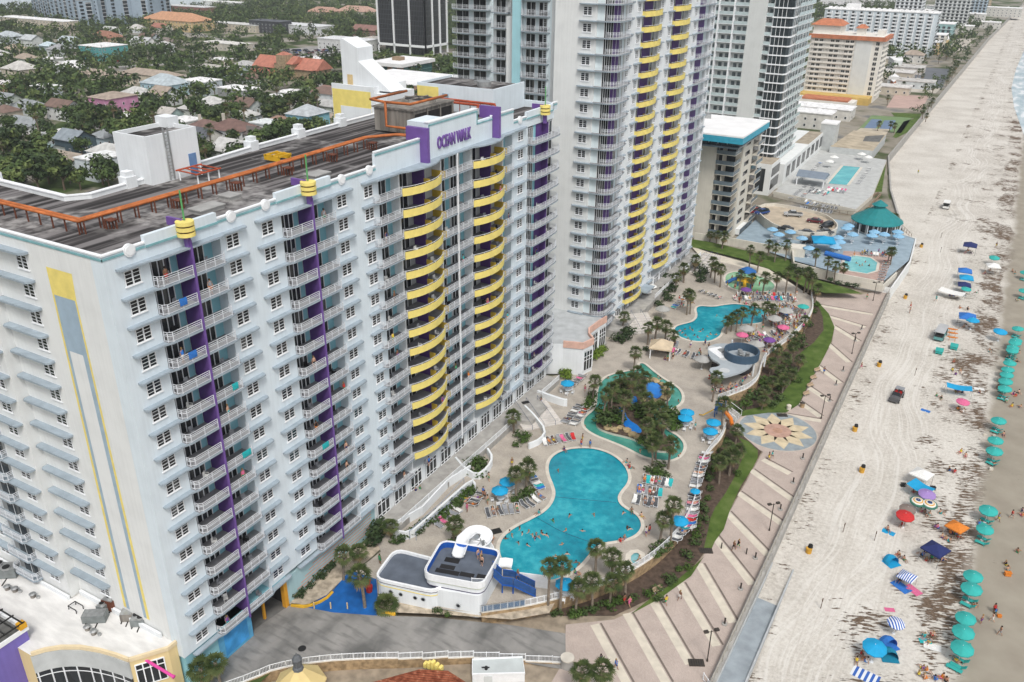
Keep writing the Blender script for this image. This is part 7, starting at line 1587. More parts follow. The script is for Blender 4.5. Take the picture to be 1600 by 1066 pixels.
def bumb(px,py,m,l,r=1.1,rz=.5,alt=None):
 t=dup(UMB if r<1.3 else UMBD,G(px,py,BZ),rz,l,'umbrella',sc=r if r<1.3 else 1.15,mats={'canopy':m})
RING=NB('ringed_canvas',.8,.1);X,Y,Z=RING.xyz();rad=RING.math('SQRT',RING.math('ADD',RING.math('MULTIPLY',X,X),RING.math('MULTIPLY',Y,Y)))
RING.col(RING.ramp(rad,[(.0,(.03,.06,.16)),(.36,(.03,.06,.16)),(.37,(.62,.60,.52)),(.55,(.62,.60,.52)),(.56,(.60,.30,.05)),(.72,(.60,.30,.05)),(.73,(.66,.64,.6)),(.95,(.05,.16,.12))]))
for e in RING.t.nodes:
 if e.type=='VALTORGB':e.color_ramp.interpolation='CONSTANT'
STR=NB('blue_white_stripe',.8,.1);X,Y,Z=STR.xyz();STR.col(STR.ramp(STR.math('FRACT',STR.math('MULTIPLY',X,2.6)),[(.0,(.04,.12,.42)),(.5,(.70,.72,.75))]))
for e in STR.t.nodes:
 if e.type=='VALTORGB':e.color_ramp.interpolation='CONSTANT'
bumb(1361,1034,SKYC,'large bright cyan beach umbrella with people beneath at the bottom',1.2);bumb(1396,990,STR.m,'small blue and white ringed beach umbrella beside the dome tent',.9);bumb(1410,824,CM['red'],'red beach umbrella left of the orange canopy',1.1);bumb(1414,812,mat('brown_canvas',(.20,.16,.14),.85,.1,1),'grey brown beach umbrella touching the red one',1.0)
bumb(1430,800,RING.m,'colour ringed beach umbrella, left one of a pair',1.0);bumb(1448,804,RING.m,'colour ringed beach umbrella, right one of a pair',1.0);bumb(1444,790,mat('lavender_canvas',(.30,.20,.46),.85,.1,1),'lavender beach umbrella behind the colour ringed pair',1.1)
bumb(1501,642,CM['pink'],'pink and red beach umbrella beside the blue strip shade',1.0);bumb(1559,533,SKYC,'cyan beach umbrella at the edge of the seaweed belt',1.2);bumb(1516,515,SKYC,'pale blue beach umbrella in front of the violet canopy',1.3);bumb(1507,463,TURQ,'small turquoise umbrella at the end of the white sail shade',1.0);bumb(1551,414,TURQ,'dark turquoise umbrella far up beside the white canopy',1.1)
def pop(px,py,m,l,rz=.1,sc=1):dup(POP,G(px,py,BZ),rz,l,'canopy',sc=sc,mats={'canopy':m})
pop(1436,757,CM['white'],'white pop up canopy behind the bright blue shade',-.35,1.0);pop(1491,838,CM['orange'],'bright orange pop up canopy on the seaweed',-.45,.85);pop(1457,876,CM['navy'],'navy blue pop up canopy with a group of people below',-.45,1.0)
pop(1513,396,CM['navy'],'navy and white pop up canopy far up the beach',0,1.2);pop(1549,428,CM['white'],'white pop up canopy with open sides near the waterline',.2,1.1);pop(1508,510,CM['blue'],'violet blue pop up canopy above the kayak truck',.1,1.2);pop(1414,914,STR.m,'blue and white striped canopy above the blankets',-.3,.72);pop(1505,436,CM['blue'],'farthest of three blue canopies in a stack',.1,1.1);pop(1507,447,SKYC,'middle canopy of three in a stack, pale blue',.1,1.1);pop(1504,457,CM['navy'],'nearest of three blue canopies in a stack',.1,1.0)
def shade(px,py,l,w_,d,m,rz,h=1.9,label_name='sun_shade',sag=.25):
 p=G(px,py,BZ);o=thing(label_name,l,'sun shade',p,rz);b=MB()
 for i in range(9):
  for j in range(2):x=-w_/2+w_*i/8;b.v.append((x,(-d/2,d/2)[j],h-sag*math.sin(math.pi*i/8)+(.25 if j else 0)))
 for i in range(8):b.f.append((2*i,2*i+2,2*i+3,2*i+1));b.m.append(0)
 for i in range(9):
  for j in range(2):x,y,z=b.v[2*i+j];b.v.append((x,y,z+.02))
 for i in range(8):b.f.append((18+2*i,18+2*i+1,18+2*i+3,18+2*i+2));b.m.append(0)
 inst('canopy',b.mesh('canopy',[m]),p,0,o).location=(0,0,0)
 b=MB()
 for x in(-w_/2,w_/2):
  for y,hh in((-d/2,h),(d/2,h+.25)):b.tube([(x,y,0),(x,y,hh)],.03,6);b.tube([(x,y,hh),(x*1.35,y*1.5,0)],.012,4)
 inst('post',b.mesh('post',[METAL]),p,0,o).location=(0,0,0)
shade(1435,776,'bright blue sun shade stretched between poles in front of the white canopy',3.6,2.4,SKYC,-.5);shade(1496,617,'long cyan sun shade strip with people sitting below',4.6,1.8,SKYC,.15,1.7);shade(1485,466,'wide white sail shade on the sand',6.0,2.6,CM['white'],-.25,1.7)
def tent(px,py,l,m,rz,w_=2.0,h=1.3):
 p=G(px,py,BZ);o=thing('beach_tent',l,'tent',p,rz);b=MB();k=9
 prof=[(math.cos(math.pi*i/(k-1))*w_/2,math.sin(math.pi*i/(k-1))*h)for i in range(k)]
 for y,s in((-.7,1),(0,1),(.6,.75),(.85,.3)):b.v+=[(x*s,y,z*s)for x,z in prof]
 for r_ in range(3):
  for i in range(k-1):a=r_*k+i;b.f.append((a,a+1,a+k+1,a+k));b.m.append(0)
 inst('shell',b.mesh('shell',[m]),p,0,o).location=(0,0,0);b=MB();b.face([(-w_/2,-1.3,.03),(w_/2,-1.3,.03),(w_/2,.6,.03),(-w_/2,.6,.03)]);inst('floor',b.mesh('floor',[m]),p,0,o).location=(0,0,0)
tent(1390,878,'small bright blue beach tent beside the striped canopy',SKYC,.9);tent(1384,1008,'royal blue dome tent next to the ringed umbrella',CM['blue'],.9,2.4,1.5);tent(1388,1024,'teal pop up beach tent touching the royal blue dome',mat('teal_canvas',(.01,.20,.32),.8,.1,1),.4,2.1,1.2)
def btowel(px,py,m,l,rz=.3,sc=1.2):dup(TW0,G(px,py,BZ),rz,l,'beach towel',sc=(sc,sc*1.1,1),mats={'cloth':m})
btowel(1352,1056,STR.m,'large blue white striped beach mat at the bottom',-.15,1.7);btowel(1427,922,CM['pink'],'pink and orange beach towel below the striped canopy',-.6);btowel(1408,917,CM['blue'],'blue beach blanket below the striped canopy',-.6,1.4);btowel(1390,953,CM['pink'],'small pink towel alone on the sand',.4,.7);btowel(1457,1011,CM['white'],'white beach towel near two sunbathers',.1,1.1);btowel(1446,1002,CM['turquoise'],'turquoise towel near two sunbathers',.4,.8);btowel(1446,642,CM['blue'],'light blue towel lying alone near the jeep tracks',-.2,.9);btowel(1388,832,SKYC,'cyan towel beside the red umbrella',-.2,1.0);btowel(1446,1000,CM['grey'],'grey towel beside the turquoise towel',-.4,.7);btowel(1530,608,CM['white'],'white towel near the long cyan shade',.2,1)
BT=(1515,1120)
def bp(s,kind,place,zz=BZ,grp='people on the beach',rz=None):
 for q in s.split():px,py=map(float,q.split(','));person(px,py,zz,kind,place,grp,RAMP,'the beach ramp',rz=rz)
bp('1580,810 1559,815 1561,993 1549,972','walk','on the smooth wet sand',BZ-.15);bp('1532,975 1552,958','stand','on the smooth wet sand',BZ-.15)
bp('1590,863 1575,893 1555,957 1598,800 1596,806 1586,620 1592,615 1582,617 1580,636 1593,637 1572,884','sit','on the wet sand near the sea',BZ-.15)
bp('1443,994 1456,992 1452,1004 1437,1056 1446,1060 1462,1062 1470,1060 1478,1064 1349,1030 1344,1024 1338,1035 1352,1034 1440,1045 1449,1050','sit','at the lower beach edge')
bp('1450,862 1460,866 1466,872 1440,868 1455,874 1447,876 1470,862 1472,876','sit','under or beside the navy canopy');bp('1404,902 1412,900 1418,906 1407,872 1413,876 1402,868 1406,908','sit','beside the striped canopy');bp('1486,834 1493,836 1498,840 1477,843 1482,846 1473,841','sit','under the orange canopy')
bp('1460,824 1466,826 1387,829 1470,803 1500,708 1508,714 1490,738 1484,736 1409,822 1436,772 1428,770 1445,804 1451,806 1440,800','sit','above the navy canopy');bp('1497,612 1502,614 1493,613 1464,620 1470,624 1496,640 1504,644 1499,641 1530,614 1490,566 1493,586 1500,582 1488,580 1546,550','sit','around the cyan shade strip');bp('1484,462 1490,463 1502,460 1513,392 1508,396 1518,396 1546,424 1538,428 1510,512 1505,512 1500,482 1512,484 1526,458 1586,428 1582,425','sit','around the far canopies')
bp('1422,482 1462,471 1345,577 1556,387 1380,452 1434,272','walk','on the dry sand away from the shade');bp('1421,490','stand','on the dry sand away from the shade');bp('1287,584 1354,468 1206,717 1201,719','walk','on the promenade',-1.3,'people on the promenade')
bp('983,948 975,944 1146,860 1153,858 1040,945 1062,938 938,1037 962,1046','walk','on the striped promenade',-1.3,'people on the promenade')
# barrels, poles, boxes
for i,(px,py)in enumerate(((1263,864),(1346,738),(1335,674),(1373,573),(1414,467),(1439,387))):
 p=G(px,py,BZ);o=thing('beach_barrel','yellow barrel with dark lid on the sand, %s from the beach ramp'%ordn(i),'barrel',p,0,'yellow barrels on the beach');b=MB();b.cyl(0,0,0,.9,.42,.46,14);inst('drum',b.mesh('drum',[mat('barrel_yellow',(.55,.30,.04),.6,.15,2)if i==0 else bpy.data.materials['barrel_yellow']]),p,0,o).location=(0,0,0);b=MB();b.cyl(.1,.3,.9,1.35,.38,.3,12);b.box(-.2,.1,.9,.4,.6,1.15);inst('lid',b.mesh('lid',[BLACK]),p,0,o).location=(0,0,0)
for i,(px,py)in enumerate(((1282,951),(1317,832),(1366,845),(1429,587),(1470,372),(1469,395))):p=G(px,py,BZ);b=MB();b.tube([(p.x,p.y,p.z-.2),(p.x+.05,p.y,p.z+1.7)],.05,6);b.box(p.x-.02,p.y-.15,p.z+1.35,p.x+.12,p.y+.15,p.z+1.72);tag(b.build('marker_post',BROWN,loc=p),'thin dark marker post in the sand, %s from the beach ramp'%ordn(i),'post')
for px,py,m,l,s in((1496,1008,CM['white'],'small white cooler box beside the umbrella row',.5),(1457,765,BLACK,'black round bag beside the bright blue shade',.7),(1411,760,BLACK,'black wheeled bag left of the bright blue shade',.7),(1548,734,COPING,'pale round float on the wet sand',.5),(1538,680,COPING,'small pale bucket near the umbrella row',.4),(1553,682,COPING,'pale bucket on the wet sand below the gap',.4),(1574,899,CM['orange'],'orange round float beside a beach chair on the wet sand',.7),(1561,964,CM['orange'],'orange ball beside people on the wet sand',.45)):
 p=G(px,py,BZ-.05);b=MB();b.obox(p.x,p.y,p.z,s*1.2,s*.8,s*.7,.4,0,taper=.9);b.obox(p.x,p.y,p.z+s*.7,s*1.25,s*.85,s*.12,.4,0);b.tube([(p.x-s*.5,p.y,p.z+s*.6),(p.x-s*.3,p.y,p.z+s*1.05),(p.x+s*.3,p.y,p.z+s*1.05),(p.x+s*.5,p.y,p.z+s*.6)],.03,6);tag(b.build('cooler_box' if 'cooler' in l else 'beach_bag',m,loc=p),l,'beach gear')
 # vehicles on the sand
p=G(1400,624,BZ);o=thing('beach_jeep','open topped grey off road car driving on the beach tracks','car',p,R(82));DK=mat('jeep_paint',(.10,.10,.105),.5,.1,1)
def part(nm,b,ms):e=inst(nm,b.mesh(nm,ms),p,0,o);e.location=(0,0,0);return e
b=MB();b.box(-2.2,-.85,.5,2.2,.85,1.0);b.obox(-1.5,0,1.0,1.3,1.5,.22,0,0,taper=.9);b.box(-2.4,-.9,.5,-2.2,.9,.75);b.box(2.2,-.9,.5,2.35,.9,.75);b.box(.2,-.85,1.0,2.2,-.78,1.35);b.box(.2,.78,1.0,2.2,.85,1.35);part('body',b,[DK])
b=MB();b.tube([(-.75,-.8,1.0),(-.45,-.75,1.75),(-.45,.75,1.75),(-.75,.8,1.0)],.05,6);b.tube([(.6,-.8,1.0),(.6,-.75,1.85),(.6,.75,1.85),(.6,.8,1.0)],.05,6);b.tube([(1.9,-.8,1.0),(1.7,-.75,1.8),(1.7,.75,1.8),(1.9,.8,1.0)],.05,6);part('roll_bar',b,[BLACK])
b=MB();b.box(.9,-.8,1.82,2.3,.8,1.9);part('soft_top',b,[CM['grey']]);b=MB();b.face([(-.74,-.74,1.05),(-.74,.74,1.05),(-.47,.7,1.72),(-.47,-.7,1.72)]);part('windscreen',b,[GLASS])
b=MB()
for x in(-.1,.9):
 for y in(-.4,.4):b.box(x-.25,y-.25,1.0,x+.2,y+.25,1.15,0);b.box(x+.15,y-.25,1.1,x+.25,y+.25,1.6,0)
part('seat',b,[CM['red']]);b=MB();b.tube([(0,-.13,0),(0,.13,0)],.4,12,0);b.tube([(0,-.14,0),(0,.14,0)],.2,10,1);wm_=b.mesh('wheel',[BLACK,METAL])
for x in(-1.45,1.45):
 for y in(-.85,.85):e=inst('wheel',wm_,p,0,o);e.location=(x,y,.4)
e=inst('spare_wheel',wm_,p,0,o);e.location=(2.42,0,.95);e.rotation_euler=(0,0,R(90))
def truck(px,py,rz,l,roof,bodyc,L=5.5):
 p=G(px,py,BZ);o=thing('beach_truck',l,'truck',p,rz)
 def pt(nm,b,ms):e=inst(nm,b.mesh(nm,ms),p,0,o);e.location=(0,0,0)
 b=MB();b.box(-L/2,-.95,.5,L/2,.95,1.2);b.obox(-L/2+.9,0,1.2,1.7,1.8,.9,0,0,taper=.85);b.box(-L/2-.15,-.95,.5,-L/2,.95,.8);pt('body',b,[bodyc])
 b=MB();b.box(-L/2+1.9,-1.05,2.35,L/2+.2,1.05,2.5);b.box(-L/2+.2,-.9,2.1,-L/2+1.6,.9,2.16);pt('roof',b,[roof]);b=MB();b.obox(-L/2+.9,0,1.35,1.74,1.84,.6,0,0,taper=.9);pt('window',b,[GLASS]);b=MB()
 for x in(-L/2+2,0,L/2):
  for y in(-.98,.98):b.box(x-.04,y-.04,1.2,x+.04,y+.04,2.35)
 b.box(-L/2+2,-.8,1.2,L/2,.8,1.7);pt('rack',b,[BLACK]);b=MB();b.tube([(0,-.13,0),(0,.13,0)],.4,12,0);w2=b.mesh('wheel',[BLACK])
 for x in(-L*.3,L*.3):
  for y in(-.9,.9):e=inst('wheel',w2,p,0,o);e.location=(x,y,.4)
truck(1478,325,R(-90),'white beach truck parked on the far dry sand',CM['white'],CM['white']);truck(1469,527,R(-95),'beach rental truck with a grey white roof beside orange kayaks',mat('truck_roof',(.42,.43,.44),.7,.08,1),mat('truck_teal',(.12,.30,.30),.6,.1,1),6.5)
for i,(px,py)in enumerate(((1487,520),(1487,526),(1487,533))):
 p=G(px,py,BZ);b=MB();b.dome(0,0,[(.05,-.2),(.32,0),(.28,.16),(.02,.22)],12);b.v=[(p.x+x*1.2+y*3.6,p.y-x*.2+y*.6,p.z+.9+z+.0*i)for x,y,z in b.v];b.tube([(p.x-.6,p.y,p.z),(p.x-.6,p.y,p.z+.8)],.05,5);b.tube([(p.x+.6,p.y,p.z),(p.x+.6,p.y,p.z+.8)],.05,5);tag(b.build('kayak',CM['orange'],loc=p),['orange kayak on the rack, farthest of three','orange kayak on the rack, middle one of three','orange kayak on the rack, nearest of three'][i],'kayak')
for px,py,l in((1490,545,'green beach cart below the orange kayaks'),(1467,552,'turquoise display board behind the rental truck')):
 p=G(px,py,BZ);b=MB();b.box(p.x-.7,p.y-1.0,p.z+.3,p.x+.7,p.y+1.0,p.z+.8);b.box(p.x-.8,p.y-1.1,p.z+.8,p.x+.8,p.y+1.1,p.z+.9)
 for x in(-.6,.6):
  for y in(-.9,.9):b.box(p.x+x-.06,p.y+y-.06,p.z,p.x+x+.06,p.y+y+.06,p.z+.3)
 tag(b.build('beach_cart',TURQ,loc=p),l,'cart')
 # people in and round the pools
def pp_(s,kind,z,place,grp,an,atxt,dz=0):
 for q in s.split():px,py=map(float,q.split(','));person(px,py,z,kind,place,grp,AN[an],atxt,dz=dz)
pp_('872,737 812,827 816,835 826,832 832,838 838,836 848,836 836,842 790,843 810,850 864,815 878,852 884,830 890,807 928,806 910,831 980,826 984,828 886,867 824,853 800,838 796,832 900,880 905,884 868,871 974,803 846,833 842,841 854,838','swim',.15,'in the large pool','bathers in the large pool','slide','the slide house')
pp_('1085,525 1090,528 1094,519 1110,523 1119,524 1071,525 1075,530 1082,517 1078,514 1098,516 1105,527 1140,500 1160,494 1175,498 1120,495 1186,490 1066,521 1062,518 1070,516','swim',.15,'in the second pool','bathers in the second pool','bar','the pool bar')
pp_('1060,628 936,603 914,668 1060,716 1063,712 1028,590 1032,594 950,592 1056,708 1000,706','swim',.15,'in the lazy river','bathers in the lazy river','isl','the blue basin');pp_('996,878 999,872 1001,877','swim',.2,'in the round hot tub','bathers in the hot tub','slide','the slide house')
pp_('882,704 978,723 982,728 985,732 1003,808 777,800 970,846 975,843 900,896 904,900 987,800 770,845 841,803','sit',DZ,'on the large pool rim','people on the pool rim','slide','the slide house',-.05)
pp_('908,699 922,700 910,690 1086,672 1009,838 1014,835 757,781 762,788 755,774 594,881 800,728 764,752 1093,554 1094,562 845,633 920,615 914,612 650,775 657,772 1112,560 1030,640 730,800 1136,448 1143,440','stand',DZ,'on the pool deck paving','people on the pool deck','slide','the slide house')
pp_('1119,612 1125,614 1131,611 1138,609 1145,607 1150,603 1157,600 1160,597 1164,592 1170,588 1113,612 1116,606 1140,604 1128,606','sit',DZ+.5,'at the pool bar counter','guests at the pool bar','flower','the mosaic')
pp_('1148,452 1158,455 1175,452 1186,448 1150,440','stand',.2,'in the kiddie pool','children in the kiddie pool','kid','the play tower',-.1)
crowd=random.Random(8)
for(x0,y0,x1,y1),n_,pl_ in(((1140,462,1245,476),26,'below the kiddie pool'),((1206,484,1258,520),34,'east of the second pool'),((1018,538,1108,568),18,'south of the second pool'),((1160,512,1232,536),18,'near the bar ring'),((1050,452,1085,482),8,'by the tall tower'),((1182,526,1215,560),10,'north of the bar'),((1330,392,1395,402),8,'by the small pool')):
 for k in range(n_):person(crowd.uniform(x0,x1),crowd.uniform(y0,y1),DZ,crowd.choice(('stand','sit','walk','stand')),pl_,'people round the second pool',AN['bar'],'the pool bar')
for i,(px,py)in enumerate(((1108,590),(1112,598),(1118,606),(1126,611),(1134,612),(1142,611),(1150,608),(1158,604))):
 p=G(px,py+2,DZ);b=MB();b.cyl(p.x,p.y,p.z,p.z+.72,.06,n=8);b.cyl(p.x,p.y,p.z+.72,p.z+.8,.22,n=10);b.cyl(p.x,p.y,p.z,p.z+.04,.22,n=10);tag(b.build('bar_stool',CM['red']if i%3==0 else BLACK,loc=p),'%s bar stool at the dark pool bar counter, %s from its west end'%('red' if i%3==0 else 'black',ordn(i)),'stool')
person(752,877,4.18,'stand','at the top of the water slide','people on the slide deck',AN['slide'],'the deck');person(747,873,4.18,'stand','waiting on the slide deck','people on the slide deck',AN['slide'],'the deck');person(753,884,4.18,'stand','beside the railing of the slide deck','people on the slide deck',AN['slide'],'the deck');person(809,905,2.5,'walk','on the blue slide stairs','people on the slide stairs',AN['slide'],'the deck')
p=G(577,924,.2);b=MB();b.cyl(p.x,p.y,.2,1.1,.4,.5,12);b.cyl(p.x,p.y,1.1,1.9,.3,.2,10);b.dome(p.x,p.y,[(.3,1.8),(.32,2.1),(.05,2.4)],10);tag(b.build('fire_hydrant',CM['red'],loc=p),'red standing pump on the blue ramp','hydrant')
for px,py,l in((772,831,'black rubber mat on the deck beside the pool edge'),(821,629,'black door mat at the top of the terrace stairs')):p=G(px,py,DZ if px<800 else 1.43);b=MB();b.obox(p.x,p.y,p.z,2.2 if px<800 else 1.4,1.2 if px<800 else.9,.03,.9);tag(b.build('floor_mat',BLACK,loc=p),l,'mat')
p=G(835,917,DZ);b=MB();b.obox(p.x,p.y,DZ,4.2,.15,2.1,.35);tag(b.build('screen_wall',TRIM,loc=p),'white screen wall at the foot of the blue stairs','wall')
# ---------------- lower left: mall wing, cupola, retaining wall ----------------
ml=thing('mall_wing','cream mall wing with white flat roof and curved glass front at the lower left','building',(-10,-5,0));MZ=7.2
CRMW=stucco('sand_yellow_stucco',(.70,.56,.30),.06);WR=mat('dirty_white_roof',(.68,.675,.66),.85,.14,.35,stretch=(1,3,1))
e0=pl_=None
c1=G(262,1012,MZ);c2=G(201,1030,MZ)
arcp=[G(*q,MZ)for q in((201,1030),(180,1022),(155,1015),(125,1010),(95,1010),(70,1014),(48,1021))]
roof=[(c1 .x,-.02),(c1 .x,c1 .y),(c2 .x,c2 .y)]+[(q.x,q.y)for q in arcp[1:]]+[(-70,arcp[-1].y-1),(-70,-1.35),(-17.4,-1.35),(-17.4,-.02)]
inn=[((x-(.25 if i in(0,1)else 0)),y)for i,(x,y)in enumerate(roof)]
b=MB();b.prism(roof,-.2,MZ-.35,0,mt=1);b.build('wall',[CRMW,WR],ml)
b=MB();b.wall([roof[0],roof[1],roof[2]],MZ-.35,MZ+.12,.3,0);b.wall(roof[2:9],MZ-.35,MZ+.12,.3,0);b.wall([(-17.4,-1.6),(-60,-1.6)],MZ-.35,MZ+.2,.25,1);b.wall([(-17.1,-.3),(-3,-.3)],MZ-.35,MZ+.3,.3,1);b.build('parapet',[mat('cream_cornice',(.70,.58,.38),.8,.06,1),WHITE],ml)
d=Vector((c1 .x-c2 .x,c1 .y-c2 .y));L=d.length;u=d.normalized();nE=Vector((u.y,-u.x));mid=Vector(c1 .xy).lerp(Vector(c2 .xy),.52);a=math.atan2(u.y,u.x);b=MB()
b.obox(mid.x+nE.x*.0,mid.y+nE.y*.0,3.0,L*.74,.16,3.1,a,0)
for k in range(5):q=mid+u*L*.74*(k/4-.5);b.obox(q.x,q.y,3.0,.12,.3,3.1,a,1)
for z in(3.0,5.3,6.05):b.obox(mid.x,mid.y,z,L*.74,.28,.1,a,1)
b.build('window',[GLASS,TRIM],ml)
b=MB()
P=[Vector((q.x,q.y))for q in arcp];P=smooth(P,2,False)
P=[Vector(q)+Vector((.02,-.12))for q in P]
for i in range(len(P)-1):
 p,q=P[i],P[i+1];m=(p+q)/2;a=math.atan2(q.y-p.y,q.x-p.x);l=(q-p).length+.02;b.obox(m.x,m.y,.5,l,.1,3.9,a,0);b.obox(m.x,m.y,4.4,l,.2,2.4,a,2);b.obox(m.x,m.y,3.7,l,.16,.1,a,1);b.obox(m.x,m.y,1.0,l,.16,.1,a,1)
acc=0
for i in range(len(P)-1):
 acc+=(P[i+1]-P[i]).length
 if acc>1.15:acc=0;q=P[i+1];b.obox(q.x,q.y,.5,.12,.26,3.9,0,1)
b.build('curved_window',[GLASS,TRIM,GREY],ml)
b=MB();b.sheet([(-60,-40),(12,-40),(12,-2.0),(-60,-2)],.02);structure(b,'mall_forecourt',CONC)
pt_=thing('purple_tower','violet corner tower with a dark roof trellis at the lower left edge','tower',(-20,-12,0));c=G(42,985,8.2);b=MB();b.box(c.x-12,c.y-4.6,-.2,c.x,c.y,8.2,0);b.build('wall',[stucco('violet_stucco',(.19,.15,.45),.1)],pt_)
b=MB();b.wall([(c.x,c.y),(c.x,c.y-4.6),(c.x-12,c.y-4.6),(c.x-12,c.y)],8.2,8.75,.5,0,close=True);b.box(c.x-12,c.y-4.4,8.2,c.x,c.y,8.24,2);b.obox(c.x-.2,c.y-.3,8.75,.8,.8,.7,0,3);b.obox(c.x-.2,c.y-4.3,8.75,.8,.8,.7,0,3)
for k in range(5):b.box(c.x-11,c.y-.4-1.0*k,9.6,c.x+.3,c.y-.28-1.0*k,9.75,1)
for k in range(6):b.box(c.x-10+2*k,c.y-4.6,9.4,c.x-9.9+2*k,c.y,9.55,1);b.box(c.x-10+2*k,c.y-4.5,8.75,c.x-9.9+2*k,c.y-4.4,9.4,1)
b.box(c.x-1.9,c.y-4.64,5.6,c.x-1.1,c.y-4.6,7.0,1);b.box(c.x,c.y-1.2,4.5,c.x+.04,c.y-.6,6.2,1);b.build('roof_trellis',[TRIM,BLACK,DCONC,mat('amber_block',(.65,.34,.02),.6,.1,1)],pt_)
q=G(222,1028,6.4);r2=G(272,1058,5.2);b=MB();b.tube([q,r2],.17,10);b.tube([r2+(q-r2)*.03,r2-(q-r2)*.01],.22,10);tag(b.build('pink_flagpole',mat('hot_pink',(.62,.06,.30),.5,.08,2),loc=q),'bright pink angled pole sticking out of the cream mall wall','pole')
def unit(px,py,l,w_,d,h,m,rz=.2,fans=1):
 p=G(px,py,MZ-.3);b=MB();b.obox(p.x,p.y,p.z,w_,d,h,rz,0);b.obox(p.x,p.y,p.z+h,w_*.9,d*.9,.06,rz,1)
 for k in range(fans):b.cyl(p.x+(k-(fans-1)/2)*w_*.45,p.y,p.z+h,p.z+h+.25,min(w_,d)*.34,n=12,m=1);b.cyl(p.x+(k-(fans-1)/2)*w_*.45,p.y,p.z+h+.25,p.z+h+.28,min(w_,d)*.28,n=12,m=2)
 for s in(-.3,.3):b.obox(p.x+s*w_,p.y-.35*d,p.z-.05,.1,d*1.3,.12,rz,2)
 tag(b.build('air_conditioner',[m,METAL,BLACK],loc=p),l,'air conditioner')
ACM=mat('ac_grey',(.20,.22,.22),.6,.15,2)
unit(150,968,'long grey air conditioner box lying askew on the mall roof',2.6,1.3,1.0,ACM,.6,0);unit(176,948,'round fan rusty condenser on the mall roof beside the hotel wall',1.5,1.5,1.4,DRUST,.2,1);unit(162,955,'small round fan condenser next to the long grey box',1.0,1.0,1.0,ACM,.2,1);unit(201,966,'brown roof ventilator box by the hotel wall',1.4,1.2,1.0,RUST,.6,0);unit(218,974,'grey condenser beside the brown ventilator box',1.6,1.2,.9,ACM,.6,2);unit(8,898,'large grey roof unit at the left edge of the mall roof',3.4,1.6,1.3,ACM,.6,2)
for px,py,l in((12,921,'rusty round vent at the left of the mall roof'),(24,924,'second rusty round vent beside the first at the left'),(137,984,'short dark vent pipe left of the yellow rust stain'),(147,991,'greenish vent pipe near the roof edge'),(52,933,'small brown vent cluster in the middle of the mall roof')):p=G(px,py,MZ-.35);b=MB();b.cyl(p.x,p.y,p.z,p.z+.5,.3,n=12,m=0);b.cyl(p.x,p.y,p.z+.5,p.z+.62,.42,.2,12,1);b.cyl(p.x+.7,p.y+.2,p.z,p.z+.3,.2,n=10,m=1);tag(b.build('roof_vent',[RUST,METAL],loc=p),l,'vent')
p=G(119,954,MZ-.35);b=MB();b.tube([(p.x-.9,p.y-.3,p.z+.0),(p.x-.9,p.y-.3,p.z+.5),(p.x+.5,p.y-.3,p.z+.5),(p.x+.5,p.y-.3,p.z)],.06,6);b.tube([(p.x-.9,p.y+.6,p.z),(p.x-.9,p.y+.6,p.z+.5),(p.x+.5,p.y+.6,p.z+.5),(p.x+.5,p.y+.6,p.z)],.06,6);b.tube([(p.x-.9,p.y-.3,p.z+.5),(p.x-.9,p.y+.6,p.z+.5)],.06,6);tag(b.build('pipe_rack',BLACK,loc=p),'black bent pipe frame in the middle of the mall roof','pipe')
# retaining wall and fence south of the drive, cupola, tile roof, container
rw=thing('drive_wall','brown retaining wall with white fence along the south side of the driveway','wall',(18,15,0))
pth=smooth(GP('250,1180 330,1085 398,1060 430,1046 500,1034 570,1030 640,1029 720,1022 800,1022',0)+GP('884,1033',-.9),1,False);b=MB();f_=MB()
for p,q in zip(pth,pth[1:]):
 z=slope((p[0]+q[0])/2);b.wall([p,q],z-4,z+.12,.35,0,mt=1);fence(f_,[p,q],z+.1,.95,1.7,0,pick=.16)
b.build('wall',[STW,COPING],rw);f_.build('fence',[TRIM],rw)
p=G(886,1040,-1.2);b=MB();b.cyl(p.x,p.y,-3,0,.75,n=14,m=0);b.cyl(p.x,p.y,0,.15,.85,n=14,m=1);tag(b.build('gate_pillar',[CONC,COPING],loc=(p.x,p.y,-1.2)),'round grey pillar at the end of the driveway wall','pillar')
b=MB();b.sheet([(-10,-30),(60,-30),(40,20),(34.8,26.2),(30,24),(19,16),(9.8,10.4),(5,5),(-4,-2)],-2.6);structure(b,'lower_court',PINK)
cu=thing('cupola_roof','yellow octagonal tent roof with a grey lantern on top','roof',(9,6,0));q=G(466,1046,2.6);b=MB();b.dome(q.x,q.y,[(3.0,-1.2),(3.05,-.9),(.55,1.35)],8);b.v=[(x,y,z+1.4)for x,y,z in b.v];b.cyl(q.x,q.y,-4,.2,2.7,n=8,m=0);b.build('roof',[mat('pale_yellow_metal',(.66,.52,.24),.6,.06,.6)],cu)
b=MB();b.dome(q.x,q.y,[(.65,1.2),(.6,1.6),(.42,1.7),(.42,2.75),(.6,2.8),(.35,3.2),(.12,3.35),(.12,3.5),(.01,3.75)],8);
for k in range(8):a=k*.785;b.box(q.x+.43*math.cos(a)-.04,q.y+.43*math.sin(a)-.04,1.7,q.x+.43*math.cos(a)+.04,q.y+.43*math.sin(a)+.04,2.8)
b.v=[(x,y,z+1.4)for x,y,z in b.v];b.build('lantern',[mat('lantern_grey',(.12,.13,.14),.6,.1,1)],cu)
tr=thing('tiled_roof_house','red brown barrel tile roof at the bottom edge with a small yellow dormer','building',tuple(G(660,1075,-1)));q=G(672,1040,0);n=NB('barrel_tile',.85,.15);wv=n.t.nodes.new('ShaderNodeTexWave');wv.wave_type='BANDS';wv.bands_direction='X';n.lk(n.map((1,1,1),(0,0,R(55))),wv.inputs[0]);wv.inputs['Scale'].default_value=1.3
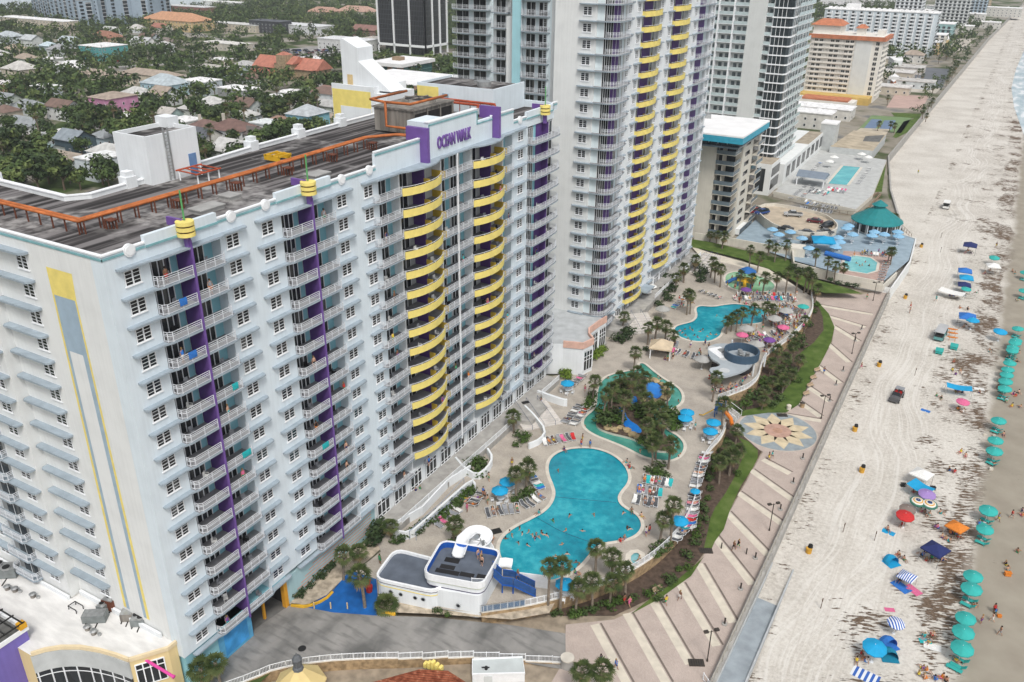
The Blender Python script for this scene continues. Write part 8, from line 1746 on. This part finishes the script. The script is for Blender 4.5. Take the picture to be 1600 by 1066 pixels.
n.col(n.mix(.7,n.ramp(n.noise(1.6,5),[(.35,(.20,.05,.025)),(.6,(.40,.13,.07)),(.7,(.55,.32,.2))]),n.ramp(wv.outputs[1],[(.1,.45),(.6,1.)]),'MULTIPLY'));n.bump(wv.outputs[1],.8,.1)
A,Bp,Cp,Dp=G(560,1072,-.6),G(655,1046,.3),G(700,1048,.3),G(742,1075,-.6);b=MB()
e1,e2=G(520,1150,-.6),G(780,1150,-.6);b.face([A,e1,Bp]);b.face([e1,e2,Cp,Bp]);b.face([e2,Dp,Cp]);b.face([Dp,A,Bp,Cp]);b.build('roof',n.m,tr,smooth=False);b=MB();z0=-4;
for p1,p2 in((A,e1),(e1,e2),(e2,Dp),(Dp,A)):b.face([(p1 .x,p1 .y,z0),(p2 .x,p2 .y,z0),tuple(p2-Vector((0,0,.1))),tuple(p1-Vector((0,0,.1)))])
b.build('wall',CREAM,tr);q=G(677,1042,.1);b=MB();[b.box(q.x-1.2+.48*k,q.y-.4+.1*k,-.3,q.x-.85+.48*k,q.y+.2+.1*k,.35+.25*(2-abs(k-2)))for k in range(5)];b.build('dormer',YEL,tr)
cn=thing('white_container','white flat roofed site cabin below the driveway wall','cabin',tuple(G(780,1070,-2.6)));zt=.0;K=[G(*v,zt)for v in((738,1031),(816,1027),(820,1052),(738,1054))]
a0,a1,a3=K[0],K[1],K[3];b=MB();P4=[(k.x,k.y)for k in K];b.prism(P4,-2.6,zt,0,mt=1);b.build('wall',[TRIM,mat('cabin_roof',(.50,.54,.54),.7,.08,.6)],cn);b=MB();b.wall(P4,zt-.1,zt+.12,.18,0,close=True);b.build('roof_rim',[TRIM],cn);b=MB();m=(K[2]+K[3])/2;b.cyl(a0 .x+2.2,a0 .y-.4,zt,zt+.35,.2,n=8);b.tube([(a0 .x+1.7,a0 .y-.6,zt+.2),(a0 .x+2.6,a0 .y-.3,zt+.4)],.08,6);b.build('roof_vent',BLACK,cn)
q=(K[2]*.3+K[3]*.7);f2=(K[2]-K[3]).normalized();b=MB();b.obox(q.x+f2 .y*.03,q.y-f2 .x*.03,-2.4,1.0,.1,2.1,math.atan2(f2 .y,f2 .x));b.build('door',mat('cabin_door',(.6,.63,.63),.6,.05,1),cn)
p=G(472,1013,.05);b=MB();b.cyl(p.x,p.y,-.02,.03,.5,n=16);tag(b.build('manhole_cover',BLACK,loc=(p.x,p.y,slope(p.x))),'dark round manhole cover in the driveway','manhole')
for px,py,l in((408,942,'left of the pair'),(428,930,'right of the pair')):pass
# neighbouring pool deck with teal pavilion
b=MB();b.sheet([(6.7,193),(26.5,183.5),(48.8,177),(52.8,200),(52.0,221),(44,227),(30,229),(6.7,229)],.35);structure(b,'blue_umbrella_deck',mat('blue_grey_deck',(.28,.36,.42),.85,.12,.5))
MP=smooth(GP('1322,397 1374,404 1369,430 1313,421',.5),1);b=MB();b.sheet(MP,.42);structure(b,'small_pool_water',water('pale_pool_water',(.10,.40,.42),(.16,.48,.49),(.28,.60,.60)));b=MB();b.strip(MP,.46,.7,0,close=True);structure(b,'small_pool_rim',[COPING]);b=MB();b.sheet(GP('1310,428 1318,392 1385,396 1395,402 1378,447',.38),.38);structure(b,'small_pool_paving',mat('pink_tile',(.42,.30,.26),.9,.12,.6))
tp=thing('teal_pavilion','round pavilion with a large teal metal roof and small lantern by the small pool','pavilion',tuple(G(1367,362,.4)));q=G(1367,360,.4);TM=mat('teal_metal_roof',(.015,.20,.21),.5,.1,.8);b=MB();b.dome(q.x,q.y,[(7.4,3.6),(7.4,3.8),(1.9,7.4),(1.7,7.6),(1.7,8.2),(2.3,8.3),(.05,9.8)],16,0);b.build('roof',TM,tp);b=MB();b.cyl(q.x,q.y,.3,3.7,5.2,n=16,m=0)
for k in range(16):a=k*.3927+.2;b.obox(q.x+5.2*math.cos(a),q.y+5.2*math.sin(a),.6,1.5,.2,2.6,a+1.5708,1);b.cyl(q.x+6.9*math.cos(a),q.y+6.9*math.sin(a),.3,3.7,.12,n=8,m=2)
b.build('wall',[WHITE2,GLASS,TRIM],tp)
for i,(px,py)in enumerate(((1205,372),(1251,386),(1320,370),(1324,366),(1307,385),(1300,395),(1364,376),(1360,382),(1379,380),(1400,376),(1401,383),(1215,380),(1303,400),(1262,402),(1233,376),(1310,392),(1330,380))):
 t=umb(UMBD,px,py,PALEC,'-',.35,grp='pale blue umbrellas by the teal pavilion',sc=1.25);reg(t,'pale blue umbrella on the neighbouring deck','pale blue umbrellas by the teal pavilion',AN['roof'],'the teal pavilion')
 p=G(px,py,.35);t=dup(TABLE,p+Vector((.1,0,0)),0,'-','table');reg(t,'round table under a pale blue umbrella','tables on the neighbouring deck',AN['roof'],'the teal pavilion')
p=G(1284,392,.35);tag(dup(POP,p,.3,'-','canopy',sc=(2.0,2.0,1.5),mats={'canopy':SKYC}),'big bright blue tent canopy beside the small pool deck');b=MB();q=G(1308,404,.4);b.tube([(q.x-3.4,q.y+1.2,1.0),(q.x+3.4,q.y-.6,1.0)],.7,10);tag(b.build('pool_cover_roll',CM['blue'],loc=q),'rolled dark blue pool cover beside the small pool','pool cover')
b=MB();b.wall(GP('1238,397 1240,420 1300,436 1378,452',.3)+[(51.4,186)],-.4,1.3,.35);b.obox(*G(1245,398,.3)[:2],.3,4,4.5,2.4,.2);tag(b.build('pool_wall',BEI,loc=tuple(G(1240,420,0))),'cream wall round the small pool with a square plant box','wall')
cluster((1345,397),(1386,401),9,1,1,'by the small neighbouring pool','roof','the teal pavilion',G_,.4,.4,z=.4);cluster((1376,440),(1386,408),8,1,-1,'seaward of the small pool','roof','the teal pavilion',G_,.3,.4,z=.4)
pp_('1338,412 1343,416 1347,415 1352,410 1358,416','swim',.35,'in the small neighbouring pool','bathers in the small pool','roof','the teal pavilion')
# round parking deck with cars
b=MB();pk=smooth(GP('1178,330 1200,322 1240,328 1285,338 1306,352 1308,362 1295,368 1262,370 1230,364 1200,352',2),1);b.prism(pk,-.1,2.2,0,mt=1);structure(b,'parking_deck',[BEI,mat('sandy_concrete',(.46,.39,.30),.9,.15,.4)]);b=MB();b.wall(pk,2.2,3.2,.3,close=True);tag(b.build('parking_parapet',BEI,loc=(pk[0][0],pk[0][1],2.2)),'curved cream parapet round the small parking deck','wall')
for px,py,k,c_,rz in((1239,338,'pickup','silver',R(20)),(1273,348,'car','maroon',R(5)),(1291,356,'suv','black',R(70)),(1227,360,'car','black',R(5)),(1259,366,'car','grey',R(10)),(1289,365,'car','grey',R(30)),(1178,333,'suv','red',R(60)),(1190,335,'suv','blue',R(60))):car(px,py,k,c_,rz,'on the rounded parking deck',AN['roof'],'the teal pavilion',z=2.22)
car(1265,380,'suv','black',R(30),'parked among the pale blue umbrellas',z=.36)
# condominium pool deck
b=MB();b.prism([(4.5,246),(32,238),(34,262),(30.5,318),(4.5,322)],-.2,1.5,0,mt=1);structure(b,'condominium_deck',[BEI,mat('pale_deck',(.46,.47,.46),.85,.1,.5)]);CP=GP('1316,259 1346,262 1325,290 1292,287',1.5);b=MB();b.sheet(CP,1.56);structure(b,'condominium_pool_water',water('clear_pool_water',(.02,.33,.38),(.04,.42,.46),(.12,.54,.55)));b=MB();b.strip(CP,1.6,1.0,0,close=True);structure(b,'condominium_pool_rim',[COPING])
sp_=thing('shade_pavilion','open pavilion with a slate grey sloping roof on the condominium pool deck','pavilion',tuple(G(1268,288,1.5)));q=G(1268,288,1.5);b=MB();gab(b,q.x-5,q.x+5,q.y-4,q.y+4,4.6,1.6);b.build('roof',mat('slate_metal',(.19,.23,.28),.5,.1,.8),sp_);b=MB();[b.box(q.x+x-.15,q.y+y-.15,1.5,q.x+x+.15,q.y+y+.15,4.6)for x in(-4.5,4.5)for y in(-3.5,3.5)];b.build('post',TRIM,sp_)
cluster((1252,318),(1308,328),9,2,1,'on the condominium deck edge','roof','the teal pavilion',G_,.0,.5,2.6,z=1.5);cluster((1262,300),(1290,306),6,2,1,'by the slate pavilion','roof','the teal pavilion',G_,.1,.8,2.4,z=1.5);cluster((1290,298),(1320,302),7,2,1,'near the condominium pool end','roof','the teal pavilion',G_,.1,.9,2.4,z=1.5);cluster((1252,282),(1284,255),12,1,-1,'along the condominium wall','roof','the teal pavilion',G_,.1,.7,2.4,z=1.5);cluster((1248,326),(1300,334),11,1,1,'at the condominium deck rim','roof','the teal pavilion',G_,.0,.3,2,z=1.5);cluster((1235,312),(1262,290),9,2,-1,'beside the slate pavilion','roof','the teal pavilion',G_,.1,.6,2.6,z=1.5);cluster((1340,290),(1360,262),7,1,-1,'seaward of the condominium pool','roof','the teal pavilion',G_,.2,.7,z=1.5)
for px,py in((1295,262),(1302,255),(1355,255),(1345,250)):t=umb(UMBB,px,py,CM['white'],'-',1.5,grp='white umbrellas on the condominium deck');reg(t,'white umbrella on the condominium pool deck','white umbrellas on the condominium deck',AN['roof'],'the teal pavilion')
b=MB();b.wall([(4.6,244.5),(32.6,236.5)],1.5,2.4,.2);tag(b.build('deck_parapet',BEI,loc=(4.6,244.5,1.5)),'cream parapet at the near edge of the condominium deck','wall')
bw=thing('boardwalk','brown timber boardwalk railings between the parking deck and the dunes','fence',tuple(G(1300,333,1)));b=MB();fence(b,GP('1175,322 1260,330 1350,336 1380,335',.8),.4,1.3,2.5,pick=None);fence(b,GP('1400,345 1424,368',-1.5),-2.2,1.2,2.0,pick=None);fence(b,GP('1395,352 1412,372',-1.5),-2.2,1.2,2,pick=None);b.build('rail',mat('weathered_timber',(.22,.16,.11),.9,.2,1),bw)
for k,(s,l)in enumerate((('1340,318 1372,302','pale timber ramp to the beach, nearer one beside the dune grass'),('1356,326 1376,304','pale timber ramp to the beach, farther one'))):q=GP(s,.2);b=MB();b.wall(q,-1.5,.6,.5,0);tag(b.build('beach_walkway',bpy.data.materials['weathered_timber'],loc=(*q[0],0)),l,'walkway')
tag(stuffpx('grass','1355,292 1380,250 1384,258 1378,300 1366,300',.02,GRASS),label='small dune grass patch beside the condominium deck',cat='grass')
# ground north of the condominium: flat ruin, courts, lawns, car park
b=MB();b.sheet(GP('1300,232 1345,200 1390,202 1366,240',.1),.1);structure(b,'sandy_lot',mat('sandy_lot',(.48,.42,.33),.95,.15,.2));ru=thing('flat_roof_ruin','empty low concrete building with a stained flat roof and a square light well','building',tuple(G(1330,230,0)));q=GP('1297,229 1334,204 1385,210 1364,236',4);b=MB();b.prism(q,-.1,4,0,mt=1);b.build('wall',[GREY,mat('stained_roof',(.42,.36,.27),.95,.25,.25)],ru);b=MB();q=GP('1352,213 1382,211 1374,222 1348,221',4.0);b.sheet(q,4.03);b.build('light_well',DCONC,ru)
b=MB();b.sheet(GP('1340,203 1362,180 1425,184 1408,208',.1),.05);structure(b,'court_surround',mat('court_green',(.16,.24,.11),.9,.1,.2));b=MB()
for s in('1350,200 1362,186 1378,187 1368,201','1374,201 1382,188 1400,188 1393,203'):b.sheet(GP(s,.1),.06)
structure(b,'tennis_court',mat('court_blue',(.14,.20,.30),.9,.08,.2));tag(stuffpx('grass','1395,214 1412,190 1440,182 1450,160 1442,182 1420,206 1400,216',.05,GRASS),label='dune grass strip beside the tennis courts',cat='grass');tag(stuffpx('grass','1392,176 1440,178 1436,186 1398,182',.06,GRASS),label='lawn between the pink terrace and the tennis courts',cat='grass')
b=MB();b.sheet(GP('1385,168 1398,148 1452,150 1440,170',.1),.05);structure(b,'pink_terrace',mat('pink_terrace',(.46,.33,.29),.9,.1,.2));b=MB();b.sheet(GP('1402,126 1412,103 1484,108 1472,138',.1),.05);structure(b,'car_park',mat('car_park_asphalt',(.13,.14,.155),.9,.15,.1));b=MB();b.sheet(GP('1390,142 1400,130 1470,138 1462,146',.1),.06);b.sheet(GP('1440,66 1470,62 1528,60 1510,78 1450,84',.1),.05);structure(b,'pale_terrace',mat('pale_terrace',(.50,.46,.40),.9,.12,.1))
for nm,s,h,m,l in(('beach_house','1386,106 1394,112 1407,113 1408,104',7,WHITE2,'small white beach house beside the car park'),('beach_house','1405,76 1420,84 1430,74 1416,70',9,PALE,'pale blue angled building at the foot of the grey hotel'),('beach_house','1460,72 1462,82 1480,78 1478,66',8,CREAM,'sand yellow beach house beside the palms far up the coast'),('pool_house','1386,132 1394,140 1404,132 1396,126',4,TILE,'low house with orange walls near the car park')):
 q=GP(s,0);o=thing(nm,l,'building',(*q[0],0));b=MB();b.prism(q,-.1,h,0);b.build('wall',m,o);b=MB();b.prism([(x*1.0,y)for x,y in q],h,h+.4,0);b.build('roof',WROOF,o)
 # cars in the town
kr=random.Random(77)
PL='parked in the church lots'
for i in range(64):
 px,py=kr.uniform(430,535),kr.choice((80,84,88,92))+kr.uniform(-.6,.6);p=G(px,py,0)
 if inbox(p.x,p.y,1):continue
 car(px,py,kr.choice(('car','suv')),kr.choice(list(PAINT)),R(kr.choice((0,5,90))),PL,LANDMARKS[-1],'the church')
for px,py in((683,100),(690,99),(697,97),(704,95),(711,93),(716,92),(676,112),(700,105)):car(px,py,kr.choice(('car','suv')),kr.choice(list(PAINT)),R(25),'parked by the black tower',(-334,509),'the black tower')
for px,py,c_ in((8,272,'blue'),(16,277,'white'),(24,281,'silver'),(31,285,'black'),(60,240,'red')):car(px,py,'suv',c_,R(40),'parked at the left edge of the town',(-200,60),'the hotel')
for px,py in((188,96),(196,96),(204,95),(182,97),(212,95)):car(px,py,'car',kr.choice(('white','grey','silver','red')),R(80),'parked beside the teal block',(-491,341),'the teal block')
for px,h_ in((163,12),(305,12),(381,12),(366,12),(93,11),(113,11)):p=G(px,{163:98,305:108,381:130,366:170,93:120,113:122}[px],0);b=MB();b.tube([(p.x,p.y,0),(p.x,p.y,h_)],.18,6);b.tube([(p.x-1.2,p.y,h_-1),(p.x+1.2,p.y,h_-1)],.1,5);t=b.build('utility_pole',METAL,loc=p);t['category']='utility pole';reg(t,'grey utility pole in the town','utility poles',(-21,40),'the hotel roof')
# balcony life on the near hotel
br_=random.Random(4);ANH=(0,0)
def bal(i,y,x,l,fn):fn(Vector((x,y,zf(i)+.006)),l)
slots=[(y0,x)for y0,x in((6.6,.1),(11.4,.1),(24,.1),(28.6,.1),(40.6,.2),(45.6,1.1),(50.2,1.1),(55,.2),(58.6,.2),(63.4,1.1),(67.6,1.1),(71.2,.2),(82,.6),(86,.6))]
for i in range(16):
 for(y,x)in slots:
  nm='storey %s from the top'%ordn(i)
  if br_.random()<.55:
   c_=br_.choice(('grey','white','black','grey'));t=dup(CHAIR,(x-.3+br_.uniform(-.2,.2),y+br_.uniform(-.4,.4),zf(i)+.008),br_.uniform(-.6,.6)+R(90),'-','chair',mats={'seat':CM[c_]});reg(t,'%s plastic chair on a near hotel balcony'%c_,'balcony chairs',ANH,'its south corner')
  if br_.random()<.13:
   k=br_.choice(list(CLOTH));sh_=br_.random()<.6;k2=br_.choice(list(CLOTH));t=dup(PERS[('stand',1 if sh_ else 0)],(x+.25,y+br_.uniform(-1,1),zf(i)+.008),R(90)+br_.uniform(-.5,.5),'-','person',mats={'skin':br_.choice(SKIN),'hair':br_.choice(HAIRS),'shorts':CM[k2],'shirt':CM[k]});reg(t,'person in %s standing on a near hotel balcony'%(k if sh_ else k2),'people on balconies',ANH,'its south corner')
  if br_.random()<.06 and x<.3:
   k=br_.choice(('turquoise','pink','blue','white','red','turquoise','pink'));b=MB();L=br_.uniform(.7,1.3)
   for zz,xx in((.35,.93),(.7,.95),(1.08,.90),(1.09,.82),(.75,.78)):b.v+=[(xx,y,zf(i)+zz),(xx,y+L,zf(i)+zz)]
   for q in range(4):b.f.append((2*q,2*q+1,2*q+3,2*q+2));b.m.append(0)
   t=b.build('towel',CM[k],loc=(.9,y,zf(i)+1));t['category']='towel';reg(t,'%s towel over a hotel balcony rail'%k,'towels on balcony rails',ANH,'its south corner')
for o,l,lm in HREG:reg(o,l,'small houses and buildings',lm,'it')
# ---------------- hazy air ----------------
b=MB();b.box(-3700,-600,-9,900,3500,91)
hz=bpy.data.materials.new('haze_air');hz.use_nodes=True;t=hz.node_tree;t.nodes.remove(t.nodes['Principled BSDF']);v=t.nodes.new('ShaderNodeVolumePrincipled')
v.inputs['Color'].default_value=(.86,.90,.94,1);v.inputs['Density'].default_value=.00016;v.inputs['Anisotropy'].default_value=.2;t.links.new(v.outputs[0],t.nodes['Material Output'].inputs['Volume'])
tag(b.build('haze',hz),kind='stuff')
# ---------------- beyond the 300 nearest people: one crowd object ----------------
import numpy as np
bpy.context.view_layer.update()
allp=sorted([o for o in bpy.data.objects if o.type=='EMPTY' and o.get('category')=='person' and o not in PROTOS],key=lambda o:(o.matrix_world.translation-CAM).length)
cut=set(allp[298:]);REG[:]=[q for q in REG if q[0]not in cut];finish_labels()
VV,FF,MM,mats_=[],[],[],[];base=0
for r in allp[298:]:
 for c in list(r.children):
  me=c.data;n_=len(me.vertices);co=np.empty(n_*3,np.float32);me.vertices.foreach_get('co',co);M=np.array(c.matrix_world);co=co.reshape(-1,3)@M[:3,:3].T+M[:3,3]
  m=c.material_slots[0].material
  if m not in mats_:mats_.append(m)
  k=mats_.index(m);VV.append(co);FF+=[tuple(base+i for i in p.vertices)for p in me.polygons];MM+=[k]*len(me.polygons);base+=n_
  bpy.data.objects.remove(c)
 bpy.data.objects.remove(r)
if FF:
 me=bpy.data.meshes.new('crowd');me.from_pydata(np.concatenate(VV).tolist(),[],FF)
 for m in mats_:me.materials.append(m)
 me.polygons.foreach_set('material_index',MM);me.update();o=bpy.data.objects.new('crowd',me);COL.objects.link(o);tag(o,'people too far off to single out round the farther pools and beach','people',kind='stuff')
drop_protos()
for o in bpy.data.objects:
 for k in('tint',):
  if k in o:del o[k]
